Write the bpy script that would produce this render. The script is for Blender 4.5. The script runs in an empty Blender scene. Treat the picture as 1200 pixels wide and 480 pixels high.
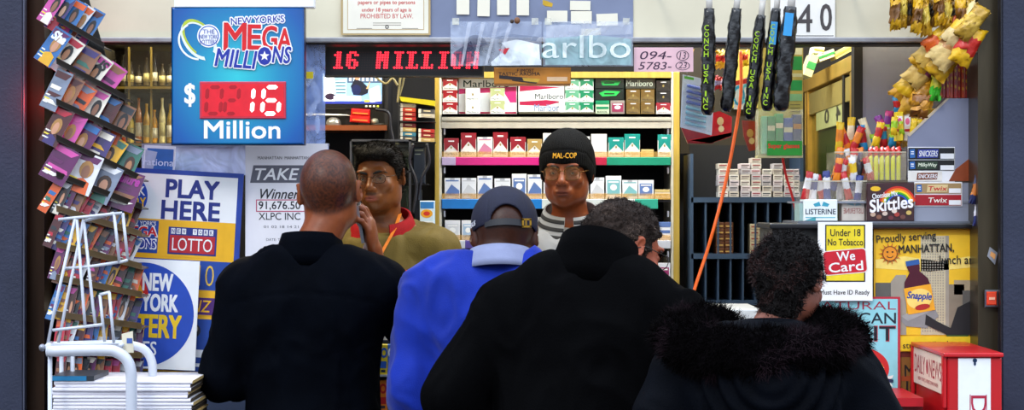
import bpy, math, random
import numpy as np
from mathutils import Vector, Matrix
R_ = random.Random(7)
F = 2150.0                     # focal length in pixels of the 1200 px wide frame
CZ = 1.6                       # eye height
scene = bpy.context.scene
COL = scene.collection
def P(x, y, Y): return ((x-600)*Y/F, Y, CZ+(240-y)*Y/F)
# ------------------------------------------------------------------ materials
def lin(c):
    if isinstance(c, str):
        c = c.lstrip('#'); c = [int(c[i:i+2], 16)/255 for i in (0, 2, 4)]
    return tuple((x/12.92 if x <= .04045 else ((x+.055)/1.055)**2.4) for x in c)
_M = {}
def M(c, rough=.5, metal=0., var=.12, scale=30., bump=0., bscale=None, spec=.5, emit=0., coat=0., attr=None, stretch=None, sheen=0.):
    key = (str(c), rough, metal, var, scale, bump, bscale, spec, emit, coat, attr, stretch, sheen)
    if key in _M: return _M[key]
    m = bpy.data.materials.new('surface_%d' % len(_M)); m.use_nodes = True
    nt = m.node_tree; b = nt.nodes['Principled BSDF']
    rgb = lin(c)
    b.inputs['Roughness'].default_value = rough
    b.inputs['Metallic'].default_value = metal
    b.inputs['Specular IOR Level'].default_value = spec
    b.inputs['Coat Weight'].default_value = coat
    b.inputs['Sheen Weight'].default_value = sheen
    tc = nt.nodes.new('ShaderNodeTexCoord'); mp = nt.nodes.new('ShaderNodeMapping')
    nt.links.new(tc.outputs['Object'], mp.inputs['Vector'])
    if stretch: mp.inputs['Scale'].default_value = stretch
    nz = nt.nodes.new('ShaderNodeTexNoise'); nz.inputs['Scale'].default_value = scale; nz.inputs['Detail'].default_value = 4
    nt.links.new(mp.outputs[0], nz.inputs['Vector'])
    mr = nt.nodes.new('ShaderNodeMapRange'); mr.inputs['From Min'].default_value = .3; mr.inputs['From Max'].default_value = .7
    mr.inputs['To Min'].default_value = 1-var; mr.inputs['To Max'].default_value = 1+var*.6
    nt.links.new(nz.outputs['Fac'], mr.inputs['Value'])
    mx = nt.nodes.new('ShaderNodeVectorMath'); mx.operation = 'SCALE'
    if attr:
        at = nt.nodes.new('ShaderNodeAttribute'); at.attribute_name = attr
        nt.links.new(at.outputs['Color'], mx.inputs[0])
    else: mx.inputs[0].default_value = rgb
    nt.links.new(mr.outputs[0], mx.inputs['Scale'])
    nt.links.new(mx.outputs[0], b.inputs['Base Color'])
    if emit:
        b.inputs['Emission Strength'].default_value = emit
        nt.links.new(mx.outputs[0], b.inputs['Emission Color'])
    if bump:
        n2 = nt.nodes.new('ShaderNodeTexNoise'); n2.inputs['Scale'].default_value = bscale or scale*3; n2.inputs['Detail'].default_value = 3
        nt.links.new(mp.outputs[0], n2.inputs['Vector'])
        bp = nt.nodes.new('ShaderNodeBump'); bp.inputs['Strength'].default_value = bump; bp.inputs['Distance'].default_value = .004
        nt.links.new(n2.outputs['Fac'], bp.inputs['Height']); nt.links.new(bp.outputs[0], b.inputs['Normal'])
    _M[key] = m
    return m
def M_clear(c='#ffffff', alpha=.25, rough=.08, key=''):
    k = ('clear', str(c), alpha, rough)
    if k in _M: return _M[k]
    m = bpy.data.materials.new('clear_%d' % len(_M)); m.use_nodes = True
    nt = m.node_tree; b = nt.nodes['Principled BSDF']; out = nt.nodes['Material Output']
    b.inputs['Base Color'].default_value = (*lin(c), 1); b.inputs['Roughness'].default_value = rough
    nz = nt.nodes.new('ShaderNodeTexNoise'); nz.inputs['Scale'].default_value = 14; nz.inputs['Detail'].default_value = 2; nz.inputs['Distortion'].default_value = 1.5
    tc = nt.nodes.new('ShaderNodeTexCoord'); nt.links.new(tc.outputs['Object'], nz.inputs['Vector'])
    bp = nt.nodes.new('ShaderNodeBump'); bp.inputs['Strength'].default_value = .35; bp.inputs['Distance'].default_value = .01
    nt.links.new(nz.outputs['Fac'], bp.inputs['Height']); nt.links.new(bp.outputs[0], b.inputs['Normal'])
    tr = nt.nodes.new('ShaderNodeBsdfTransparent'); mix = nt.nodes.new('ShaderNodeMixShader')
    mr = nt.nodes.new('ShaderNodeMapRange'); mr.inputs['From Min'].default_value = .35; mr.inputs['From Max'].default_value = .65
    mr.inputs['To Min'].default_value = alpha*.7; mr.inputs['To Max'].default_value = min(1, alpha*1.35)
    nt.links.new(nz.outputs['Fac'], mr.inputs['Value'])
    nt.links.new(mr.outputs[0], mix.inputs[0]); nt.links.new(tr.outputs[0], mix.inputs[1]); nt.links.new(b.outputs[0], mix.inputs[2])
    nt.links.new(mix.outputs[0], out.inputs[0])
    _M[k] = m
    return m
def M_pane(c, alpha, rough):
    m = M_clear(c, alpha, rough+.0001)
    for n in m.node_tree.nodes:
        if n.type == 'BUMP': n.inputs['Strength'].default_value = .02
        if n.type == 'MAP_RANGE': n.inputs['To Min'].default_value = alpha*.9; n.inputs['To Max'].default_value = alpha
    return m
# ------------------------------------------------------------------ lettering
_T = {}
def glyphs(s, bold=0., shear=0.):
    k = (s, bold, shear)
    if k in _T: return _T[k]
    cu = bpy.data.curves.new('t', 'FONT'); cu.body = s; cu.size = 1; cu.offset = bold; cu.shear = shear
    cu.resolution_u = 3; cu.fill_mode = 'FRONT'; cu.align_x = 'LEFT'
    ob = bpy.data.objects.new('t', cu); COL.objects.link(ob)
    dg = bpy.context.evaluated_depsgraph_get(); dg.update()
    me = bpy.data.meshes.new_from_object(ob.evaluated_get(dg))
    v = np.array([tuple(x.co)[:2] for x in me.vertices]); f = [tuple(p.vertices) for p in me.polygons]
    bpy.data.objects.remove(ob); bpy.data.curves.remove(cu); bpy.data.meshes.remove(me)
    lo = v.min(0); hi = v.max(0)
    v = (v-lo)/(hi-lo)
    _T[k] = (v, f); return _T[k]
# ------------------------------------------------------------------ objects
WO = {}
def thing(name, label, cat, loc, group=None, rotz=0.):
    o = bpy.data.objects.new(name, None); COL.objects.link(o); o.location = loc; o.rotation_euler = (0, 0, rotz)
    o.empty_display_size = .05
    o['label'] = label; o['category'] = cat
    if group: o['group'] = group
    WO[o.name] = Vector(loc); return o
def tag(o, label, cat, group=None):
    o['label'] = label; o['category'] = cat
    if group: o['group'] = group
    return o
def stru(o): o['kind'] = 'structure'; return o
class MB:
    def __init__(s): s.v = []; s.f = []; s.mi = []; s.mats = []; s.sm = []
    def _m(s, m):
        if m not in s.mats: s.mats.append(m)
        return s.mats.index(m)
    def faces(s, vs, fs, m, sm=False):
        n = len(s.v); k = s._m(m)
        s.v += [tuple(map(float, v)) for v in vs]
        for f in fs: s.f.append(tuple(int(i)+n for i in f)); s.mi.append(k); s.sm.append(sm)
        return s
    def box(s, x0, x1, y0, y1, z0, z1, m):
        vs = [(x, y, z) for x in (x0, x1) for y in (y0, y1) for z in (z0, z1)]
        return s.faces(vs, [(0,1,3,2),(4,6,7,5),(0,4,5,1),(2,3,7,6),(0,2,6,4),(1,5,7,3)], m)
    def pbox(s, a, b, c, d, Y0, Y1, m):     # pixel rectangle on the plane Y0, going back to Y1
        x0, _, z1 = P(a, b, Y0); x1, _, z0 = P(c, d, Y0); return s.box(x0, x1, Y0, Y1, z0, z1, m)
    def bbox(s, a, b, c, d, Y0, Y1, m, r=.003, Mx=None):   # box with chamfered front edges
        x0, _, z1 = P(a, b, Y0); x1, _, z0 = P(c, d, Y0)
        def ring(i, y): return [(x0+i, y, z0+i), (x1-i, y, z0+i), (x1-i, y, z1-i), (x0+i, y, z1-i)]
        vs = ring(r, Y0)+ring(0, Y0+r)+ring(0, Y1-r)+ring(r, Y1)
        fs = [(0,1,2,3), (15,14,13,12)]
        for k in range(3):
            for j in range(4):
                a_, b_ = k*4+j, k*4+(j+1) % 4; fs.append((a_+4, b_+4, b_, a_))
        if Mx: vs = [Mx @ Vector(v) for v in vs]
        return s.faces(vs, fs, m)
    def prism(s, pts, Y0, Y1, m):
        w = [P(x, y, Y0) for x, y in pts]; n = len(w)
        return s.extr(w, (0, Y1-Y0, 0), m)
    def extr(s, w, d, m, sm=False):
        n = len(w); vs = list(w)+[tuple(np.add(p, d)) for p in w]
        return s.faces(vs, [tuple(range(n)), tuple(range(2*n-1, n-1, -1))]+[(i, i+n, (i+1) % n+n, (i+1) % n) for i in range(n)], m, sm)
    def flat(s, pts, Y, m): return s.faces([P(x, y, Y) for x, y in pts], [tuple(range(len(pts)))], m)
    def rect(s, a, b, c, d, Y, m): return s.flat([(a,d),(c,d),(c,b),(a,b)], Y, m)
    def disc(s, cx, cy, rx, ry, Y, m, n=28, a0=0, a1=360, inner=0., rot=0):
        full = abs(a1-a0) >= 360; k = n if full else n+1
        an = [math.radians(a0+(a1-a0)*i/n) for i in range(k)]
        cr, sr = math.cos(math.radians(rot)), math.sin(math.radians(rot))
        def q(r, a):
            x, y = rx*r*math.cos(a), -ry*r*math.sin(a); return P(cx+x*cr+y*sr, cy-x*sr+y*cr, Y)
        o = [q(1, a) for a in an]
        if inner:
            i_ = [q(inner, a) for a in an]
            return s.faces(o+i_, [(i, (i+1) % k, (i+1) % k+k, i+k) for i in range(k if full else k-1)], m)
        if not full: o.append(P(cx, cy, Y))
        return s.faces(o, [tuple(range(len(o)))], m)
    def tube(s, pts, r, m, seg=8, caps=True, closed=False):
        pts = [Vector(p) for p in pts]; n = len(pts); rs = r if isinstance(r, (list, tuple)) else [r]*n
        vs = []; u = None
        for i, p in enumerate(pts):
            a = pts[(i-1) % n] if (closed or i) else p; b = pts[(i+1) % n] if (closed or i < n-1) else p
            t = (b-a).normalized() if (b-a).length > 1e-9 else Vector((0, 0, 1))
            if u is None: u = t.orthogonal().normalized()
            u = (u-t*u.dot(t)); u = u.normalized() if u.length > 1e-6 else t.orthogonal().normalized()
            w = t.cross(u)
            for j in range(seg):
                an = 2*math.pi*j/seg; vs.append(p+(u*math.cos(an)+w*math.sin(an))*rs[i])
        fs = []
        for i in range(n if closed else n-1):
            i2 = (i+1) % n
            for j in range(seg): fs.append((i*seg+j, i*seg+(j+1) % seg, i2*seg+(j+1) % seg, i2*seg+j))
        if caps and not closed: fs += [tuple(range(seg-1, -1, -1)), tuple(range((n-1)*seg, n*seg))]
        return s.faces(vs, fs, m, True)
    def loft(s, rings, m, closed=True, caps=False, sm=True):
        k = len(rings[0]); vs = [p for r in rings for p in r]; fs = []
        for i in range(len(rings)-1):
            for j in range(k if closed else k-1): fs.append((i*k+j, i*k+(j+1) % k, (i+1)*k+(j+1) % k, (i+1)*k+j))
        if caps: fs += [tuple(range(k-1, -1, -1)), tuple(range((len(rings)-1)*k, len(rings)*k))]
        return s.faces(vs, fs, m, sm)
    def lathe(s, c, prof, m, seg=14, ax=None):      # prof: (radius, height)
        c = Vector(c); rings = [[c+Vector((r*math.cos(2*math.pi*j/seg), r*math.sin(2*math.pi*j/seg), h)) for j in range(seg)] for r, h in prof]
        return s.loft(rings, m, caps=True)
    def ell(s, c, r, m, seg=12, rings=8, Mx=None):
        vs = []; fs = []; c = Vector(c)
        for i in range(rings+1):
            th = math.pi*i/rings
            for j in range(seg):
                a = 2*math.pi*j/seg; p = Vector((r[0]*math.sin(th)*math.cos(a), r[1]*math.sin(th)*math.sin(a), r[2]*math.cos(th)))
                if Mx: p = Mx @ p
                vs.append(c+p)
        for i in range(rings):
            for j in range(seg): fs.append((i*seg+j, (i+1)*seg+j, (i+1)*seg+(j+1) % seg, i*seg+(j+1) % seg))
        return s.faces(vs, fs, m, True)
    def text(s, t, a, b, c, d, Y, m, bold=0., shear=0., rot=0., mirror=False, Mx=None):
        if bold > .016 and abs(c-a) > 0:          # heavier strokes: overlay slightly shifted copies
            e = bold*abs(d-b)*.42; b0 = 0.
            for q, (ex, ey) in enumerate(((-e, -e), (e, -e), (-e, e), (e, e), (0, -e), (0, e), (-e, 0), (e, 0))):
                s.text(t, a+e+ex, b+e+ey, c-e+ex, d-e+ey, Y-q*3e-5, m, b0, shear, rot, mirror, Mx)
            return s
        g, f = glyphs(t, 0. if 'M' in t or 'W' in t else bold, shear); w, h = c-a, d-b; cx, cy = (a+c)/2, (b+d)/2
        cr, sr = math.cos(math.radians(rot)), math.sin(math.radians(rot)); vs = []
        for u, v in g:
            if mirror: u = 1-u
            x, y = (u-.5)*w, (v-.5)*h
            vs.append(P(cx+x*cr-y*sr, cy-(x*sr+y*cr), Y))
        if Mx: vs = [Mx @ Vector(v) for v in vs]
        return s.faces(vs, f, m)
    def build(s, name, parent=None, label=None, cat=None, group=None, world=True, bevel=0):
        me = bpy.data.meshes.new(name); v = np.array(s.v)
        if parent is None:
            lo = v.min(0); hi = v.max(0); off = Vector(((lo[0]+hi[0])/2, (lo[1]+hi[1])/2, lo[2]))
        else: off = WO.get(parent.name, Vector((0, 0, 0))) if world else Vector((0, 0, 0))
        v = v-np.array(off)
        me.from_pydata(v.tolist(), [], s.f)
        for m in s.mats: me.materials.append(m)
        me.polygons.foreach_set('material_index', s.mi); me.polygons.foreach_set('use_smooth', s.sm)
        me.update()
        o = bpy.data.objects.new(name, me); COL.objects.link(o)
        if parent is None: o.location = off; WO[o.name] = off
        else: o.parent = parent; WO[o.name] = off
        if bevel:
            bm_ = o.modifiers.new('bevel', 'BEVEL'); bm_.width = bevel; bm_.segments = 2; bm_.limit_method = 'ANGLE'
        if label: o['label'] = label
        if cat: o['category'] = cat
        if group: o['group'] = group
        return o
ORD = ['first', 'second', 'third', 'fourth', 'fifth', 'sixth', 'seventh', 'eighth', 'ninth', 'tenth', 'eleventh', 'twelfth', 'thirteenth', 'fourteenth', 'fifteenth', 'sixteenth']
def ordn(i, n):
    if n == 1: return 'only'
    if i == 0: return 'leftmost'
    if i == n-1: return 'rightmost'
    return ORD[i]+' from left'
# ------------------------------------------------------------------ sculpting with distance fields
def smin(a, b, k):
    h = np.maximum(k-np.abs(a-b), 0)/k; return np.minimum(a, b)-h*h*k*.25
_rng = np.random.RandomState(3); _VN = _rng.rand(32, 32, 32).astype(np.float32)
def vnoise(p):
    i = np.floor(p).astype(int); f = p-i; f = f*f*(3-2*f); i &= 31; j = (i+1) & 31
    def g(a, b, c): return _VN[a, b, c]
    x0, y0, z0 = i.T; x1, y1, z1 = j.T; fx, fy, fz = f.T
    a = g(x0,y0,z0)*(1-fx)+g(x1,y0,z0)*fx; b = g(x0,y1,z0)*(1-fx)+g(x1,y1,z0)*fx
    c = g(x0,y0,z1)*(1-fx)+g(x1,y0,z1)*fx; d = g(x0,y1,z1)*(1-fx)+g(x1,y1,z1)*fx
    return ((a*(1-fy)+b*fy)*(1-fz)+(c*(1-fy)+d*fy)*fz)*2-1
def axis(lo, hi, coarse, zones=()):         # grid lines: coarse everywhere, fine inside zones (a, b, step)
    xs = [lo]
    while xs[-1] < hi:
        x = xs[-1]; st = coarse
        for a, b, s in zones:
            if a-coarse <= x <= b: st = min(st, s)
        xs.append(x+st)
    return np.array(xs, np.float32)
class SDF:
    def __init__(s, ax, ay, az):
        s.a = (ax, ay, az); s.d = np.ones((len(ax), len(ay), len(az)), np.float32)
    def _sub(s, lo, hi):
        sl = []
        for a, l, h in zip(s.a, lo, hi):
            i = max(np.searchsorted(a, l)-2, 0); j = min(np.searchsorted(a, h)+2, len(a)); sl.append(slice(int(i), int(max(j, i))))
        X = s.a[0][sl[0]][:, None, None]; Y = s.a[1][sl[1]][None, :, None]; Z = s.a[2][sl[2]][None, None, :]
        return tuple(sl), X, Y, Z
    def _put(s, sl, q, op, k):
        d = s.d[sl]
        if d.size == 0: return
        if op == 'u': s.d[sl] = smin(d, q, k) if k else np.minimum(d, q)
        elif op == 's': s.d[sl] = -smin(-d, q, k) if k else np.maximum(d, -q)
        elif op == 'i': s.d[sl] = -smin(-d, -q, k) if k else np.maximum(d, q)
    def ell(s, c, r, R=None, op='u', k=.02):
        r = np.maximum(np.array(r, float), .001); m = max(r)+.03 if R is not None else r+.03; c = np.array(c, float)
        sl, X, Y, Z = s._sub(c-m, c+m); x, y, z = X-c[0], Y-c[1], Z-c[2]
        if R is not None:
            R = np.array(R)[:3, :3]
            x, y, z = (x*R[0,0]+y*R[1,0]+z*R[2,0]), (x*R[0,1]+y*R[1,1]+z*R[2,1]), (x*R[0,2]+y*R[1,2]+z*R[2,2])
        k0 = np.sqrt((x/r[0])**2+(y/r[1])**2+(z/r[2])**2); k1 = np.sqrt((x/r[0]**2)**2+(y/r[1]**2)**2+(z/r[2]**2)**2)+1e-6
        s._put(sl, (k0*(k0-1)/k1).astype(np.float32), op, k); return s
    def cone(s, a, b, ra, rb, op='u', k=.02, flat=None):
        a = np.array(a, float); b = np.array(b, float); m = max(ra, rb)+.03
        sl, X, Y, Z = s._sub(np.minimum(a, b)-m, np.maximum(a, b)+m); ab = b-a; L = max(ab@ab, 1e-9)
        x, y, z = X-a[0], Y-a[1], Z-a[2]
        t = np.clip((x*ab[0]+y*ab[1]+z*ab[2])/L, 0, 1)
        q = np.sqrt((x-t*ab[0])**2+(y-t*ab[1])**2+(z-t*ab[2])**2)-(ra+(rb-ra)*t)
        s._put(sl, q.astype(np.float32), op, k); return s
    def chain(s, pts, rs, op='u', k=.012):
        for i in range(len(pts)-1): s.cone(pts[i], pts[i+1], rs[i], rs[i+1], op, k)
        return s
    def plane(s, c, n, op='s', k=0.):       # removes the side the normal points away from... keeps dot(p-c,n) < 0 for op 'i'
        X = s.a[0][:, None, None]; Y = s.a[1][None, :, None]; Z = s.a[2][None, None, :]
        n = np.array(n, float); n /= np.linalg.norm(n)
        q = ((X-c[0])*n[0]+(Y-c[1])*n[1]+(Z-c[2])*n[2]).astype(np.float32)
        s.d = -smin(-s.d, -q, k) if k else np.maximum(s.d, q); return s
    def mesh(s, smooth=1):
        d = s.d; ins = d < 0; ax, ay, az = s.a
        c = [ins[i:ins.shape[0]-1+i, j:ins.shape[1]-1+j, k:ins.shape[2]-1+k] for i in (0,1) for j in (0,1) for k in (0,1)]
        al = c[0].copy(); an = c[0].copy()
        for q in c[1:]: al &= q; an |= q
        I, J, K = np.nonzero(an & ~al)
        vid = -np.ones(al.shape, np.int32); vid[I, J, K] = np.arange(len(I))
        co = [(i,j,k) for i in (0,1) for j in (0,1) for k in (0,1)]
        acc = np.zeros((len(I), 3)); cnt = np.zeros(len(I))
        dv = {q: d[I+q[0], J+q[1], K+q[2]] for q in co}
        ps = {q: np.stack([ax[I+q[0]], ay[J+q[1]], az[K+q[2]]], 1) for q in co}
        for a in co:
            for b in co:
                if sum(abs(a[i]-b[i]) for i in range(3)) == 1 and a < b:
                    da, db = dv[a], dv[b]; m = (da < 0) != (db < 0)
                    t = np.where(m, da/np.where(m, da-db, 1), 0)[:, None]
                    acc += np.where(m[:, None], ps[a]+(ps[b]-ps[a])*t, 0); cnt += m
        V = acc/cnt[:, None]; Fs = []
        for axn in range(3):
            n = [slice(1, -1)]*3; n[axn] = slice(0, -1); n2 = list(n); n2[axn] = slice(1, None)
            A = ins[tuple(n)]; B = ins[tuple(n2)]; m = A != B; i, j, k = np.nonzero(m); fl = A[i, j, k]
            off = [1, 1, 1]; off[axn] = 0; i = i+off[0]; j = j+off[1]; k = k+off[2]
            u = [0, 0, 0]; w = [0, 0, 0]; u[(axn+1) % 3] = 1; w[(axn+2) % 3] = 1
            q = [vid[i-e*u[0]-g*w[0], j-e*u[1]-g*w[1], k-e*u[2]-g*w[2]] for e, g in ((0,0), (1,0), (1,1), (0,1))]
            q = np.stack(q, 1); q[~fl] = q[~fl][:, ::-1]; Fs.append(q)
        Fa = np.concatenate(Fs); Fa = Fa[(Fa >= 0).all(1)]
        for _ in range(smooth):
            s_ = np.zeros_like(V); n_ = np.zeros(len(V))
            for e in range(4):
                a, b = Fa[:, e], Fa[:, (e+1) % 4]
                np.add.at(s_, a, V[b]); np.add.at(n_, a, 1); np.add.at(s_, b, V[a]); np.add.at(n_, b, 1)
            V = V*.5+.5*s_/np.maximum(n_, 1)[:, None]
        return V, Fa
def vnormals(V, Fa):
    n = np.cross(V[Fa[:, 2]]-V[Fa[:, 0]], V[Fa[:, 3]]-V[Fa[:, 1]]); N = np.zeros_like(V)
    for e in range(4): np.add.at(N, Fa[:, e], n)
    return N/np.maximum(np.linalg.norm(N, axis=1), 1e-9)[:, None]
def np_obj(name, V, Fa, mat, parent, col=None, label=None):
    me = bpy.data.meshes.new(name); me.from_pydata(V.tolist(), [], Fa.tolist()); me.materials.append(mat)
    me.polygons.foreach_set('use_smooth', [True]*len(me.polygons))
    if col is not None:
        at = me.color_attributes.new('Col', 'FLOAT_COLOR', 'POINT')
        at.data.foreach_set('color', np.concatenate([col, np.ones((len(col), 1))], 1).astype(np.float32).ravel())
    me.update(); o = bpy.data.objects.new(name, me); COL.objects.link(o); o.parent = parent
    if label: o['label'] = label
    WO[o.name] = Vector((0, 0, 0)); return o
def folds(V, Fa, amp=.005, fr=(9, 9, 5), seed=0., warp=.6):
    N = vnormals(V, Fa); q = V*np.array(fr)+seed
    w = np.stack([vnoise(q*1.3+5), vnoise(q*1.3+17), vnoise(q*1.3+29)], 1)*warp
    n = 1-2*np.abs(vnoise(q+w)); n2 = 1-2*np.abs(vnoise((q+w)*2.3+11))
    return V+N*((n*.7+n2*.3-.2)*amp)[:, None]
def strands(name, roots, nrm, mat, parent, L=.03, w=.0009, droop=.3, curl=.6, seg=4, seed=1, lvar=.5):
    rg = np.random.RandomState(seed); n = len(roots); d = nrm+rg.randn(n, 3)*curl*.6; d /= np.linalg.norm(d, axis=1)[:, None]
    side = np.cross(d, rg.randn(n, 3)); side /= np.maximum(np.linalg.norm(side, axis=1), 1e-6)[:, None]
    Ls = L*(1-lvar*rg.rand(n)); P_ = roots.copy(); V = []; bend = rg.randn(n, 3)*curl
    for i in range(seg+1):
        wd = w*(1-i/(seg+.6)); V += [P_-side*wd, P_+side*wd]
        d = d+bend*(.9/seg)+np.array([0, 0, -droop/seg]); d /= np.linalg.norm(d, axis=1)[:, None]; P_ = P_+d*(Ls/seg)[:, None]
    V = np.stack(V, 1).reshape(-1, 3); k = 2*(seg+1); base = np.arange(n)[:, None]*k
    Fa = np.concatenate([base+np.array([2*i, 2*i+1, 2*i+3, 2*i+2]) for i in range(seg)])
    return np_obj(name, V, Fa, mat, parent)
def scatter(V, Fa, n, seed=0, mask=None):
    rg = np.random.RandomState(seed); C = V[Fa].mean(1); N = np.cross(V[Fa[:, 2]]-V[Fa[:, 0]], V[Fa[:, 3]]-V[Fa[:, 1]])
    A = np.linalg.norm(N, axis=1); N = N/np.maximum(A, 1e-12)[:, None]
    if mask is not None: A = A*mask(C)
    i = rg.choice(len(Fa), n, p=A/A.sum()); e = rg.rand(n, 2, 1); q = V[Fa[i]]
    p = (q[:, 0]*(1-e[:, 0])+q[:, 1]*e[:, 0])*(1-e[:, 1])+(q[:, 3]*(1-e[:, 0])+q[:, 2]*e[:, 0])*e[:, 1]
    return p, N[i]
# ------------------------------------------------------------------ people
def rotm(x=0, y=0, z=0):
    return Matrix.Rotation(math.radians(z), 3, 'Z') @ Matrix.Rotation(math.radians(y), 3, 'Y') @ Matrix.Rotation(math.radians(x), 3, 'X')
class Fig:
    """A figure facing -Y in its own frame, feet on z = 0. Left hand on +x."""
    def __init__(s, name, label, loc, rotz, H=1.75, lean=0, side=0, head=(0, 0, 0), hoff=(0, 0, 0), wide=1., arms=None, skin='#8a5a3c', build=1., hs=1.):
        s.root = thing(name, label, 'person', loc, None, math.radians(rotz)); s.k = H/1.76; s.wide = wide; s.b = build
        s.L = rotm(lean, side, 0); s.hip = Vector((0, 0, .95)); s.skin = lin(skin); s.hs = hs
        s.hR = s.L @ rotm(*head); s.hc = s.T((0+hoff[0], -.02+hoff[1], 1.643+hoff[2])); s.nb = s.T((0, .03, 1.47)); s.arms = arms or {}
        s.nt = s.hc+s.k*s.hs*(s.hR @ Vector((0, .03, -.075)))
    def T(s, p): return s.k*(s.hip+s.L @ (Vector(p)-s.hip))
    def Hd(s, p): return s.hc+s.k*s.hs*(s.hR @ Vector(p))
    def torso(s, f, g=0., belly=1.):
        k = s.k; w = s.wide; L = s.L; b = s.b
        f.ell(s.T((0, .0, 1.28)), ((.165*w+g)*k, (.105*b+g)*k, (.185+g)*k), L, k=.04)
        f.cone(s.T((-.145*w, .01, 1.385)), s.T((.145*w, .01, 1.385)), (.052+g*.8)*k, (.052+g*.8)*k, k=.05)
        f.cone(s.T((-.045, .022, 1.455)), s.T((-.14*w, .01, 1.40)), (.036+g*.7)*k, (.042+g*.8)*k, k=.04)
        f.cone(s.T((.045, .022, 1.455)), s.T((.14*w, .01, 1.40)), (.036+g*.7)*k, (.042+g*.8)*k, k=.04)
        f.ell(s.T((-.075*w, .045, 1.34)), ((.085*w+g)*k, (.06+g)*k, (.13+g)*k), L, k=.04)
        f.ell(s.T((.075*w, .045, 1.34)), ((.085*w+g)*k, (.06+g)*k, (.13+g)*k), L, k=.04)
        f.ell(s.T((0, -.012*belly, 1.10)), ((.15*w+g)*k, (.105*belly*b+g)*k, (.19+g)*k), L, k=.06)
        f.ell(s.T((0, .005, .95)), ((.16*w+g)*k, (.105*b+g)*k, (.14+g)*k), L, k=.05)
    def arm(s, f, sd, g=0., wrist=True, sleeve=1.):
        S, E, W = s.joints(sd); k = s.k
        f.cone(S, E, (.054+g)*k, (.042+g)*k, k=.035)
        f.cone(E, W if sleeve == 1. else E.lerp(W, sleeve), (.042+g)*k, (.026+g*1.15)*k, k=.02)
    def joints(s, sd):
        a = s.arms.get(sd, {}); sx = 1 if sd == 'l' else -1
        S = s.T((sx*.180*s.wide, .01, 1.378)); E = s.T(a.get('e', (sx*.24*s.wide, .05, 1.12))); W = s.T(a.get('w', (sx*.2, -.17, 1.0)))
        return S, E, W
    def hand(s, f, sd):
        a = s.arms.get(sd, {}); k = s.k*a.get('hk', 1.); S, E, W = s.joints(sd); sx = 1 if sd == 'l' else -1
        d = (s.L @ Vector(a['hd'])).normalized() if 'hd' in a else (W-E).normalized()
        n = Vector(a.get('hn', (0, 0, -1))); n = (n-d*n.dot(d)).normalized()     # where the palm looks
        t = d.cross(n)*(1 if sd == 'l' else -1)*a.get('ts', 1)                                  # towards the thumb
        R = Matrix((t, d, n)).transposed(); curl = a.get('curl', .55)
        f.cone(W-d*.02*k, W+d*.02*k, .026*k, .025*k, k=.015)
        f.ell(W+d*.055*k, (.042*k, .052*k, .0165*k), R, k=.012)
        for i, (o, L, r) in enumerate(((.030, .082, .0092), (.0105, .092, .0094), (-.0095, .085, .009), (-.028, .068, .0080))):
            p = W+d*(.088-.004*abs(i-1))*k+t*o*k; dd = d.copy(); q = [p-d*.02*k, p]; rs = [r*k, r*k]; cu = curl*(1+.12*i)
            for seg, fr in enumerate((.45, .31, .24)):
                dd = (Matrix.Rotation(cu*(.75 if seg == 0 else 1), 3, d.cross(n)) @ dd); p = p+dd*L*fr*k+t*o*.05*k; q.append(p); rs.append(r*k*(1-.1*(seg+1)))
            f.chain(q, rs, k=.004)
        b = W+d*.028*k+t*.026*k; f.chain([b-t*.01*k, b+(t*.6+d*.55+n*.35).normalized()*.038*k, b+(t*.45+d*.8+n*.5).normalized()*.066*k, b+(t*.25+d*1.0+n*.6).normalized()*.09*k], [.013*k, .012*k, .0105*k, .0088*k], k=.008)
    def legs(s, f, g=0., foot=True):
        k = s.k
        for sx in (-1, 1):
            h = s.T((sx*.095, 0, .90)); kn = Vector((sx*.11, -.01, .49))*k; an = Vector((sx*.115, .02, .09))*k
            f.cone(h, kn, (.082+g)*k, (.056+g)*k, k=.03); f.cone(kn, an, (.054+g)*k, (.036+g*1.3)*k, k=.03)
            f.ell(kn.lerp(an, .3)+Vector((0, .018, 0)), ((.045+g)*k, (.045+g)*k, .1*k), k=.03)
            if foot: f.cone(an+Vector((0, .03, -.05))*k, an+Vector((sx*.02, -.13, -.06))*k, .034*k, .028*k, k=.02)
    def head_shape(s, f, face=True, ears=True, jaw=1., nose=1., g=0.):
        k = s.k*s.hs; R = s.hR
        def e(c, r, op='u', kk=.02, rr=None): f.ell(s.Hd(c), [x*k for x in r], R if rr is None else R @ rr, op, kk*k)
        e((0, .012, .034), (.076+g, .096+g, .084+g)); e((0, .04, .01), (.066+g, .062+g, .07+g), kk=.03)
        if not face: return
        e((0, -.022, -.028), (.0635, .070, .084), kk=.03); e((0, -.042, -.078), (.047*jaw, .042, .034), kk=.03)
        e((0, -.072, -.098), (.020, .016, .015), kk=.02)
        for sx in (-1, 1):
            e((sx*.05, .0, -.055), (.016*jaw, .035, .035), kk=.03)          # jaw corner
            e((sx*.041, -.062, -.026), (.022, .02, .018), kk=.02)           # cheekbone
            e((sx*.030, -.083, .026), (.025, .011, .008), kk=.012)          # brow ridge
            e((sx*.033, -.101, .004), (.017, .013, .010), 's', .014)         # socket
            e((sx*.0325, -.0765, .0015), (.0150, .0125, .0115), kk=.004)      # lids
            e((sx*.0325, -.0925, -.0005), (.0118, .0085, .0030), 's', .003)    # opening between the lids
            e((sx*.02, -.098, -.058), (.006, .012, .022), 's', .012, rotm(0, sx*22, 0))    # fold beside the nose
        f.cone(s.Hd((0, -.084, .018)), s.Hd((0, -.108*nose, -.026)), .0075*k, .0125*k, k=.014*k)
        e((0, -.112*nose, -.031), (.0125, .011, .010), kk=.008)
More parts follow.
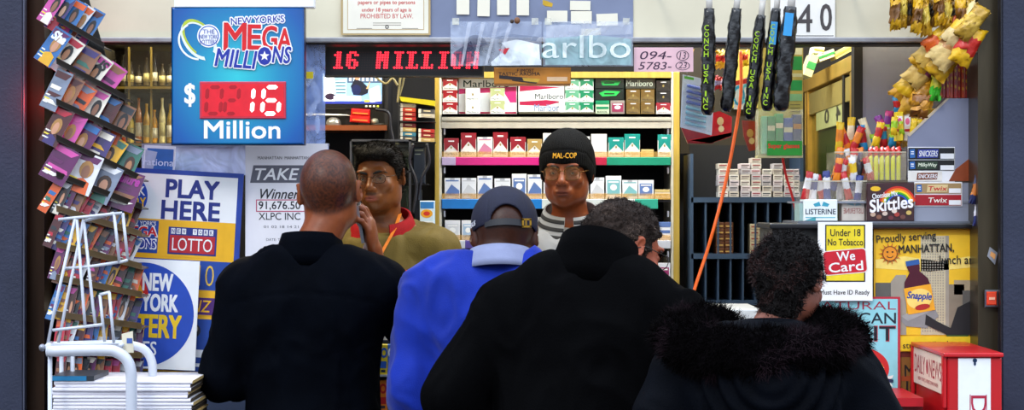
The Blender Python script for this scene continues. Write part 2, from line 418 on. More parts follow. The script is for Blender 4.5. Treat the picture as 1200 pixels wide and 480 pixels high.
        for sx in (-1, 1):
            e((sx*.0135, -.101, -.035), (.0085, .0105, .0078), kk=.006); e((sx*.0065, -.108, -.0425), (.0035, .005, .003), 's', .003)
        e((0, -.090, -.064), (.03, .014, .020), kk=.02)
        e((0, -.1005, -.0615), (.0225, .0065, .0052), kk=.004); e((0, -.0985, -.0735), (.0195, .007, .0062), kk=.004)
        e((0, -.108, -.0672), (.025, .0085, .0016), 's', .0025); e((0, -.104, -.084), (.018, .008, .005), 's', .01)
        if ears:
            for sx in (-1, 1):
                rr = rotm(12, 0, sx*34)
                e((sx*.083, .014, -.002), (.008, .0185, .032), kk=.008, rr=rr); e((sx*.090, .009, .002), (.006, .010, .019), 's', .005, rr)
    def neck(s, f, r=.056, g=0.):
        f.cone(s.nt, s.nb, (r+g)*s.k, (r*1.06+g)*s.k, k=.03)
    def body(s, face=True, hands=('l', 'r'), rough=.45, color=None, jaw=1., nose=1., hz=None, neck=.056, res=.0030, ears=True):
        """the one continuous skin surface: head, neck, trunk, arms, fingers, legs"""
        k = s.k; hp = s.hc; zs = [(hp.z-.16, hp.z+.14, res)]; xs = [(hp.x-.11, hp.x+.11, res)]; ys = [(hp.y-.14, hp.y+.13, res)]
        for h in hands:
            S, E, W = s.joints(h); d = (W-E).normalized()
            if 'hd' in s.arms.get(h, {}): d = (s.L @ Vector(s.arms[h]['hd'])).normalized()
            e = W+d*.09
            for zz, c in ((xs, 0), (ys, 1), (zs, 2)): zz.append((min(W[c], e[c])-.075, max(W[c], e[c])+.075, .004))
        f = SDF(axis(-.5, .5, .012, xs), axis(-.62, .4, .012, ys), axis(0, 1.95, .014, zs))
        s.torso(f, -.004); s.neck(f, neck)
        for sd in 'lr':
            s.arm(f, sd, -.004)
            if sd in hands: s.hand(f, sd)
        s.legs(f, -.004); s.head_shape(f, face, ears, jaw, nose)
        V, Fa = f.mesh(1)
        V[:, 2] = np.maximum(V[:, 2], .012)
        Hp = (V-np.array(hp)) @ np.array(s.hR)/(k*s.hs)                     # head-space points, for colour
        c = np.tile(np.array(s.skin), (len(V), 1)); c *= (1+.10*vnoise(V*40)[:, None])
        if color: c = color(Hp, c, V)
        s.bV, s.bF, s.bH = V, Fa, Hp
        return np_obj('body', V, Fa, M('#ffffff', rough, var=.10, scale=60, bump=.12, bscale=220, attr='Col', spec=.28), s.root, np.clip(c, 0, 1))
    def eyes(s, iris='#1c0f08'):
        k = s.k*s.hs
        for sx in (-1, 1):
            mb = MB(); c = s.Hd((sx*.0325, -.0765, .0005)); Rm = s.hR
            mb.ell(c, (.0112*k, .0112*k, .0108*k), M('#75665c', .15, var=.03), 16, 10, Rm)
            mb.ell(s.Hd((sx*.0325+.0006, -.0822, .0003)), (.0066*k, .0058*k, .0066*k), M(iris, .1, var=.05), 12, 8, Rm)
            mb.ell(s.Hd((sx*.0325+.0006, -.0858, .0003)), (.0026*k, .0026*k, .0026*k), M('#020202', .1, var=.0), 10, 6, Rm)
            mb.build('eye', s.root, world=False)
    def brows(s, col, th=1.):
        for sx in (-1, 1):
            pts = [s.Hd((sx*(.012+.011*i), (-.0945, -.0955, -.092, -.085, -.074)[i], (.0175, .0215, .0245, .0235, .0175)[i])) for i in range(5)]
            mb = MB(); mb.tube(pts, [r*s.k*th for r in (.0024, .0034, .0032, .0026, .0014)], M(col, .8, var=.4, scale=300, bump=.6, bscale=900), 6); mb.build('eyebrow', s.root, world=False)
    def glasses(s, frame='#15100c', metal=.2, w=.0235, h=.0185, rr=.0011, tint='#d8c8a0', shape=2.4, arms_=True):
        k = s.k*s.hs; root = bpy.data.objects.new('glasses', None)
        fr = MB(); fm = M(frame, .25, metal, var=.08)
        cs = []
        for sx in (-1, 1):
            ring = []
            for j in range(28):
                a = 2*math.pi*j/28; ca, sa = math.cos(a), math.sin(a)
                x = w*math.copysign(abs(ca)**(2/shape), ca); z = h*math.copysign(abs(sa)**(2/shape), sa)
                ring.append((sx*.0345+x, -.1045+.10*((abs(sx*.0345+x))**1.0)*.28, .0005+z-.002))
            W = [s.Hd(p) for p in ring]; fr.tube(W, rr*k, fm, 6, closed=True); cs.append(W)
        fr.tube([s.Hd(p) for p in ((-.0115, -.103, .004), (-.005, -.107, .0075), (.005, -.107, .0075), (.0115, -.103, .004))], rr*k, fm, 6)
        if arms_:
            for sx in (-1, 1): fr.tube([s.Hd(p) for p in ((sx*(.0345+w), -.098, .004), (sx*.074, -.082, .006), (sx*.083, -.01, .008), (sx*.085, .02, -.004), (sx*.084, .03, -.02))], [rr*k*1.1]*5, fm, 6)
        g = fr.build('glasses', s.root, world=False)
        for W in cs:
            mb = MB(); mb.faces(W, [tuple(range(len(W)))], M_clear(tint, .06, .03)); mb.build('lens', g, world=False)
    def cap_cut(s, f, pts): pass
    def hair_shell(s, name, col, g=.006, hairline=.052, low=-.02, amp=.004, fr=60, face_cut=True, res=.003, rough=.6, back=-.07, extra=None, side_y=.0):
        """scalp hair: a shell grown from the cranium, open at the face and above the ears"""
        k = s.k*s.hs; hp = s.hc; e = .14*k+g
        f = SDF(axis(hp.x-e, hp.x+e, res), axis(hp.y-e, hp.y+e, res), axis(hp.z-e-.03, hp.z+e, res))
        s.head_shape(f, False, g=g)
        f.cone(s.Hd((0, .045, -.02)), s.Hd((0, .045, back+.0)), (.060+g*.7)*k, (.050+g*.5)*k, k=.02)
        if extra: extra(f)
        R = np.array(s.hR)
        def cut(c, n, kk=.004): f.plane(s.Hd(c), R @ np.array(n), 'i', kk)
        # keep what is above/behind a folded hairline: cut away a wedge in front and below
        X = f.a[0][:, None, None]-hp.x; Y = f.a[1][None, :, None]-hp.y; Z = f.a[2][None, None, :]-hp.z
        hx = (X*R[0,0]+Y*R[1,0]+Z*R[2,0])/k; hy = (X*R[0,1]+Y*R[1,1]+Z*R[2,1])/k; hz = (X*R[0,2]+Y*R[1,2]+Z*R[2,2])/k
        # height of the hair's lower edge as a function of how far back we are
        edge = np.interp(hy, [-.12, -.085, -.06, -.035, -.015, .005, .03, .055, .12], [hairline, hairline, hairline*.85, hairline*.42, low, .0+low*.0+.022, low, back, back])
        q = (edge-hz)*k*.75
        f.d = np.maximum(f.d, q.astype(np.float32))
        V, Fa = f.mesh(1); N = vnormals(V, Fa)
        V = V+N*(vnoise(V*fr)*amp+vnoise(V*fr*2.3+7)*amp*.5)[:, None]
        s.hV, s.hF = V, Fa
        return np_obj(name, V, Fa, M(col, rough, var=.35, scale=90, bump=.8, bscale=420, spec=.12), s.root)
    def garment(s, name, parts, mat, g=.016, res=.010, fold=.005, fr=(10, 10, 6), seed=0., zr=(.6, 1.6), post=None, belly=1., sleeve=1., extra=None, hem=.80, cutneck=None, xr=.5, smooth=1, label=None):
        f = SDF(axis(-xr, xr, res), axis(-.62, .4, res), axis(zr[0], zr[1], res))
        if 'torso' in parts: s.torso(f, g, belly)
        if 'arms' in parts:
            for sd in 'lr': s.arm(f, sd, g, sleeve=sleeve)
        if extra: extra(f)
        if 'legs' in parts: s.legs(f, g, False)
        if hem is not None: f.plane(s.T((0, 0, hem)), s.L @ Vector((0, 0, -1)), 'i', .01)
        if cutneck is not None: f.plane(s.T((0, 0.02, cutneck)), s.L @ Vector((0, -.35, 1)), 'i', .01)
        V, Fa = f.mesh(smooth)
        if fold: V = folds(V, Fa, fold, fr, seed)
        if post: V = post(V, Fa)
        s.gV, s.gF = V, Fa
        return np_obj(name, V, Fa, mat, s.root, label=label)
    def trousers(s, col='#0a0b10'):
        f = SDF(axis(-.35, .35, .013), axis(-.3, .3, .013), axis(.04, 1.1, .013))
        k = s.k; s.legs(f, .012, False); f.ell(s.T((0, .005, .95)), ((.16*s.wide+.006)*k, (.105*s.b+.006)*k, .14*k), s.L, k=.05)
        f.plane((0, 0, .055), (0, 0, -1), 'i', .004)
        V, Fa = f.mesh(1); V = folds(V, Fa, .006, (9, 9, 6), 3.)
        np_obj('trousers', V, Fa, M(col, .9, var=.2, scale=80), s.root)
        for sx in (-1, 1):
            f = SDF(axis(-.3, .3, .006), axis(-.3, .2, .006), axis(-.02, .2, .006)); an = Vector((sx*.115, .02, .09))*k
            f.cone(an+Vector((0, .03, -.045))*k, an+Vector((sx*.02, -.145, -.052))*k, .044*k, .04*k); f.cone(an+Vector((0, 0, .0)), an+Vector((0, 0, .05)), .05*k, .05*k)
            f.plane((0, 0, 0.001), (0, 0, -1), 'i', .002)
            V, Fa = f.mesh(1); np_obj('shoe', V, Fa, M('#0c0a09', .35, var=.1), s.root)
    def collar(s, name, mat, z0=1.455, z1=1.52, r0=(.085, .09), r1=(.075, .08), yo=.02, tilt=.03, th=.006, open_=0., seg=44, cy0=0., label=None, back=0., wav=0.):
        """a standing or turned-down collar round the neck, open at the front by open_ radians"""
        mb = MB(); n = seg; rings = []
        prof = [(0, 0), (.33, 0), (.66, 0), (1, 0), (1, 1), (.66, 1), (.33, 1), (0, 1)]
        for t, o in prof:
            ring = []
            for j in range(n+1):
                a = -math.pi/2+open_/2+(2*math.pi-open_)*j/n
                rx = r0[0]+(r1[0]-r0[0])*t+o*th; ry = r0[1]+(r1[1]-r0[1])*t+o*th
                z = z0+(z1-z0)*t+tilt*math.sin(a)+back*max(0, math.sin(a))*t+wav*math.sin(a*5+1)*t
                ring.append(s.T((rx*math.cos(a), cy0+yo+ry*math.sin(a), z)))
            rings.append(ring)
        rings.append(rings[0])
        mb.loft(rings, mat, closed=False)
        k = n+1; m_ = len(prof)
        mb.faces([rings[i][0] for i in range(m_)], [tuple(range(m_))], mat); mb.faces([rings[i][n] for i in range(m_)], [tuple(range(m_))], mat)
        return mb.build(name, s.root, label=label, world=False)
V3 = Vector
def ringpts(c, rx, ry, n, R=None, a0=0, a1=360):
    out = []
    for j in range(n+1):
        a = math.radians(a0+(a1-a0)*j/n); p = V3((rx*math.cos(a), ry*math.sin(a), 0)); out.append(V3(c)+(R @ p if R else p))
    return out
def stubble(hairc, line=.02, amt=.8, lips='#7a3a30', beard=None, buzz=True, age=0.):
    h = np.array(lin(hairc)); lp = np.array(lin(lips))
    def f(Hp, c, V):
        x, y, z = Hp.T; near = (np.abs(x) < .13) & (np.abs(y) < .15) & (z > -.16) & (z < .15)
        if buzz:
            edge = np.interp(y, [-.1, -.07, -.04, -.01, .01, .03, .1], [.062, .058, .03, .0, .03, -.045, -.075])
            m = np.clip((z-edge)/.014, 0, 1)*near*amt*(.85+.3*vnoise(V*260)); m = np.clip(m, 0, 1)
            ear = (np.abs(x) > .078) & (z < .03) & (z > -.045) & (y < .035); m = np.where(ear, 0, m)
            c = c*(1-m[:, None])+h*m[:, None]
        lm = np.clip(1-np.sqrt(((x)/.026)**2+((z+.0675)/.0125)**2), 0, 1)*3*(y < -.08)*near; lm = np.clip(lm, 0, 1)*.75
        c = c*(1-lm[:, None])+lp*lm[:, None]
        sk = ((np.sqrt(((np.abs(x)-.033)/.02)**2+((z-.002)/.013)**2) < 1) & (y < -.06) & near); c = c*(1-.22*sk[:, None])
        if beard:
            b = np.array(lin(beard)); m = np.clip(1-np.sqrt((x/.03)**2+((z+.051)/.0075)**2), 0, 1)*1.5*(y < -.085)*near
            m = m+np.clip((-.082-z)/.02, 0, 1)*.35*(y < -.02)*near; m = np.clip(m, 0, .6); c = c*(1-m[:, None])+b*m[:, None]
        return c
    return f
# ---- 1: man in the black jacket with the phone (seen from behind, left)
a = Fig('person', 'person with shaved head in black jacket seen from behind, holding a phone to the ear', (-.550, 5.05, 0), 176, H=1.752, wide=1.07,
        head=(0, 3, 3), hoff=(-.045, 0, .0), skin='#7c3f1f', hs=1.0,
        arms={'r': dict(e=(-.25, -.14, 1.27), w=(-.150, -.14, 1.458), hd=(.06, .30, 1), hn=(1, -.0, 0), curl=.5, hk=1.12), 'l': dict(e=(.245, -.0, 1.13), w=(.22, -.22, 1.10), hn=(-1, 0, 0))})
a.body(color=stubble('#22120e', amt=.85), rough=.38)
a.eyes(); a.brows('#1a0f0a')
jk = M('#03050b', .8, var=.25, scale=12, bump=.25, bscale=260, spec=.03)
def post1(V, Fa):      # yoke seam across the shoulders and a centre back crease
    N = vnormals(V, Fa); z = V[:, 2]; m = np.exp(-((z-1.335-.03*np.cos(V[:, 0]*8))/.004)**2)*(V[:, 1] > .02)*(np.abs(V[:, 0]) < .2)
    return V-N*(m*.003)[:, None]
a.garment('jacket', ('torso', 'arms'), jk, g=.022, res=.009, fold=.012, fr=(9, 9, 5), seed=2, hem=.78, cutneck=1.488, post=post1)
a.collar('collar', jk, 1.435, 1.525, (.104, .082), (.072, .075), yo=.018, tilt=.012, th=.008, open_=.5)
a.trousers()
# phone
mb = MB(); S, E, W = a.joints('r'); c = W+V3((.030, .035, .100)); Rm = rotm(-14, 8, 0) @ Matrix.Scale(.86, 3)
mb.box(-.0045, .0045, -.030, .030, -.062, .062, M('#14151a', .25)); mb.box(.0046, .0052, -.027, .027, -.054, .054, M('#cfd4dc', .2)); mb.box(-.0052, .0052, -.0312, -.0296, -.0632, .0632, M('#c9ccd2', .3, .6)); mb.box(-.0052, .0052, .0296, .0312, -.0632, .0632, M('#c9ccd2', .3, .6))
mb.v = [tuple(Rm @ V3(v)+c) for v in mb.v]; Wm = Matrix.Translation(a.root.location) @ Matrix.Rotation(math.radians(176), 4, 'Z'); mb.v = [tuple(Wm @ V3(v)) for v in mb.v]
mb.build('mobile_phone', label='dark mobile phone with pale edge held to the ear of the shaved-head person', cat='phone')
# ---- 2: man in blue with cap
a = Fig('person', 'person in bright blue pullover with white collar and navy cap, seen from behind', (-.03, 4.88, 0), 180, H=1.745, wide=1.09, build=1.12, lean=9,
        head=(8, 0, 4), hoff=(-.009, .01, -.108), skin='#45200f', hs=1.03,
        arms={'l': dict(e=(.23, -.01, 1.10), w=(.13, -.20, 1.12), hn=(0, 0, -1)), 'r': dict(e=(-.28, -.02, 1.12), w=(-.2, -.25, 1.14), hn=(0, 0, -1))})
a.body(color=stubble('#1a0f0c', amt=.55), rough=.4, neck=.062)
a.eyes(); a.brows('#0e0806')
bl = M('#05258c', .8, var=.18, scale=10, bump=.25, bscale=300, spec=.2, sheen=.1)
def ex2(f): f.ell(a.T((.235, .02, 1.13)), (.06, .065, .08), k=.04)
a.garment('pullover', ('torso', 'arms'), bl, g=.028, res=.009, fold=.016, fr=(8, 8, 5), seed=11, hem=.78, cutneck=1.475, belly=1.15, extra=ex2)
a.collar('collar', M('#7a81a0', .8, var=.08, bump=.2, bscale=400), 1.430, 1.490, (.108, .116), (.080, .084), yo=.018, tilt=.012, th=.007, open_=.5, label='white turned-down collar')
a.trousers('#10131f')
k = a.k*a.hs; hp = a.hc; f = SDF(axis(hp.x-.12, hp.x+.12, .003), axis(hp.y-.14, hp.y+.14, .003), axis(hp.z-.06, hp.z+.17, .003))
f.ell(a.Hd((0, .012, .036)), (.089*k, .109*k, .097*k), a.hR, k=0); R = np.array(a.hR)
f.plane(a.Hd((0, 0, .006)), R @ np.array((0, 0, -1)), 'i', .002)
f.ell(a.Hd((0, .012, .031)), (.083*k, .103*k, .090*k), a.hR, 's', k=0)
f.cone(a.Hd((0, .07, .012)), a.Hd((0, .15, .012)), .040*k, .046*k, 's', 0)      # arched opening at the back
V, Fa = f.mesh(1); N = vnormals(V, Fa)
nv = M('#070b28', .8, var=.15, scale=40, bump=.4, bscale=500)
Hq = (V-np.array(hp)) @ R/k; an = np.arctan2(Hq[:, 1]-.012, Hq[:, 0]); seam = np.abs(((an/(math.pi/3)+.5) % 1)-.5)
V = V-N*(np.exp(-(seam/.02)**2)*.0012*(Hq[:, 2] > .02))[:, None]
cap = np_obj('cap', V, Fa, nv, a.root, label='navy baseball cap with open back arch')
mb = MB(); rr = []
for r_, z_ in ((0, .016), (.35, .014), (.7, .006), (1., -.006)):
    rr.append([a.Hd((.085*math.sin(t)*(1-.08*r_), .012-(.088+.065*r_)*math.cos(t), z_-.02*r_*abs(math.sin(t)))) for t in [(-1.15+2.3*j/20) for j in range(21)]])
rr2 = [[p+V3((0, 0, -.004)) for p in r_] for r_ in reversed(rr)]
mb.loft(rr+rr2+[rr[0]], nv, closed=False); mb.build('cap_brim', cap, world=False)
mb = MB(); pts = [a.Hd((.084*math.sin(t), .012+.104*math.cos(t), .008)) for t in [(-.75+1.5*j/16) for j in range(17)]]
rg_ = [[p+a.hR @ V3((0, oy, oz)) for oy, oz in ((0, -.009), (0, .009), (.003, .009), (.003, -.009))] for p in pts]
mb.loft(rg_, M('#070914', .6), closed=True, caps=True, sm=False); st = mb.build('cap_strap', cap, world=False)
mb = MB(); c = a.Hd((-.052, .107, .008))
for dx, dz, w_, h_ in ((-.010, 0, .0025, .011), (.010, 0, .0025, .011), (0, .0095, .0125, .0025), (0, -.0095, .0125, .0025), (.002, 0, .0018, .009)):
    q = c+V3((dx, 0, dz)); mb.box(q.x-w_, q.x+w_, q.y-.002, q.y+.004, q.z-h_, q.z+h_, M('#c89a3a', .3, .9))
mb.build('buckle', cap, world=False, label='small brass buckle')
mb = MB(); q = a.Hd((0, .012, .134)); mb.ell(q, (.008, .008, .005), nv); mb.build('cap_button', cap, world=False)
mb = MB(); g_, gf = glyphs('NBUS', .02); vs = []
for u, v in g_:                       # lettering wraps round the left side of the band
    t = 1.05+.42*(1-u)+.0; vs.append(a.Hd((.0925*math.sin(t), .012+.112*math.cos(t), .012+.014*v)))
mb.faces(vs, gf, M('#d8dae2', .6)); mb.build('cap_lettering', cap, world=False)
# ---- 3: man in the black coat with grey curly hair, head turned right
a = Fig('person', 'person in black coat with curly grey-brown hair and glasses, head turned to the right', (.142, 4.36, 0), 163, H=1.70, wide=1.20, build=1.15, lean=13, side=-4,
        head=(6, 0, -42), hoff=(-.048, -.01, -.076), skin='#9a4e34', hs=1.0,
        arms={'l': dict(e=(.325, .05, 1.15), w=(.20, -.12, 1.02), hd=(-.6, -.5, -.4), hn=(0, .3, -1)), 'r': dict(e=(-.31, .0, 1.10), w=(-.18, -.16, 1.02), hd=(.6, -.5, -.4), hn=(0, .3, -1))})
a.body(color=stubble('#2c201c', amt=.5, lips='#8a4a3c'), rough=.42)
a.eyes(); a.brows('#3a2e28', 1.2); a.glasses('#181410', .1, arms_=True)
co = M('#030304', .85, var=.25, scale=14, bump=.3, bscale=240, spec=.03)
def ex3(f):
    f.cone(a.T((-.09, .05, 1.455)), a.T((.09, .05, 1.455)), .066, .066, k=.07)
a.garment('coat', ('torso', 'arms'), co, g=.036, res=.009, fold=.015, fr=(7, 7, 4), seed=23, hem=.62, cutneck=1.53, belly=1.2, extra=ex3)
a.collar('collar', co, 1.44, 1.565, (.125, .098), (.090, .092), yo=.022, tilt=.02, th=.011, open_=.8, back=.012)
a.trousers()
a.hair_shell('hair', '#2b211c', g=.010, hairline=.062, low=-.03, amp=.007, fr=55, rough=.7, res=.004)
p, n = scatter(a.hV, a.hF, 9000, 4, mask=lambda C: 1.0)
keep = ((p-np.array(a.hc))*n).sum(1) > 0; p, n = p[keep], n[keep]
Hq = ((p-np.array(a.hc)) @ np.array(a.hR)); g_ = vnoise(p*28+3) > .22
strands('curls', p[~g_], n[~g_], M('#1a110d', .6, var=.4, scale=120, spec=.15), a.root, L=.011, w=.0008, droop=.25, curl=1.8, seed=5)
strands('grey_curls', p[g_], n[g_], M('#5c4c42', .6, var=.4, scale=120, spec=.2), a.root, L=.011, w=.0007, droop=.25, curl=1.8, seed=6).__setitem__('label', 'greying strands of the hair')
# ---- 4: woman with the fur-trimmed hood
a = Fig('person', 'person with dark curly hair in black coat with fur-trimmed hood, back to the viewer', (.545, 3.9, 0), 174, H=1.575, wide=1.10, build=1.25, lean=6,
        head=(9, 0, -26), hoff=(-.056, -.015, -.035), skin='#7a4636', hs=.93,
        arms={'l': dict(e=(.29, .03, 1.10), w=(.17, -.14, 1.02), hd=(-.6, -.5, -.4), hn=(0, .3, -1)), 'r': dict(e=(-.30, .03, 1.10), w=(-.17, -.14, 1.02), hd=(.6, -.5, -.4), hn=(0, .3, -1))})
a.body(color=stubble('#1d1210', amt=.5, lips='#8a4038'), rough=.45, neck=.05)
a.eyes(); a.brows('#1a0f0c')
wc = M('#03050b', .7, var=.3, scale=14, bump=.3, bscale=300, spec=.04)
def ex4(f):
    f.ell(a.T((0, .095, 1.40)), (.175, .085, .10), rotm(-18), k=.05)
    f.ell(a.T((0, .150, 1.315)), (.135, .070, .125), rotm(-14), k=.05)
def post4(V, Fa):     # crescent folds in the hanging hood
    N = vnormals(V, Fa); x, y, z = V.T; r = np.sqrt((x*1.15)**2+((z-1.42*a.k)*1.0)**2); m = np.exp(-((r-.15)/.08)**2)*(y > .1)*(z > 1.0)
    return V+N*(m*.010*np.sin(r*170))[:, None]
a.garment('coat', ('torso', 'arms'), wc, g=.034, res=.009, fold=.014, fr=(8, 8, 4), seed=31, hem=.55, cutneck=1.47, extra=ex4, post=post4)
a.trousers()
a.collar('collar', wc, 1.40, 1.505, (.115, .105), (.078, .080), yo=.02, tilt=.01, th=.012, open_=.6)
# fur trim: a long roll lying round the shoulders
ring = [V3((.022+.192*math.cos(t), .035+.135*math.sin(t)+.02*max(0, math.sin(t)), 1.462+.028*math.sin(t)*-1+.012*math.cos(t*2))) for t in [math.radians(-70+320*j/30) for j in range(31)]]
f = SDF(axis(-.4, .4, .009), axis(-.4, .4, .009), axis(1.0, 1.7, .009)); f.chain([a.T(p) for p in ring], [.050*a.k]*31, k=.02)
V, Fa = f.mesh(1); N = vnormals(V, Fa); V = V+N*(vnoise(V*22)*.012+vnoise(V*60)*.005)[:, None]
fur = np_obj('fur_trim', V, Fa, M('#060406', .9, var=.4, scale=90, bump=.8, bscale=300, spec=.03), a.root, label='dark brown-black fur trim along the hood')
p, n = scatter(V, Fa, 26000, 8); g_ = vnoise(p*16+3) > .25
strands('fur_hair', p[~g_], n[~g_], M('#070506', .9, var=.4, scale=90, spec=.03), fur, L=.026, w=.0009, droop=.35, curl=.7, seed=9)
strands('fur_hair', p[g_], n[g_], M('#1c1016', .8, var=.4, scale=90, spec=.1), fur, L=.030, w=.0007, droop=.35, curl=.7, seed=10)
a.hair_shell('hair', '#100c0c', g=.009, hairline=.055, low=-.06, amp=.009, fr=32, rough=.75, res=.004, back=-.11)
p, n = scatter(a.hV, a.hF, 11000, 4); keep = ((p-np.array(a.hc))*n).sum(1) > 0; p, n = p[keep], n[keep]
g_ = (vnoise(p*30+3) > .33)
strands('curls', p[~g_], n[~g_], M('#0a0606', .6, var=.4, scale=120, spec=.15), a.root, L=.018, w=.0011, droop=.25, curl=1.8, seed=12)
strands('brown_curls', p[g_], n[g_], M('#2a1614', .6, var=.4, scale=120, spec=.2), a.root, L=.018, w=.0010, droop=.25, curl=1.8, seed=13).__setitem__('label', 'browner curls among the dark hair')
# ---- 5: young clerk
a = Fig('person', 'person with short black hair and glasses in olive jacket with red collar behind counter', (-.430, 6.08, .12), -6, H=1.695, wide=1.08,
        head=(4, -3, -10), hoff=(-.005, 0, -.012), skin='#70401f', hs=.98,
        arms={'l': dict(e=(.26, .03, 1.13), w=(.17, -.10, 1.0), hd=(-.5, -.35, -.8), hn=(0, .6, -.6)), 'r': dict(e=(-.26, .03, 1.13), w=(-.15, -.10, 1.0), hd=(.5, -.35, -.8), hn=(0, .6, -.6))})
a.body(color=stubble('#120b09', buzz=False, lips='#8e4a40', beard='#1c0f0a'), rough=.36)
a.eyes(); a.brows('#0a0605', 1.35); a.glasses('#20150f', .5, w=.0225, h=.0145, rr=.0010, shape=2.8, tint='#b8c8a8')
def ex5(f):
    f.ell(a.Hd((.012, -.055, .084)), (.06, .045, .026), a.hR, k=.02); f.ell(a.Hd((-.03, -.03, .096)), (.045, .05, .022), a.hR, k=.02)
a.hair_shell('hair', '#0a0706', g=.007, hairline=.066, low=-.028, amp=.003, fr=40, rough=.45, res=.003, extra=ex5)
p, n = scatter(a.hV, a.hF, 6000, 4); keep = ((p-np.array(a.hc))*n).sum(1) > 0; p, n = p[keep], n[keep]
strands('hair_strands', p, n*.5+np.array([.5, -.3, .1]), M('#060403', .5, var=.3, scale=120, spec=.1), a.root, L=.014, w=.0008, droop=.3, curl=.25, seed=15)
ol = M('#5e4e18', .75, var=.18, scale=12, bump=.3, bscale=260, spec=.3)
a.garment('jacket', ('torso', 'arms'), ol, g=.024, res=.008, fold=.011, fr=(10, 10, 6), seed=41, hem=.78, cutneck=1.465)
a.collar('collar', M('#8a0810', .8, var=.15, bump=.4, bscale=300, spec=.15), 1.415, 1.500, (.125, .120), (.088, .088), yo=.012, tilt=.034, th=.010, open_=.8, label='red turned-up collar')
# shirt front, lanyard, zip, red chest piping
def on_chest(o, x, z, push=.0):      # point on the front of the garment
    V = o.gV; m = (np.abs(V[:, 0]-x*o.k) < .012) & (np.abs(V[:, 2]-z*o.k) < .012)
    return V3((x*o.k, (V[m][:, 1].min() if m.any() else -.13)-push, z*o.k))
mb = MB(); pts = [on_chest(a, .0, 1.44-.03*i, .003) for i in range(1, 20)]; mb.tube(pts, .003, M('#26200e', .4, .4), 6); mb.build('zip', a.root, world=False)
mb = MB(); pts = [on_chest(a, x/100, 1.318-.0003*abs(x), .002) for x in range(-16, 17, 2)]; mb.tube(pts, .0032, M('#b01a1c', .7), 6); mb.build('chest_piping', a.root, world=False, label='thin red line across the chest')
mb = MB()
for sx in (-1, 1):
    pts = [a.T((sx*.062, .0, 1.505)), a.T((sx*.058, -.065, 1.462)), a.T((sx*.045, -.098, 1.425)), a.T((sx*.022, -.118, 1.38)), a.T((sx*.006, -.128, 1.34))]
    for q in range(len(pts)): pts[q] = V3((pts[q].x, min(pts[q].y, on_chest(a, pts[q].x/a.k, pts[q].z/a.k, .004).y if q > 1 else pts[q].y), pts[q].z))
    rg_ = [[p+V3((o, 0, oz)) for o, oz in ((-.006, 0), (.006, .003), (.006, .0015), (-.006, -.0015))] for p in pts]
    mb.loft(rg_, M('#e07a18', .6), closed=True, caps=True, sm=False)
mb.build('lanyard', a.root, world=False, label='orange lanyard ribbon')
mb = MB(); c = on_chest(a, .075, 1.285, .002)
for i in range(5): mb.box(c.x-.016+i*.0065, c.x-.012+i*.0065, c.y-.002, c.y+.003, c.z-.005, c.z+.004+.002*(i % 2), M('#d8d0c0', .6))
mb.build('chest_emblem', a.root, world=False, label='small pale embroidered mark')
a.trousers('#141414')
# ---- 6: older clerk with the knitted hat
a = Fig('person', 'person in black knitted hat with yellow letters, glasses and light grey zipped fleece', (.20, 6.28, .12), -5, H=1.705, wide=1.08, build=1.1,
        head=(3, 0, -6), hoff=(-.012, 0, -.0), skin='#763c22', hs=1.04,
        arms={'l': dict(e=(.27, -.02, 1.14), w=(.19, -.21, 1.12), hn=(0, 0, -1)), 'r': dict(e=(-.27, -.02, 1.14), w=(-.17, -.21, 1.12), hn=(0, 0, -1))})
a.body(color=stubble('#1c1210', buzz=False, lips='#5c2a22'), rough=.34, jaw=1.2, nose=1.03, neck=.060)
a.eyes(); a.brows('#1a1210', 1.3); a.glasses('#6b4a20', .7, w=.0265, h=.0215, rr=.0013, shape=2.6, tint='#e0c890')
k = a.k*a.hs; hp = a.hc; R = np.array(a.hR)
f = SDF(axis(hp.x-.13, hp.x+.13, .0035), axis(hp.y-.15, hp.y+.15, .0035), axis(hp.z-.08, hp.z+.19, .0035))
f.ell(a.Hd((0, .014, .046)), (.093*k, .112*k, .104*k), a.hR, k=0); f.ell(a.Hd((0, .03, -.0)), (.090*k, .095*k, .08*k), a.hR, k=.03)
X = f.a[0][:, None, None]-hp.x; Y = f.a[1][None, :, None]-hp.y; Z = f.a[2][None, None, :]-hp.z
hy = (X*R[0,1]+Y*R[1,1]+Z*R[2,1])/k; hz = (X*R[0,2]+Y*R[1,2]+Z*R[2,2])/k
edge = np.interp(hy, [-.12, -.09, -.05, .0, .05, .12], [.030, .030, .018, -.030, -.045, -.05]); f.d = np.maximum(f.d, ((edge-hz)*k*.8).astype(np.float32))
V, Fa = f.mesh(1); N = vnormals(V, Fa); Hq = (V-np.array(hp)) @ R/k; an = np.arctan2(Hq[:, 1]-.014, Hq[:, 0])
V = V+N*(np.sin(an*70)*.0007+np.exp(-((Hq[:, 2]-np.interp(Hq[:, 1], [-.12, -.09, -.05, .0, .05, .12], [.078, .078, .066, .02, .005, 0]))/.004)**2)*-.0025+vnoise(V*25)*.002)[:, None]
hat = np_obj('knitted_hat', V, Fa, M('#07080a', .95, var=.3, scale=60, bump=.8, bscale=500, spec=.15), a.root, label='black knitted hat with a folded rim')
BV, BN = V, N
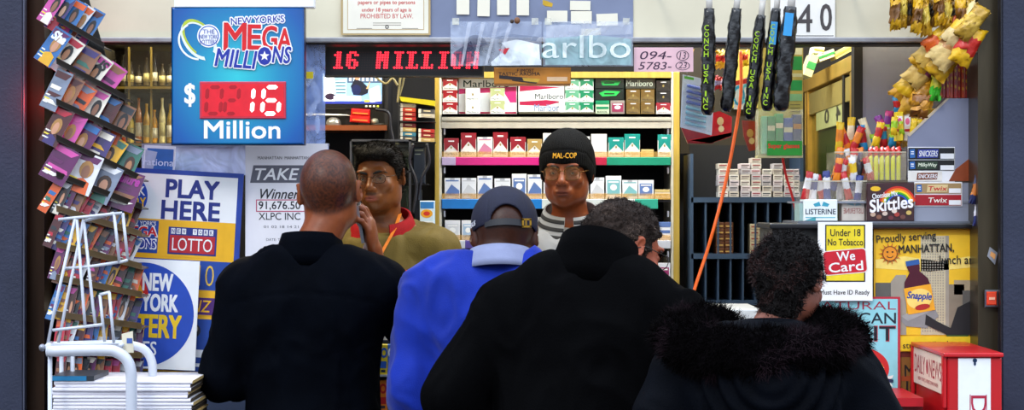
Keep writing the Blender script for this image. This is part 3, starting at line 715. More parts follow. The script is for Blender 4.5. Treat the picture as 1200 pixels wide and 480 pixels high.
def hat_text(t, xa, xb, za, zb):
    g_, gf = glyphs(t, .0); vs = []; gf = [tuple(i+o for i in f_) for o in (0, len(g_)) for f_ in gf]; g_ = [tuple(p) for p in g_]+[(p[0]+.012, p[1]+.03) for p in g_]
    for q_, (u, v) in enumerate(g_):
        th = (xa+(xb-xa)*u); z = za+(zb-za)*v; d = V3((math.sin(th), -math.cos(th), 0))
        q = V3(((.093+.0035)*math.sin(th), .014-(.112+.0035)*math.cos(th), .046+0)); s_ = math.sqrt(max(0, 1-((z-.046)/.104)**2))
        vs.append(a.Hd((.0965*math.sin(th)*s_*1.01, .014-.1165*math.cos(th)*s_*1.01-.0022-.0001*(q_ >= len(g_)//2), z)))
    mb = MB(); mb.faces(vs, gf, M('#e0a41c', .6)); mb.build('hat_lettering', hat, world=False, label='yellow lettering')
hat_text('MAL-COP', -.32, .52, .050, .068)
fl = M('#8e9094', .9, var=.1, scale=14, bump=.5, bscale=420, spec=.2, sheen=.2)
a.garment('fleece', ('torso', 'arms'), fl, g=.026, res=.008, fold=.011, fr=(9, 9, 6), seed=51, hem=.78, cutneck=1.465)
def neckcol(z0, z1, r0, r1, mat, nm, lab=None, th=.007): a.collar(nm, mat, z0, z1, r0, r1, yo=.010, tilt=.032, th=th, open_=.32, label=lab)
neckcol(1.415, 1.515, (.128, .124), (.088, .086), fl, 'collar')
for q in range(3):
    t0 = .22+q*.27; neckcol(1.415+.10*t0, 1.415+.10*(t0+.13), (.128-.040*t0+.0075, .124-.038*t0+.0075), (.128-.040*(t0+.13)+.0075, .124-.038*(t0+.13)+.0075), M('#14161c', .8), 'collar_stripe', 'dark stripe of the collar', .001)
mb = MB(); pts = [on_chest(a, .004, 1.455-.025*i, .003) for i in range(1, 24)]; mb.tube(pts, .0034, M('#2a2c30', .4, .5), 6)
q = pts[1]; mb.box(q.x-.003, q.x+.003, q.y-.006, q.y-.002, q.z-.03, q.z, M('#8a8c90', .3, .9)); mb.build('zip', a.root, world=False)
a.trousers('#15161a')
def spin(mb, cx, cy, Y, deg):
    c = V3(P(cx, cy, Y)); Rm = Matrix.Rotation(math.radians(deg), 3, 'Y'); mb.v = [tuple(Rm @ (V3(v)-c)+c) for v in mb.v]; return mb
def yaw(mb, cx, cy, Y, deg):
    c = V3(P(cx, cy, Y)); Rm = Matrix.Rotation(math.radians(deg), 3, 'Z'); mb.v = [tuple(Rm @ (V3(v)-c)+c) for v in mb.v]; return mb
def curve(pts, n=8):
    pts = [V3(p) for p in pts]; out = []
    for i in range(len(pts)-1):
        p0 = pts[max(i-1, 0)]; p1 = pts[i]; p2 = pts[i+1]; p3 = pts[min(i+2, len(pts)-1)]
        for k in range(n):
            t = k/n; out.append(.5*((2*p1)+(-p0+p2)*t+(2*p0-5*p1+4*p2-p3)*t*t+(-p0+3*p1-3*p2+p3)*t**3))
    return out+[pts[-1]]
paper = lambda c='#f0efe8', r=.6: M(c, r, var=.05, scale=12)
WHITE = paper('#f2f3f5'); BLACK = M('#08080a', .5, var=.1)
YF = 5.5
# ---------------------------------------------------------------- setting
conc = M('#3b3c3f', .9, var=.25, scale=5, bump=.4, bscale=60)
stru(MB().box(-4, 4, -1.2, 7.6, -.12, 0, conc).build('floor'))
stru(MB().box(-1.9, 1.95, 5.78, 7.2, 0, .12, M('#2a2622', .8, var=.2, scale=6)).build('floor'))
dk = M('#121216', .7, var=.25, scale=6, bump=.2)
stru(MB().box(-1.9, 1.95, 7.2, 7.28, 0, 2.9, M('#15151a', .7, var=.3, scale=4)).build('wall_back'))
stru(MB().box(-1.98, -1.9, 5.5, 7.28, 0, 2.9, M('#4a4436', .7, var=.2, scale=4)).build('wall_left'))
stru(MB().box(1.95, 2.03, 5.5, 7.28, 0, 2.9, M('#5a5638', .7, var=.3, scale=4)).build('wall_right'))
stru(MB().box(-1.98, 2.03, 5.5, 7.28, 2.62, 2.7, M('#b8b4a0', .7, var=.1)).build('ceiling'))
mb = MB(); hm = M('#dcd4ba', .42, var=.08, scale=5, bump=.12, bscale=14)
mb.pbox(60, -120, 1160, 45, YF, YF+.06, hm); mb.pbox(503, -120, 742, 44.5, YF-.004, YF, M('#7f88a2', .4, .3, var=.15, scale=5))
stru(mb.build('wall_front'))
mb = MB(); mb.pbox(60, 43.5, 1160, 49.5, YF-.03, YF+.08, M('#a0a0a4', .4, .4, var=.2, scale=20)); mb.pbox(60, 49.5, 1160, 52, YF-.01, YF+.08, BLACK)
stru(mb.build('trim_1', bevel=.003))
# jambs
bg = M('#2f3448', .5, .35, var=.2, scale=7, bump=.25, bscale=130)
mb = MB(); mb.pbox(-160, -140, 26.5, 860, 5.28, 5.6, bg); mb.pbox(26.5, -140, 29, 860, 5.275, 5.3, M('#55596a', .4, .5)); stru(mb.build('trim_2', bevel=.004))
brn = M('#33241a', .35, .5, spec=.2, var=.45, scale=3, stretch=(6, 1, .8), bump=.1)
mb = MB(); mb.pbox(29, -140, 52, 860, 5.32, 5.6, brn); stru(mb.build('trim_3'))
mb = MB(); mb.pbox(52, -140, 68, 860, 5.42, 5.6, M('#020203', .9, spec=.0)); stru(mb.build('trim_4'))
mb = MB(); mb.pbox(1175, -140, 1360, 860, 5.28, 5.6, bg); mb.pbox(1172.5, -140, 1175, 860, 5.275, 5.3, M('#23242c', .4, .5)); stru(mb.build('trim_5', bevel=.004))
mb = MB(); mb.pbox(1146, -140, 1172.5, 860, 5.33, 5.6, M('#4a4232', .32, .6, var=.45, scale=3, stretch=(6, 1, .8), bump=.1)); stru(mb.build('trim_6'))
mb = MB(); Y = 5.45; mb.pbox(1010, 40, 1150, 268, 5.72, 5.75, M('#a0a4b8', .5, .2, var=.12, scale=4)); mb.pbox(1001, -120, 1011, 265, 5.70, 5.75, M('#1a150e', .6))
stru(mb.build('wall_right'))
# little things on the right jamb
mb = MB(); Y = 5.322; mb.bbox(1154.5, 339.5, 1170.5, 360, Y-.012, Y, M('#8d8f96', .3, .8), .003); 
mb.bbox(1156.5, 341.5, 1168.5, 357.5, Y-.02, Y-.012, M('#e0401a', .25, coat=.5), .003)
mb.rect(1159, 348, 1166, 351, Y-.0215, M('#f0b090', .4)); mb.build('jamb_light', label='small orange-red square lamp set in the dark right door jamb', cat='light')
mb = MB(); mb.flat([(1157, 300), (1160, 289), (1169, 296), (1166, 310)], 5.325, M('#b8bcc4', .3, .7)); mb.flat([(1160, 299), (1161.5, 294), (1167, 298), (1165.5, 304)], 5.324, M('#e0a060', .4))
mb.extr([P(1157, 300, 5.326), P(1160, 289, 5.326), P(1169, 296, 5.326), P(1166, 310, 5.326)], (0, .003, 0), M('#b8bcc4', .3, .7)); mb.build('sticker', label='small silver diamond-shaped sticker on the right jamb above the orange lamp', cat='sticker')
# ---------------------------------------------------------------- counters
lam = M('#2b2c33', .45, var=.2, scale=8)
r = thing('counter', 'dark sales counter with pale edge running behind the customers', 'counter', (-.45, 5.62, 0))
mb = MB(); mb.box(-1.36, .74, 5.46, 5.76, 0, 1.255, lam); mb.build('base', r)
mb = MB(); mb.box(-1.37, .745, 5.455, 5.78, 1.255, 1.29, M('#cfcfca', .4, var=.06)); mb.build('countertop', r, bevel=.004)
mb = MB(); mb.box(-1.3, .72, 5.454, 5.46, .1, 1.16, M('#33405a', .5, var=.2, scale=8)); mb.build('front_panel', r)
# right cabinet carrying the posters
r = thing('display_cabinet', 'black-topped cabinet on the right whose front carries the posters', 'cabinet', (1.15, 5.58, 0))
mb = MB(); mb.pbox(905, 267, 1150, 840, 5.43, 5.69, M('#30302c', .6)); mb.v = [(x, y, max(z, 0)) for x, y, z in mb.v]; mb.build('base', r)
mb = MB(); mb.pbox(902, 261.5, 1151, 268, 5.40, 5.69, M('#0c0d12', .3, coat=.3)); mb.build('countertop', r, bevel=.004)
# ---------------------------------------------------------------- jackpot sign
m = bpy.data.materials.new('sign_blue'); m.use_nodes = True; nt = m.node_tree; b = nt.nodes['Principled BSDF']; b.inputs['Roughness'].default_value = .18; b.inputs['Coat Weight'].default_value = .4
tc = nt.nodes.new('ShaderNodeTexCoord'); mp = nt.nodes.new('ShaderNodeMapping'); mp.inputs['Location'].default_value = (0, 0, -.5); mp.inputs['Scale'].default_value = (3.0, 0, 2.5)
gr = nt.nodes.new('ShaderNodeTexGradient'); gr.gradient_type = 'SPHERICAL'; cr = nt.nodes.new('ShaderNodeValToRGB')
cr.color_ramp.elements[0].color = (*lin('#0b1f66'), 1); cr.color_ramp.elements[1].color = (*lin('#2ac4cf'), 1); e = cr.color_ramp.elements.new(.35); e.color = (*lin('#0a58a4'), 1); e = cr.color_ramp.elements.new(.62); e.color = (*lin('#0f86b4'), 1)
nt.links.new(tc.outputs['Object'], mp.inputs[0]); nt.links.new(mp.outputs[0], gr.inputs[0]); nt.links.new(gr.outputs[0], cr.inputs[0]); nt.links.new(cr.outputs[0], b.inputs['Base Color'])
SB = m; Y = 5.28
r = thing('jackpot_sign', 'blue lottery jackpot sign with red digital figure hanging above the play-here board', 'sign', P(278, 170, Y))
mb = MB(); mb.bbox(201.5, 9, 356, 169, Y, Y+.05, SB, .004); mb.build('panel', r)
mb = MB(); mb.bbox(200.5, 8, 357, 170, Y+.012, Y+.055, M('#0a1238', .3), .003); mb.build('frame', r)
mb = MB(); mb.bbox(204, -14, 368, 8.5, Y+.0, Y+.045, M('#f4f4f4', .4, var=.03), .002); mb.build('header_card', r, label='white card strip along the top of the sign')
t = Y-.0008; wh = M('#f5f6fa', .35, var=.03); red = M('#d8141c', .35, var=.08); nb = M('#1c2f9c', .35, var=.08)
mb = MB()
mb.disc(233, 47, 27, 17, t, M('#e8f4ee', .35), a0=20, a1=330, inner=.82, rot=-52); mb.disc(235, 46, 28, 16, t-.0003, M('#b8c838', .35), a0=60, a1=290, inner=.86, rot=-50)
mb.disc(232, 48, 24, 22, t-.0004, M('#eef6fa', .35), a0=150, a1=300, inner=.9, rot=-30)
mb.disc(244.5, 42, 13.5, 13.5, t-.0006, wh); mb.disc(244.5, 42, 12, 12, t-.0009, M('#2b55b4', .35), inner=.9)
for i, (w_, s_) in enumerate(((7, 'THE'), (10.5, 'NEW YORK'), (10.5, 'LOTTERY'))): mb.text(s_, 244.5-w_, 34.5+i*6, 244.5+w_, 39.5+i*6, t-.0011, M('#20409c', .4), .02)
def outl(s_, bx, col, b0=.05, b1=.0, rot=0, shear=0, dy=0):
    a_, b_, c_, d_ = bx; e = 1.5
    for k in range(12): ex, ey = e*math.cos(k*.5236), e*math.sin(k*.5236); mb.text(s_, a_+ex, b_+ey, c_+ex, d_+ey, t-.0010-dy-k*5e-5, wh, .014, shear, rot)
    mb.text(s_, a_, b_, c_, d_, t-.0020-dy, col, b1, shear, rot)
outl("NEW YORK'S", (270.5, 19, 333, 27.5), nb, .09, .02, rot=3)
for k_, q in enumerate(zip('MEGA', ((262, 26.5, 289, 59), (290, 28.5, 306, 58), (307, 30, 325, 59), (325, 33, 342, 59)))): outl(q[0], q[1], red, .06, .045, rot=-1, dy=.0004+.0003*k_)
outl('MILLI', (252, 58, 301, 79), nb, .1, .045, rot=-4.5, shear=.15, dy=.002); outl('O', (302, 55, 318, 76), nb, .1, .045, dy=.002); outl('NS', (319, 54, 341, 74), nb, .1, .045, rot=-3, shear=.15, dy=.0024)
star = [(310+6*(1 if i % 2 == 0 else .42)*math.sin(i*math.pi/5), 65.5-6*(1 if i % 2 == 0 else .42)*math.cos(i*math.pi/5)) for i in range(10)]
mb.disc(310, 65.5, 6.6, 7.6, t-.0045, nb); mb.flat(star, t-.0049, wh)
mb.text('$', 216, 97.5, 229, 125, t, wh, .05); mb.text('Million', 239, 141, 328.5, 162.5, t, wh, .05)
mb.build('lettering', r, label='red, white and blue printed logo lettering')
mb = MB(); mb.bbox(234, 95.5, 335, 139, t-.004, t, M('#c83048', .35), .002); mb.rect(236.5, 98, 332.5, 136.5, t-.0046, M('#d01828', .3, emit=.28)); d = mb.build('display', r, label='red panel of the numeric display')
def seg7(mb, x, y, w, h, on, mt, th=4., Y=0, sh=.08):
    S = {'a': [(0,0),(1,0)], 'd': [(0,1),(1,1)], 'g': [(0,.5),(1,.5)], 'f': [(0,0),(0,.5)], 'b': [(1,0),(1,.5)], 'e': [(0,.5),(0,1)], 'c': [(1,.5),(1,1)]}
    for s_ in on:
        (a_, b_), (c_, d_) = S[s_]; g_ = th*.55
        if s_ in 'adg': q = [(x+g_, y+b_*h), (x+g_+th/2, y+b_*h-th/2), (x+w-g_-th/2, y+b_*h-th/2), (x+w-g_, y+b_*h), (x+w-g_-th/2, y+b_*h+th/2), (x+g_+th/2, y+b_*h+th/2)]
        else:
            y0_, y1_ = y+b_*h+g_*.5, y+d_*h-g_*.5; xx = x+a_*w; q = [(xx, y0_), (xx+th/2, y0_+th/2), (xx+th/2, y1_-th/2), (xx, y1_), (xx-th/2, y1_-th/2), (xx-th/2, y0_+th/2)]
        mb.flat([(px_+sh*(y+h-py_), py_) for px_, py_ in q][::-1], Y, mt)
mb = MB(); on = M('#ffe8e4', .3, emit=1.1, var=.02); off = M('#b01020', .3)
seg7(mb, 293-17, 102, 19, 31, 'bc', on, 5, t-.0052); mb.build('digit', d, label='glowing pale digit 1'); mb = MB(); seg7(mb, 307, 102, 19, 31, 'afgedc', on, 5, t-.0052); mb.build('digit', d, label='glowing pale digit 6')
mb = MB(); seg7(mb, 241, 102, 17, 31, 'abcdef', off, 4.5, t-.0050); mb.build('digit', d, label='unlit dark red digit'); mb = MB(); seg7(mb, 263, 102, 15, 31, 'abged', off, 4.5, t-.0050); mb.build('digit', d, label='unlit dark red digit')
mb = MB()
for x in (215, 345): mb.tube([P(x, -60, Y+.03), P(x, 9, Y+.03)], .0015, M('#303030', .5, .5), 6)
mb.build('hanging_wire', r)
# ---------------------------------------------------------------- dot matrix sign
FONT = {'1': '0010001100001000010000100001000111000'[:35], '6': '', 'M': '', 'I': '', 'L': '', 'O': '', 'N': ''}
FONT = {'1': ['00110','01110','00110','00110','00110','00110','01111'], '6': ['01110','11011','11000','11110','11011','11011','01110'],
 'M': ['11011','11111','11111','11111','11011','11011','11011'], 'I': ['01111','00110','00110','00110','00110','00110','01111'], 'L': ['11110','01100','01100','01100','01100','01101','11111'],
 'O': ['01110','11011','11011','11011','11011','11011','01110'], 'N': ['11011','11011','11111','11111','11111','11011','11011'], ' ': ['00000']*7}
Y = 5.60
r = thing('dot_matrix_sign', 'long black dot-matrix sign with red running letters under the header', 'sign', P(472, 89, Y))
mb = MB(); mb.bbox(380, 53, 567, 89.5, Y, Y+.06, M('#0a080a', .4), .004); mb.build('housing', r)
mb = MB(); mb.rect(387, 59, 562, 84, Y-.0005, M('#17090b', .35)); sc_ = mb.build('screen', r)
on = M('#ff2a3c', .4, emit=2.3, var=.0); off = M('#3a1a1c', .4, var=.0); mo = MB(); mf = MB(); msg = '16 MILLION'; px0 = 389.5; st = 2.93
for i in range(59):
    for j in range(8):
        ch = msg[i//6] if i//6 < len(msg) else ' '; q = i % 6
        lit = j < 7 and q < 5 and FONT[ch][j][q] == '1'
        x_ = px0+i*st; y_ = 61.5+j*2.95
        (mo if lit else mf).disc(x_+.7*(3-j)*.35, y_, 1.35 if lit else .75, 1.35 if lit else .75, Y-.0012, on if lit else off, 8)
mf.build('unlit_dots', sc_); mo.build('lit_letters', sc_, label='glowing red letters 16 MILLION')
mb = MB(); 
for x in (400, 550): mb.pbox(x-3, 40, x+3, 54, Y+.02, Y+.03, M('#303034', .4, .6))
mb.build('bracket', r)
# ---------------------------------------------------------------- header notices
Y = YF-.0075
def sheet(name, a, b, c, d, Y, col='#f0efe8', th=.0015): mb = MB(); mb.pbox(a, b, c, d, Y, Y+th, paper(col)); return mb
mb = sheet('x', 399.5, -42, 504.5, 41, Y-.004, '#b9a070', .004); t = Y-.0045
mb.rect(402, -40, 502, 39, t, paper('#e9e4d0')); mb.rect(407, -36, 497, 35, t-.0003, paper('#c4a878')); mb.rect(407.8, -35, 496.2, 34.2, t-.0006, paper('#efe9d8'))
rd = M('#c8282a', .6)
for s_, bx in (('PROHIBITED TO SELL TO', (424, -34, 484, -28)), ('cigarettes, tobacco, rolling', (418, -26, 488, -20)), ('papers, powdered tobacco,', (420, -17, 486, -11)), ('papers or pipes to persons', (419.5, .5, 486.5, 6.5)), ('under 18 years of age is', (424, 9, 482, 15)), ('PROHIBITED BY LAW.', (422.5, 16, 484, 21.5))):
    if bx[1] > -1: mb.text(s_, *bx, t-.0009, rd, .012)
for x0, x1, y in ((437, 470, 26.5), (418, 436, 33), (471, 490, 33), (437, 470, 29)): mb.rect(x0, y, x1, y+.7, t-.0009, paper('#8a8070'))
mb.disc(453.5, 31.5, 2.2, 2.4, t-.001, paper('#303030'), 14, inner=.5); mb.build('notice', label='framed cream tobacco-law notice with red print on the header', cat='notice')
LB = [(535, -8, 550, 17, 0), (559.5, -8, 574, 19, 1), (582.5, -8, 597, 17.5, 0), (605.5, -8, 620, 18, 0), (668, 1, 692, 12, 1), (641, 12.5, 665, 26, 0), (669, 13, 693.5, 27.5, 0), (699, 16, 724, 30, -2), (680, 35, 703, 43, -4)]
LN = ['plain cream paper slip, leftmost of four hanging at the frame top', 'plain cream paper slip, second of four at the frame top, slightly longer', 'plain cream paper slip, third of four at the frame top', 'plain cream paper slip, rightmost of four at the frame top', 'cream paper label taped highest on the right header sheet', 'cream paper label at left of the middle row of three', 'cream paper label in the centre of the middle row of three', 'cream paper label at right of the middle row, tilted', 'small cream label low on the sheet of blue letters']
for (a_, b_, c_, d_, ro), nm in zip(LB, LN):
    mb = MB(); mb.pbox(a_, b_, c_, d_, YF-.0105, YF-.0095 if d_ < 20 or True else 0, paper('#ece6d2')); spin(mb, (a_+c_)/2, (b_+d_)/2, YF-.01, ro)
    mb.v = [(x, y-(.045 if d_ > 30 else 0), z) for x, y, z in mb.v]; mb.build('paper_label', label=nm, cat='label', group='paper labels taped to the header')
# clear hanging sheets
def filmsheet(a, b, c, d, Y, lab, art):
    mb = MB(); n = 10; rings = []
    x0, _, z1 = P(a, b, Y); x1, _, z0 = P(c, d, Y)
    for j in range(n+1):
        z = z1+(z0-z1)*j/n; rings.append([(x0+(x1-x0)*i/n, Y+.004*math.sin(i*1.1+j*.6)*(.3+j/n), z) for i in range(n+1)])
    mb.loft(rings, M_clear('#cfdcf2', .36, .12), closed=False); o = mb.build('plastic_sheet', label=lab, cat='sheet', group='clear sheets hanging from the header'); 
    mb = MB(); art(mb); mb.build('printed_picture', o)
    for x in (a+6, c-8): mb = MB(); mb.pbox(x-4, b-4, x+4, b+4, Y-.006, Y-.005, M_clear('#e8e8d8', .4, .3)); mb.build('tape', o)
def art1(mb):
    Y = 5.432
    mb.disc(557, 58, 15, 17, Y, M_clear('#16204a', .45, .3), 24, 20, 200); mb.flat([(531, 62), (552, 48), (560, 70), (540, 76)], Y-.0005, M_clear('#2a3050', .6, .3))
    mb.flat([(588, 50), (606, 46), (632, 52), (633, 74), (604, 70)], Y-.001, M_clear('#f4fafc', .85, .3)); mb.flat([(575, 73), (595, 56), (634, 70), (634, 76), (576, 77)], Y-.0013, M_clear('#e8f2f8', .8, .3))
    mb.flat([(584, 58), (597, 56), (592, 64)], Y-.002, M('#c02030', .5)); mb.flat([(570, 45), (600, 40), (632, 43), (628, 48), (596, 46)], Y-.0016, M_clear('#6c7890', .6, .3))
    for k_ in range(4): mb.flat([(548+k_*16, 26), (553+k_*16, 26), (543+k_*14, 76), (540+k_*14, 76)], Y-.0022, M_clear('#e6ecf8', .35, .3))
def art2(mb):
    Y = 5.432
    mb.flat([(639, 45), (700, 41), (740, 46), (740, 76), (639, 76)], Y, M_clear('#a8d0d4', .55, .3))
    mb.flat([(640, 30), (740, 26), (740, 40), (640, 44)], Y-.0004, M_clear('#e8ecf4', .3, .3))
    mb.text('arlbo', 634, 42, 738, 69, Y-.0016, M_clear('#7fb8bc', .5, .3), .0); mb.text('arlbo', 635.5, 41, 739, 68, Y-.0021, M_clear('#f2fbf8', .75, .3), .0)
filmsheet(528, 25, 635, 77, 5.44, 'clear sheet with dark blue and white racing picture, above the amber carton', art1)
filmsheet(636.5, 25, 742, 77.5, 5.44, 'clear sheet with large pale letters, beside the pink number card', art2)
mb = MB(); mb.ell(P(606, 24, 5.43), (.009, .006, .010), M('#7a5030', .6)); mb.ell(P(600, 25, 5.43), (.006, .005, .006), M('#3a2a1c', .6)); mb.build('clip', label='small brown clip holding the left clear sheet', cat='clip')
mb = MB(); mb.prism([(636, 0), (641, 1), (648, 4), (647, 8), (639, 7), (636, 5)], 5.42, 5.435, M('#c8a020', .4)); mb.build('clip', label='small yellow clip between the two clear sheets', cat='clip')
mb = sheet('x', 743, 55.5, 812.5, 84, 5.46, '#f0c4cc'); t = 5.4594; ink = M('#402040', .6)
mb.text('094-', 750, 60, 787, 69.5, t, ink, .0, .2); mb.text('13', 796, 61, 804, 69, t, ink, 0, .2); mb.disc(800, 65, 7.5, 6, t, ink, 24, inner=.88)
mb.text('5783-', 748, 72.5, 787, 81.5, t, ink, .0, .2); mb.text('23', 795, 73, 805, 80, t, ink, 0, .2); mb.disc(800, 77, 8.5, 5.2, t, ink, 24, inner=.88)
mb.build('number_card', label='pink card with two handwritten numbers below the header', cat='card')
mb = MB(); mb.bbox(579, 79, 669, 98.5, 5.46, 5.55, M('#c07a1c', .5, var=.12), .002); t = 5.4593
mb.text('F.IMOST', 606, 80.5, 626, 84.5, t, M('#3a0c0c', .5), .02); mb.text('TASTIC AROMA', 584, 84.5, 633, 88.5, t, M('#180808', .5), .03)
mb.flat([(585, 88), (618, 91), (618, 95), (585, 92)][::-1], t, M('#1c1018', .4)); mb.flat([(612, 91), (633, 92.5), (630, 97), (614, 95)][::-1], t-.0002, M('#caa030', .5)); mb.flat([(600, 93.5), (630, 96.5), (628, 98), (600, 94.5)][::-1], t-.0004, M('#201410', .5)); mb.rect(641, 90, 665, 95, t, M('#dcb890', .5))
mb.build('cigar_carton', label='amber cardboard carton with dark printed cigar above the cigarette cabinet', cat='carton')
mb = sheet('x', 903, -22, 978.5, 46, YF-.012, '#f4f1ea'); t = YF-.0128; ink = M('#4a4444', .6)
mb.text('4', 934, 5, 952, 37.5, t, ink, .02); mb.text('0', 961, 4.5, 975, 36, t, ink, .03); mb.rect(905, 41.5, 977, 42.3, t, ink)
mb.build('number_sign', label='white sign with large grey numerals 40 on the right of the header', cat='sign')
# ---------------------------------------------------------------- lottery posters on the left
Y = 5.44; yel = M('#f0b414', .5, var=.05); blu = M('#14439c', .5, var=.08); navy = M('#182a80', .5, var=.08)
mb = MB(); mb.pbox(96, 203.5, 285, 440, Y, Y+.012, M('#1b3fa0', .45)); t = Y-.0006
L1, L2, L3, L4, L5 = t, t-.0006, t-.0012, t-.0018, t-.0024
mb.rect(98, 209, 279, 262, L1, WHITE); mb.text('PLAY', 195, 214, 258, 236, L2, navy, .085); mb.text('HERE', 191, 239, 260, 261.5, L2, navy, .085)
mb.rect(98, 262, 279, 440, L1, yel)
mb.rect(98, 264, 189, 302, L2, blu)
mb.text("NEW YORK'S", 152, 265, 186, 270, L3, WHITE, .02); mb.text('MEGA', 145, 270, 189, 284, L3, WHITE, .12); mb.text('MEGA', 146.5, 271.5, 187.5, 282.5, L4, red, .06); mb.text('MILLIONS', 141, 285, 188, 298, L3, WHITE, .12); mb.text('MILLIONS', 142.5, 286.5, 186.5, 296.5, L4, nb, .05)
mb.rect(193, 264, 266, 305, L2, yel); mb.rect(201, 270, 258, 302, L3, navy)
mb.rect(203, 279.5, 256, 300, L4, M('#b81c28', .5))
for i, c in enumerate('NEW YORK'):
    if c != ' ': mb.rect(204+i*6.4, 271.5, 208.8+i*6.4, 278, L4, WHITE); mb.text(c, 205+i*6.4, 272.5, 208+i*6.4, 277, L5, navy, .03)
mb.text('LOTTO', 206, 282.5, 253, 297.5, L5, WHITE, .0)
mb.rect(98, 308, 279, 342, L2, blu); mb.text('10', 239, 313, 257, 337, L3, M('#e8c040', .5), -.012); mb.text('TAKE', 178, 316, 232, 336, L3, M('#e8c040', .5), -.012)
mb.rect(98, 347, 279, 372, L2, yel); mb.rect(150, 351, 262, 371, L3, M('#4a1a70', .5)); mb.text('WINZ', 212, 354, 256, 368, L4, yel, .02, .2)
mb.rect(98, 376, 279, 438, L2, blu); mb.rect(98, 412, 279, 421, L3, WHITE); mb.rect(98, 428, 279, 432, L3, WHITE)
mb.disc(237, 390, 8, 8, L3, M('#2a2a30', .5), 20); mb.disc(237, 388, 5, 5, L4, M('#c8c0b0', .5), 20); mb.disc(233, 402, 6, 4, L4, M('#c04030', .5), 16)
spin(mb, 285, 210, Y, 3.2); mb.build('lottery_board', label='white and blue PLAY HERE lottery board with yellow panels', cat='sign')
mb = MB(); Y = 5.40; mb.pbox(118, 306, 234, 434, Y, Y+.006, WHITE); t = Y-.0006; L1, L2, L3, L4 = t, t-.0006, t-.0012, t-.0018
mb.disc(169, 371, 61, 61, L1, M('#1a48b4', .4, var=.08), 64)
mb.text('NEW', 168, 322, 204, 343, L2, WHITE, .075); mb.text('YORK', 168, 346, 211, 367, L2, WHITE, .075); mb.text('LOTTERY', 122, 370, 216, 398, L2, M('#f4c818', .4), .075); mb.text('GAMES', 132, 402, 188, 419, L2, WHITE, .03)
for i, c in enumerate(('#d02020', '#f0a018', '#f0e020', '#209040')): mb.disc(146, 352, 30-i*6, 34-i*7, L2-.0002*i, M(c, .5), 24, 0, 100)
spin(mb, 232, 306, Y, 2.6); mb.build('round_lottery_sign', label='square white card with big blue disc reading NEW YORK lottery', cat='sign')
mb = MB(); Y = 5.415; mb.disc(150, 229, 23, 25, Y, M('#1a48b4', .4), 40); mb.text('YORK', 136, 218, 170, 229, Y-.0006, WHITE, .03); mb.text('LOTTERY', 124, 231, 171, 243, Y-.0006, M('#f4c818', .4), .04)
mb.build('round_lottery_sticker', label='small blue disc with yellow letters behind the magazines, over the board corner', cat='sticker')
Y = 5.46; mb = sheet('x', 287.5, 168, 384, 318, Y, '#eceaf0'); t = Y-.0006; dg = M('#23232c', .6); gy = M('#62626e', .6)
mb.text('MANHATTAN  MANHATTAN', 302, 183, 362, 186.5, t, dg, .01)
mb.flat([(293, 214), (297, 193.5), (372, 193.5), (368, 214)], t, gy); mb.text('TAKE 5', 299, 197, 366, 211, t-.0006, WHITE, .04, .25)
mb.text('Winners', 305, 221, 356, 233, t, dg, .03, .35); mb.rect(300, 233.5, 368, 248, t, M('#c05070', .6)); mb.rect(301.2, 234.7, 366.8, 246.8, t-.0003, paper('#f0eef2')); mb.text('91,676.50', 303, 235.5, 352, 246.5, t-.0008, dg, .012)
mb.text('XLPC INC', 303, 249, 352, 257.5, t, dg, .005); mb.text('01 02 18 14 21', 309, 264, 350, 267, t, gy, 0); mb.text('DATE: TUESDAY', 312, 279, 345, 282, t, gy, 0)
mb.build('winners_poster', label='white winners poster with grey slanted banner behind the shaved head', cat='poster')
# frosted strip with a blue card
mb = MB(); mb.pbox(166, 168, 385, 205, 5.56, 5.565, M_clear('#b8c8ec', .75, .4)); mb.pbox(166, 168, 385, 171, 5.55, 5.57, M('#8890a8', .4, .5)); mb.build('window_3')['kind'] = 'structure'
mb = MB(); mb.pbox(168.5, 170.5, 205, 201, 5.50, 5.504, M('#dfe6f4', .4)); mb.rect(172, 174, 203, 198, 5.4994, M('#2c68b8', .4)); mb.text('rational', 168, 186, 206, 194, 5.4988, M('#dce8ff', .5), .02); mb.flat([(170, 176), (184, 178), (180, 198), (170, 199)], 5.4992, M('#a8b8d8', .5))
spin(mb, 186, 186, 5.5, 3); mb.build('blue_card', label='small blue and white printed card at the bottom of the window beside the magazines', cat='card')
mb = MB(); mb.pbox(357, 52, 381, 205, 5.50, 5.506, M_clear('#9fb8f0', .42, .15)); mb.build('window_4')['kind'] = 'structure'
mb = MB()
for i, (x, y, rx, ry, ro) in enumerate(((364, 90, 4, 12, 20), (370, 108, 5, 14, -15), (366, 128, 4, 10, 30), (372, 145, 3, 12, 0))):
    c = V3(P(x, y, 5.56)); mb.ell(c, (rx/390, .006, ry/390), M_clear('#e0ecff', .65, .25), 10, 8, Matrix.Rotation(math.radians(ro), 3, 'Y'))
mb.build('plastic_bag', label='crumpled clear plastic bag stuck beside the jackpot sign', cat='bag')
mb = MB(); mb.pbox(359, 84, 367, 92, 5.49, 5.492, M('#e8d020', .5)); mb.build('sticker', label='tiny yellow sticker on the glass right of the jackpot sign', cat='sticker')
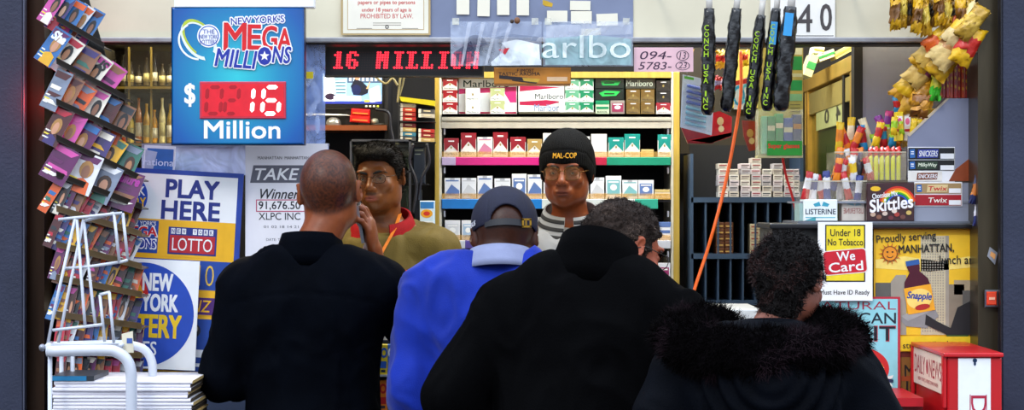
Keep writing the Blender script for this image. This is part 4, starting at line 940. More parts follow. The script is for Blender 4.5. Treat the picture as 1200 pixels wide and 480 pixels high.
# ---------------------------------------------------------------- right posters
Y = 5.396; mb = sheet('x', 958.5, 260, 1022.5, 352, Y, '#f4f4f2'); t = Y-.0006
mb.rect(967, 263, 1014, 330, t, BLACK); mb.rect(968.5, 264.5, 1012.5, 328.5, t-.0003, M('#ecd420', .5)); ink = M('#1c1c14', .5)
mb.text('Under 18', 973, 268, 1008.5, 276.5, t-.0008, ink, .03); mb.text('No Tobacco', 970, 279.5, 1011.5, 287.5, t-.0008, ink, .03)
q = MB(); q.v = []
def rrect(mb, a, b, c, d, Y, m_, r=4):
    pts = []
    for cx, cy, s_ in ((c-r, b+r, 0), (a+r, b+r, 90), (a+r, d-r, 180), (c-r, d-r, 270)):
        for k_ in range(5): an = math.radians(s_+k_*22.5); pts.append((cx+r*math.cos(an), cy-r*math.sin(an)))
    mb.flat(pts, Y, m_)
s2 = MB(); rrect(s2, 964.5, 292, 1016, 321, t-.0008, M('#e8e0d8', .5)); rrect(s2, 965.5, 293, 1015, 320, t-.0011, M('#c81428', .4)); s2.text('We', 981, 294.5, 1002.5, 305.5, t-.0017, WHITE, .04); s2.text('Card', 970.5, 306.5, 1011, 318, t-.0017, WHITE, .04)
spin(s2, 990, 306, Y, -5); mb.faces(s2.v, [], WHITE); off_ = len(mb.v)-len(s2.v)
for f_, k_ in zip(s2.f, s2.mi): mb.f.append(tuple(i+off_ for i in f_)); mb.mi.append(mb._m(s2.mats[k_])); mb.sm.append(False)
mb.text('Must Have ID Ready', 961, 339.5, 1019, 346.5, t, ink, .02); mb.build('age_notice', label='white and yellow under-18 notice with red We Card badge', cat='notice')
Y = 5.424; mb = sheet('x', 1024, 268.6, 1149, 412, Y, '#e8b410'); t = Y-.0006; ink = M('#15140c', .5); L = [t-.0005*i for i in range(12)]
mb.rect(1026, 275, 1148, 392, L[1], M('#f0c020', .5, var=.06)); mb.flat([(1026, 304), (1060, 300), (1100, 306), (1148, 298), (1148, 312), (1090, 318), (1026, 314)], L[2], M('#f8dc70', .5))
gyb = M('#9c9484', .6, var=.1); gyd = M('#5c5a54', .6, var=.1)
mb.rect(1079, 276, 1108, 392, L[2], M('#c8bc98', .6)); mb.rect(1108, 276, 1112, 392, L[2], gyb)
for i in range(9):
    for j in range(36): mb.rect(1080.5+i*3, 278+j*3.1, 1082+i*3, 279.8+j*3.1, L[3], gyb)
mb.rect(1026, 331, 1044, 392, L[3], gyd); mb.flat([(1044, 330), (1050, 322), (1062, 322), (1062, 392), (1044, 392)], L[4], gyb); mb.rect(1112, 333, 1130, 392, L[3], M('#887c68', .6)); mb.rect(1128, 340, 1148, 392, L[4], gyd); mb.rect(1118, 328, 1148, 345, L[3], M('#a89878', .6))
mb.disc(1028, 386, 14, 8, L[5], M('#3a5a20', .6), 16); mb.disc(1122, 390, 14, 8, L[5], M('#3a5a20', .6), 16)
mb.flat([(1058, 368), (1072, 372), (1095, 360), (1100, 370), (1086, 384), (1062, 382), (1056, 376)], L[6], M('#8a8a88', .6)); mb.flat([(1085, 368), (1098, 376), (1114, 384), (1122, 360), (1138, 352), (1140, 374), (1148, 380), (1148, 392), (1110, 392), (1084, 380)], L[7], M('#18181a', .5))
mb.flat([(1056, 370), (1090, 356), (1096, 362), (1064, 376)], L[7], M('#a0a09c', .6))
mb.text('Proudly serving', 1027, 273, 1097, 285, L[8], ink, .02, 0, 4); mb.text('MANHATTAN,', 1053, 286, 1118, 297, L[8], ink, .045, 0, 2); mb.text('lunch and', 1101, 299, 1147, 309, L[8], ink, .02, 0, 0)
for i in range(14): a_ = i*math.pi/7; mb.flat([(1043+8*math.cos(a_-.15), 297+8*math.sin(a_-.15)), (1043+14*math.cos(a_), 297+14*math.sin(a_)), (1043+8*math.cos(a_+.15), 297+8*math.sin(a_+.15))], L[8], M('#c86a10', .5))
mb.disc(1043, 297, 9, 9, L[9], M('#e89018', .5), 24); mb.disc(1043, 297, 9, 9, L[10], M('#7a4008', .5), 24, inner=.88); mb.disc(1040, 295, 1.2, 1, L[10], ink, 8); mb.disc(1046, 295, 1.2, 1, L[10], ink, 8); mb.disc(1043, 299, 4, 3, L[10], ink, 12, 190, 350, inner=.75)
s2 = MB()
def P_(pts): return pts
s2.flat([(1068, 306), (1081, 306), (1082, 312), (1081, 318), (1089, 328), (1091, 340), (1090, 366), (1060, 366), (1059, 340), (1061, 328), (1069, 318), (1067, 312)][::-1], L[8], M('#4c1024', .3)); s2.rect(1066.5, 304, 1082.5, 310, L[9], M('#2a5a9c', .4))
s2.rect(1059, 335, 1091, 366, L[9], M('#f0a818', .5)); s2.disc(1075, 350, 15, 12, L[10], M('#f8d870', .5), 20); s2.text('Snapple', 1061, 342, 1090, 353, L[11], M('#1c3c98', .4), .05, .2, -14); s2.disc(1077, 360, 9, 3.4, L[11], M('#b02018', .5), 16)
spin(s2, 1075, 336, Y, -10); off_ = len(mb.v); mb.faces(s2.v, [], WHITE)
for f_, k_ in zip(s2.f, s2.mi): mb.f.append(tuple(i+off_ for i in f_)); mb.mi.append(mb._m(s2.mats[k_])); mb.sm.append(False)
mb.rect(1026, 394, 1148, 411, L[8], M('#ecc418', .5)); mb.text('stuff on Earth', 1058, 400, 1114, 407, L[9], ink, .02, 0, 2)
mb.build('drink_poster', label='yellow skyline poster with a dark red drink bottle', cat='poster')
Y = 5.412; mb = sheet('x', 930, 347.5, 1055, 470, Y, '#b82438'); t = Y-.0006; mb.rect(932, 350, 1052, 467, t, M('#8fd0d8', .5, var=.06))
mb.text('NATURAL', 945, 353, 1050, 362.5, t-.0005, M('#a01c3c', .5), -.005); mb.text('AMERICAN', 946, 366, 1050, 379, t-.0005, M('#101c2c', .5), .025); mb.text('SPIRIT', 964, 381, 1050, 400, t-.0009, M('#c02838', .5), .08); mb.text('SPIRIT', 965, 382, 1049, 399, t-.0014, M('#0a1020', .5), .03)
mb.disc(1006, 432, 36, 26, t-.0005, M('#c82020', .5), 40); mb.disc(1004, 436, 33, 22, t-.0009, M('#f0a020', .5), 40); mb.disc(1002, 440, 31, 21, t-.0013, M('#d83018', .5), 40)
for i in range(7):
    a_ = math.radians(-20+i*22); cx, cy = 1034, 444; mb.flat([(cx+2*math.sin(a_), cy-2*math.cos(a_)), (cx+13*math.cos(a_)-2*math.sin(a_), cy+14*math.sin(a_)), (cx+13*math.cos(a_)+1*math.sin(a_), cy+14*math.sin(a_)+3.4), (cx, cy+3)], t-.002-.0002*i, M('#f0f0e8', .5) if i % 2 == 0 else M('#1a2a50', .5))
mb.flat([(1020, 452), (1030, 432), (1036, 430), (1034, 452)], t-.0040, M('#f0f0ea', .5))
mb.build('tobacco_poster', label='pale blue poster with dark capitals and a red disc behind the fur hood', cat='poster')
Y = 5.427; mb = sheet('x', 1054, 404, 1100, 474, Y, '#8a5a1c'); t = Y-.0006; mb.disc(1070, 418, 22, 16, t, M('#6a2010', .5), 24, 0, 180); mb.text('MAG', 1060, 427, 1094, 441, t-.0005, M('#140c08', .5), .03); mb.text('IC', 1062, 446, 1078, 460, t-.0005, M('#201008', .5), .03)
mb.rect(1056, 440, 1096, 446, t-.0003, M('#a84818', .5)); mb.build('brown_poster', label='brown poster sliver with black capitals left of the newspaper box', cat='poster')
# ---------------------------------------------------------------- red newspaper box
rx = M('#c0101a', .35, var=.1, scale=8, coat=.3); X0 = P(1110, 0, 5.0)[0]; X1 = P(1174.5, 0, 5.0)[0]; Z1 = P(0, 418, 5.0)[2]
r = thing('newspaper_box', 'red newspaper vending box with white panels at the lower right', 'newspaper box', ((X0+X1)/2, 5.2, 0))
mb = MB(); mb.box(X0, X1, 5.0, 5.39, .12, Z1, rx); mb.build('body', r, bevel=.006)
mb = MB(); mb.box(X0+.02, X1-.02, 5.02, 5.37, 0, .12, M('#202022', .5)); mb.build('base', r)
mb = MB(); mb.pbox(1123, 419.5, 1161, 640, 4.997, 5.0, M('#eef0f4', .35, var=.04)); mb.build('front_panel', r, label='white front panel')
mb = MB()
def rot_letters(mb, s_, xa, ya, w, h, gap, m_):
    y = ya
    for c in s_:
        vs = []
        if c != ' ':
            g_, f_ = glyphs(c, .0)
            for u, v in g_: vs.append(P(xa+(v)*w, y+u*h, 4.9965))
            mb.faces(vs, f_, m_)
        y += h+gap
rot_letters(mb, 'DAILY NEWS', 1138, 463, 18, 22, 3, M('#b01c3c', .5))
for x_ in (1137, 1156): mb.rect(x_-.5, 462, x_+.5, 487, 4.9963, M('#b01c3c', .5))
mb.build('front_lettering', r)
mb = MB(); mb.disc(1142.5, 422, 2.6, 2.6, 4.9955, M('#203a60', .3, .5), 12); mb.disc(1142.5, 426, 1.4, 2, 4.9955, M('#203a60', .3, .5), 12); mb.build('lock', r)
mb = MB(); Zt = Z1+.012; Xs = X0-.006
def q3(m_, pts): mb.faces([(Xs, y, z) for y, z in pts], [tuple(range(len(pts)))], m_)
mb.box(X0-.006, X0, 5.02, 5.40, Z1-.105, Z1-.002, M('#ecdcc8', .4, var=.05)); side = mb.build('side_panel', r, label='cream side panel with red serif lettering')
mb = MB()
def stext(s_, ya, yb, za, zb, m_, bold=0.):
    g_, f_ = glyphs(s_, bold); mb.faces([(Xs-.0006, ya+(yb-ya)*u, za+(zb-za)*v) for u, v in g_], f_, m_)
dr = M('#b03040', .5); stext('DAILY', 5.375, 5.24, Z1-.072, Z1-.02, dr); stext('NEWS', 5.19, 5.04, Z1-.072, Z1-.02, dr); mb.faces([(Xs-.0006, 5.215+.012*math.cos(a_*.5236), Z1-.045+.022*math.sin(a_*.5236)) for a_ in range(12)], [tuple(range(12))], dr)
stext("NEW YORK'S HOMETOWN PAPER", 5.33, 5.08, Z1-.092, Z1-.081, dr); mb.build('side_lettering', side)
mb = MB(); mb.box(X0-.012, X0-.001, 5.0, 5.02, Z1-.14, Z1+.006, rx); mb.box(X0-.012, X1+.002, 4.99, 5.40, Z1, Z1+.012, rx); mb.box(X0-.012, X0-.001, 5.39, 5.41, Z1-.14, Z1+.006, rx); mb.build('lid', r, bevel=.003)
mb = MB(); mb.pbox(1028, 466, 1082, 476, 5.1, 5.38, M('#b80c1c', .4)); mb.v = [(x, y, z) for x, y, z in mb.v]; mb.box(P(1035, 0, 5.2)[0], P(1076, 0, 5.2)[0], 5.14, 5.36, 0, P(0, 476, 5.1)[2], M('#7a0c14', .5)); mb.build('newspaper_bin', label='red-edged low bin between the fur hood and the newspaper box', cat='bin')
# ---------------------------------------------------------------- cigarette cabinet
wood = M('#b89a3e', .5, var=.2, scale=8, stretch=(8, 8, 1)); CY = 6.55
r = thing('cigarette_cabinet', 'tall yellow-framed cigarette cabinet standing behind the clerks', 'cabinet', (P(654, 0, CY)[0], CY+.15, .12))
zb = .12
def pz(mb, a, b, c, Y0, Y1, m_): x0, _, z1 = P(a, b, Y0); x1 = P(c, b, Y0)[0]; mb.box(x0, x1, Y0, Y1, zb, z1, m_)
mb = MB(); pz(mb, 509.5, 84, 514.5, CY, CY+.34, wood); pz(mb, 514.5, 84, 517.5, CY+.003, CY+.34, M('#d8d4c4', .5)); mb.build('side_panel', r, bevel=.002)
mb = MB(); pz(mb, 789.5, 84, 796.5, CY, CY+.34, wood); pz(mb, 786.5, 84, 789.5, CY+.003, CY+.34, M('#c8c4b4', .5)); mb.build('side_panel', r, bevel=.002)
mb = MB(); mb.pbox(517.5, 84, 786.5, 91, CY, CY+.34, wood); mb.build('top_rail', r)
x0 = P(517, 0, CY)[0]; x1 = P(787, 0, CY)[0]
mb = MB(); mb.box(x0, x1, CY+.33, CY+.34, zb, P(0, 91, CY)[2], M('#0c0c10', .7)); mb.build('back_panel', r)
mb = MB(); mb.pbox(517.5, 134, 786.5, 150, CY, CY+.03, M('#b8b2a4', .5, var=.1)); mb.pbox(517.5, 140, 786.5, 142, CY-.003, CY+.001, M('#8a867a', .5)); mb.pbox(517.5, 134, 786.5, 137, CY, CY+.32, M('#b8b2a4', .5)); mb.build('shelf', r, label='deep cream upper shelf')
SH = {1: 133.9}
def shelf(y0, y1, segs):
    mb = MB(); mb.pbox(517.5, y0+1, 786.5, y0+3.5, CY+.012, CY+.32, M('#26262c', .5)); s_ = mb.build('shelf', r)
    for a_, c_, col, tr_ in segs:
        mb = MB(); mb.bbox(a_, y0, c_, y1, CY-.004, CY+.006, M(col, .3, coat=.5, var=.12, scale=14), .0015); mb.build('price_strip', s_)
    mb = MB(); mb.pbox(518, y0-6.5, 786, y0+.5, CY-.001, CY+.0008, M_clear('#e8b860', .30, .15)); mb.build('acrylic_lip', s_)
shelf(184, 193.5, [(517.5, 534, '#b8a4c8', 0), (534, 634, '#cc1a7c', 0), (634, 711, '#b0123a', 0), (711, 786, '#0c8a6a', 0)])
shelf(233, 244.5, [(517.5, 635, '#0c74c4', 0), (635, 744, '#cfd8d8', 0), (744, 771, '#28a088', 0)])
shelf(281.5, 291, [(517.5, 545, '#d4d8e4', 0), (545, 556, '#5a4aa0', 0), (556, 786, '#c8ccd8', 0)])
shelf(336, 345, [(517.5, 786, '#c8ccd8', 0)])
mb = MB()
for x in (521, 783):
    for y in (150.5, 196, 247, 294, 346): mb.pbox(x-1, y, x+1, y+7, CY+.02, CY+.03, M('#d8d8dc', .3, .8))
mb.build('shelf_clips', r)
CN = {'#8c1420': 'dark red', '#a8182a': 'red', '#c87a9a': 'pinkish', '#a88a4c': 'gold', '#a8c4e4': 'pale blue', '#c8ccd4': 'silver', '#0f8a80': 'teal', '#0c7a50': 'green', '#5a78b4': 'blue', '#d8dce4': 'white', '#7ab8c0': 'pale teal', '#9a2a6a': 'magenta'}
ROW = {}
def pack(a, b, c, d, col, row, sty='chev', Y0=CY+.003, dep=.024, tilt=0, text=None, base='#e8e6e2', nm=None, yw=0):
    mb = MB(); w_, h_ = c-a, d-b; mb.bbox(a, b, c, d, Y0, Y0+dep, M(base, .3, coat=.3, var=.05), .001); t = Y0-.0004; m_ = M(col, .3, var=.08, coat=.4)
    mb.bbox(a-.12, b-.12, c+.12, b+h_*.26, Y0-.0003, Y0+dep+.0003, M(base, .3, coat=.3, var=.05) if sty in ('soft', 'panel') else m_, .001)
    t = Y0-.0008
    if sty == 'chev':
        mb.flat([(a+.6, b+h_*.72), (a+w_*.5, b+h_*.36), (c-.6, b+h_*.72), (c-.6, b+h_*.2), (a+.6, b+h_*.2)], t, m_)
        mb.disc(a+w_*.5, b+h_*.5, 1.1, 1.5, t-.0003, M('#a89458', .4, .5), 8); mb.rect(a+w_*.3, b+h_*.12, a+w_*.7, b+h_*.18, t-.0004, WHITE)
    elif sty == 'panel':
        mb.rect(a+1.6, b+h_*.18, c-1.6, b+h_*.82, t, m_); mb.disc(a+w_*.5, b+h_*.5, w_*.22, h_*.14, t-.0003, WHITE, 10); mb.rect(a+3, b+h_*.24, c-3, b+h_*.3, t-.0003, WHITE)
    elif sty == 'soft':
        mb.flat([(a+.8, b+h_*.75), (a+w_*.45, b+h_*.3), (c-.8, b+h_*.6), (c-.8, b+h_*.85), (a+.8, b+h_*.85)], t, m_); mb.rect(a+1.5, b+h_*.1, c-1.5, b+h_*.16, t, m_)
        mb.rect(a+w_*.35, b-.2, a+w_*.65, b+h_*.1, t-.0003, M('#b8bcc4', .3, .3))
    elif sty == 'stripe':
        mb.rect(a+.8, b+h_*.45, c-.8, b+h_*.62, t, m_); mb.rect(a+.8, b+h_*.2, c-.8, b+h_*.28, t, m_)
    tx = text if text is not None else ('Marlboro' if sty == 'chev' else None)
    if tx: mb.text(tx, a+2, d-h_*.24, c-2, d-h_*.10, t-.0004, M('#1c1c20', .5), .01)
    if tilt: spin(mb, (a+c)/2, d, Y0, tilt)
    if yw: yaw(mb, (a+c)/2, d, Y0, yw)
    ROW.setdefault(row, []).append((a, mb, nm or (CN.get(col, 'coloured')+' and white'), d))
def flush(row, where, grp, kind='cigarette_pack', cat='cigarette pack', word='cigarette pack'):
    L = sorted(ROW.pop(row), key=lambda q: q[0])
    for i, (a, mb, nm, d) in enumerate(L): mb.build(kind, label='%s %s, %s on the %s' % (nm, word, ordn(i, len(L)), where), cat=cat, group=grp)
H2 = '#0f8a80'
for a, b, c, col, sty in ((520, 162, 537.5, '#8c1420', 'chev'), (540, 155.5, 558, '#8c1420', 'chev'), (559.5, 160.5, 577, '#c87a9a', 'soft'), (577.8, 155, 595, '#8c1420', 'chev'), (598, 160.5, 616, '#8c1420', 'chev'), (618, 163, 635, '#a88a4c', 'chev'), (636.5, 156, 654, '#a8c4e4', 'panel'), (656, 160, 673, '#c8ccd4', 'panel'), (675, 160, 691, '#c8ccd4', 'soft'), (693, 157, 711, '#c8ccd4', 'panel'), (713, 161, 731, H2, 'chev'), (732, 157, 750, H2, 'chev'), (771, 157.5, 788, H2, 'chev')):
    pack(a, b, min(c, 786.5), 183.6, col, 2, sty)
pack(751.5, 175, 766, 183.6, '#c8b070', 2, 'stripe', base='#d8c080', nm='low yellowish card holder', text='')
flush(2, 'magenta-and-green edged shelf', 'cigarette packs on the magenta and green shelf')
for a, b, c, col, sty in ((521, 208.5, 539, '#5a78b4', 'soft'), (541, 208.5, 558, '#c8ccd4', 'soft'), (559.5, 206, 577, '#5a78b4', 'soft'), (579.5, 209, 598, '#c8ccd4', 'soft'), (600, 203.5, 617, '#5a78b4', 'panel'), (618.5, 204.5, 635, '#5a78b4', 'soft'), (637, 206, 654, '#a8c4e4', 'soft'), (656, 208, 672, '#c8ccd4', 'soft'), (674, 208, 690, '#a8c4e4', 'panel'), (692, 208, 708, '#c8ccd4', 'soft'), (710, 206, 728, '#7ab8c0', 'panel'), (729.5, 211, 747, '#7ab8c0', 'soft'), (748, 211, 766, '#5a78b4', 'panel')):
    pack(a, b, c, 232.6, col, 3, sty, base='#e4e8f0', text='')
pack(767.5, 222, 785, 232.6, '#c8b070', 3, 'stripe', base='#d8d0b8', nm='low cream card holder', text='')
flush(3, 'blue and teal edged shelf', 'cigarette packs on the blue edged shelf')
for a, b, c, col, sty in ((521.5, 258, 539, '#d8dce4', 'panel'), (541, 258, 556, '#a8c4e4', 'panel'), (575, 259, 592, '#d8dce4', 'soft'), (700, 260, 717, '#a8c4e4', 'soft'), (735, 260, 752, '#c8ccd4', 'soft'), (770, 260, 786, '#5a78b4', 'stripe')):
    pack(a, b, c, 281, col, 4, sty, base='#e8eaf2', text='')
flush(4, 'pale edged lower shelf', 'cigarette packs on the pale edged shelf')
for a, b, c, col, sty in ((521, 304, 530, '#d8dce4', 'panel'), (532, 303, 541, '#a8c4e4', 'stripe'), (735, 309, 752, '#c8ccd4', 'soft'), (769, 308, 785.5, '#9a2a6a', 'panel')):
    pack(a, b, c, 335.6, col, 5, sty, base='#e4e6f2', text='')
flush(5, 'lowest visible cabinet shelf', 'cigarette packs on the lowest shelf')
# top shelf: stacks of packs and cartons
def stack(x, w_, ys, col, base, Y0, nm, sty='chev', text='Marlboro'):
    for j in range(len(ys)-1): 
        pack(x, ys[j]+.25, x+w_, ys[j+1]-.0, col, 't%d%d' % (x, j), sty, Y0=Y0, base=base, dep=.08, text=text)
        a, mb, n_, d = ROW.pop('t%d%d' % (x, j))[0]
        n = len(ys)-1; k_ = 'bottom' if j == n-1 else ('top' if j == 0 else ('middle' if n == 3 else ORD[j]+' from top'))
        mb.build('cigarette_pack', label='%s, %s of stack' % (nm, k_), cat='cigarette pack', group='stacked packs on the top cabinet shelf')
y3 = (91.8, 105.6, 119.6, 133.6); Y0 = CY+.01
stack(518.5, 17.5, y3, '#8c1420', '#eceae6', Y0, 'far left red and white pack of top shelf')
def carton(a, b, c, d, Y0, Y1, lab, body, draw): mb = MB(); mb.bbox(a, b, c, d, Y0, Y1, M(body, .35, coat=.3, var=.05), .0015); draw(mb, Y0-.0005); mb.build('cigarette_carton', label=lab, cat='carton', group='cartons on the top cabinet shelf')
cr_ = M('#b01848', .35, var=.08); dt = M('#10302c', .5)
def dA(mb, t): mb.text('Marlboro', 543, 94, 597, 102, t, dt, .02); mb.flat([(538, 104), (605, 101.5), (605, 107), (538, 110)][::-1], t, M('#c8286c', .35)); mb.flat([(590, 107), (605, 107), (605, 120), (598, 120)][::-1], t, M('#d83080', .35)); mb.rect(538, 131, 605, 133, t, cr_)
carton(537.5, 91.8, 606, 133.6, CY+.05, CY+.2, 'wide white and magenta carton at the left of the top cabinet shelf', '#eef0f2', dA)
def dB(mb, t): mb.flat([(608, 104), (606.5, 96), (660, 98), (660, 104)], t, cr_) if False else None; mb.flat([(609, 100), (660, 102), (609, 107)][::-1], t, cr_); mb.text('Marlboro', 627, 109.5, 660, 116, t, dt, .02); mb.flat([(609, 119), (640, 117), (658, 119), (640, 124), (609, 123)][::-1], t, cr_); mb.text('Marlboro', 626, 122, 660, 130, t, M('#7890b8', .5), .02)
carton(607.5, 97, 661.5, 131, CY+.03, CY+.2, 'white carton with red chevrons behind the knitted hat, middle of the top shelf', '#f0f1f3', dB)
def dC(mb, t): mb.text('Marlboro', 608, 92.5, 655, 96.5, t, dt, .02)
carton(607.5, 91.5, 661.5, 96.8, CY+.03, CY+.2, 'flat white carton lying on top of the red chevron carton', '#f2f3f5', dC)
stack(545.5, 17, (103, 118, 133.6), '#c8ccd4', '#e4e8e8', Y0, 'silvery pack before the magenta carton')
stack(574.5, 17, (103, 118, 133.6), '#a8b07c', '#e4e8e2', Y0, 'pale olive pack before the magenta carton')
stack(655, 7, (116, 133.6), '#c8ccd4', '#dfe4ea', Y0, 'narrow silvery pack', 'stripe', '')
stack(662.5, 16.5, y3, '#5a9a78', '#e8efe8', Y0, 'pale green pack, left green column', 'chev')
stack(679.5, 16, y3, '#0c7a50', '#e8efe8', Y0, 'darker green pack, right green column', 'chev')
def dD(mb, t): mb.flat([(704, 95), (710, 94), (728, 95), (724, 100), (706, 100)][::-1], t, M('#20a048', .3)); mb.rect(708, 96.5, 720, 98, t-.0003, M('#0a1c10', .4))
def dE(mb, t): mb.flat([(702, 109), (709, 106), (727, 107), (722, 112), (706, 113)][::-1], t, M('#28b850', .3)); mb.rect(708, 109, 720, 110.5, t-.0003, M('#0a1c10', .4))
carton(697.5, 92, 731.5, 103.8, CY+.02, CY+.2, 'black carton with green emblem, upper one of two', '#0c1a14', dD); carton(697.5, 104, 731.5, 117.3, CY+.02, CY+.2, 'black carton with green emblem, lower one of two', '#0c1a14', dE)
stack(698, 16, (117.6, 133.6), '#0c7a50', '#b8c8a8', Y0, 'small green pack under the black cartons', 'stripe', 'KOOL')
stack(715.5, 16.5, (117.6, 133.6), '#8c2a4c', '#8a8078', Y0, 'greyish pack with red spots under the black cartons', 'panel', '')
def dF(mb, t): mb.text('Marlboro', 734, 94, 765, 101, t, M('#b8c0b0', .5), .02)
carton(733, 91.8, 768, 104.2, CY+.02, CY+.2, 'dark grey carton with pale lettering above the brown packs', '#3a3a30', dF)
stack(734, 16, (104.5, 119, 133.6), '#6a5020', '#7a6438', Y0, 'brown pack, left brown column'); stack(751, 16, (104.5, 119, 133.6), '#6a5020', '#7a6438', Y0, 'brown pack, right brown column')
stack(769, 16.8, (94, 107, 120), '#1c1a18', '#2c2824', Y0, 'black pack ending the top shelf at right'); stack(769.1, 16.8, (120.2, 133.6), '#8c1420', '#e8e4de', Y0, 'red and white pack under black ones')
mb = MB(); mb.bbox(608, 131.2, 698, 133.6, CY-.004, CY+.02, M('#4a4634', .5), .001); mb.build('price_rail', label='dark narrow price rail under the white cartons on the top shelf', cat='rail')
# ---------------------------------------------------------------- clutter left of the cabinet
Y = 6.45
r = thing('shelf_unit', 'dark shelf unit with a brown plank behind the shaved-head person', 'shelf', (P(430, 0, Y)[0], Y+.1, .12))
mb = MB(); mb.pbox(358, 146.5, 453.5, 152.5, Y, Y+.25, M('#7a3c14', .5, var=.2, scale=9)); mb.build('shelf', r, label='reddish brown plank')
mb = MB(); x0 = P(356, 0, Y)[0]
for xa in (357, 452): q = P(xa, 0, Y)[0]; mb.box(q-.006, q+.006, Y+.03, Y+.25, .12, 2.3, M('#17171c', .6))
mb.build('upright', r)
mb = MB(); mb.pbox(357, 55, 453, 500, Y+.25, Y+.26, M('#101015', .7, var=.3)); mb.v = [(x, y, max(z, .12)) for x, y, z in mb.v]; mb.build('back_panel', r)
r = thing('monitor', 'flat monitor with a bright surveillance picture under the dot-matrix sign', 'monitor', P(413, 146, Y))
mb = MB(); mb.bbox(374, 84, 449.5, 127.5, Y+.02, Y+.05, M('#0c0c10', .35), .003); mb.build('housing', r)
mb = MB(); mb.pbox(405, 127, 420, 146.4, Y+.03, Y+.05, M('#0c0c10', .35)); mb.build('stand', r)
mb = MB(); t = Y+.0195; E = lambda c, e=1.1: M(c, .4, emit=e, var=.1, scale=30)
mb.rect(378, 86, 447.5, 121.5, t, E('#7aa4d0')); mb.rect(379, 87, 392, 120, t-.0004, E('#f0f6ff', 1.3)); mb.flat([(392, 95), (406, 92), (406, 116), (394, 117)][::-1], t-.0006, E('#a8d4e4'))
for i in range(5): mb.rect(393+.3*i, 96+i*4, 405, 97.5+i*4, t-.0009, E('#3c6488', .4))
mb.rect(407, 87, 447, 97, t-.0006, E('#40587a', .5)); 
for i in range(8): mb.rect(409+i*5, 88, 412+i*5, 95, t-.0009, E('#c0d4e8', .8))
mb.flat([(411, 101), (416, 92), (425, 96), (432, 103), (431, 109), (424, 112), (414, 111)][::-1], t-.0012, E('#101830', .3)); mb.disc(418.5, 90.5, 3, 3.4, t-.0014, E('#c8886a', .9), 12); mb.flat([(429, 104), (434, 94), (432, 104)], t-.0014, E('#c8986a', .9))
mb.disc(417.5, 105, 5.5, 6, t-.0016, E('#0c1c50', .5), 16); mb.disc(387, 113, 6, 4, t-.0012, E('#2c1c3c', .4), 14); mb.flat([(432, 105), (444, 100), (447, 118), (434, 120)][::-1], t-.0012, E('#e8f0e4', 1.)); mb.rect(391, 112.5, 423, 118, t-.0018, E('#f4f4ff', 1.5)); mb.rect(427, 117, 433, 119.5, t-.0014, E('#e0c840', .8)); mb.rect(378, 118.5, 447.5, 121.5, t-.0010, E('#2838a0', .6))
s_ = mb.build('screen', r, label='bright bluish camera picture')
mb = MB()
for i in range(4): mb.rect(428+i*4.5, 123.4, 430.5+i*4.5, 125.2, Y+.0195, M('#e8e8c8' if i < 3 else '#e0e840', .4, emit=.6))
mb.build('buttons', r)
mb = MB(); mb.ell(P(391, 144.5, Y+.04), (.028, .03, .024), M('#a8aaa8', .15, .6), 16, 10); mb.build('desk_lamp', label='small shiny dome on the left of the brown plank', cat='lamp')
mb = MB(); mb.ell(P(439, 142.5, Y+.05), (.016, .03, .013), M('#c8ccb8', .2, .4), 16, 10); mb.ell(P(443, 146, Y+.05), (.03, .03, .006), M('#3a3a38', .3), 16, 8); mb.build('scanner', label='dark scanner with pale round head on the right of the brown plank', cat='scanner')
mb = MB(); n_ = 10
mb.loft([[P(x, 135.5-h_, Y+.02+d_) for h_, d_ in ((0, 0), (2.6*s, .0), (2.6*s, .05), (0, .05))] for x, s in ((352, 1), (375, 1), (395, .8), (407, .5), (411, .1))], M('#d8dcd8', .4), caps=True); mb.build('tray', label='pale flat tray with a pointed end left of the red packets', cat='tray')
for i, (y0, y1, lb) in enumerate(((127.5, 135.2, 'upper'), (135.4, 143.6, 'lower'))):
    mb = MB(); mb.bbox(411-i*.8, y0, 433+i*.5, y1, Y+.01, Y+.06, M('#d01414', .35, coat=.5), .004); mb.rect(413, y0+4.5, 431, y0+5.8, Y+.0095, M('#e88838', .4)); spin(mb, 422, 136, Y, 4); mb.build('packet', label='bright red packet, %s of two on the brown plank' % lb, cat='packet', group='red packets')
Y = 6.42
r = thing('pack_rack', 'small black rack with yellow top full of reddish packs beside the cabinet', 'rack', P(488, 165, Y))
mb = MB(); mb.flat([(468, 113), (470, 118.5), (509, 124), (510, 118)], Y-.001, M('#c8b818', .4)); mb.extr([P(*q, Y) for q in ((468, 113), (470, 118.5), (509, 124), (510, 118))], (0, .08, 0), M('#c8b818', .4)); mb.build('header', r)
mb = MB(); mb.pbox(466.5, 116, 510, 166, Y+.085, Y+.09, M('#0c0c10', .5)); mb.pbox(466.5, 116, 468, 166, Y, Y+.09, M('#18181c', .5)); 
for y in (142, 166): mb.pbox(467, y, 510, y+1, Y, Y+.085, M('#18181c', .5))
mb.build('frame', r)
cols = ['#b8b0a0', '#a82018', '#3a7890', '#b83c20', '#8a1a1c', '#4a4a4c', '#901c18', '#c0a060']
for cx, k0 in ((469, 0), (490.5, 1)):
    for i in range(8):
        y0 = 121+i*5.3+(1.5 if cx > 480 else 0)+(2 if i > 3 else 0)
        if cx > 480 and i in (0, 3, 4): continue
        mb = MB(); c_ = cols[(i*3+k0*2) % 8]; mb.bbox(cx, y0, cx+18.5, y0+4.7, Y+.01, Y+.07, M(c_, .35, coat=.4), .001); mb.rect(cx, y0, cx+3, y0+4.7, Y+.0095, M('#e0dccc', .4)); mb.rect(cx+6, y0+1.4, cx+14, y0+2.8, Y+.0095, M('#d8c8a0', .4)); spin(mb, cx+9, y0, Y, 3)
        mb.build('small_pack', label='small flat pack in the yellow-topped rack, %s column, %s from top' % ('left' if k0 == 0 else 'right', ORD[i]), cat='pack', group='small packs in the yellow-topped rack')
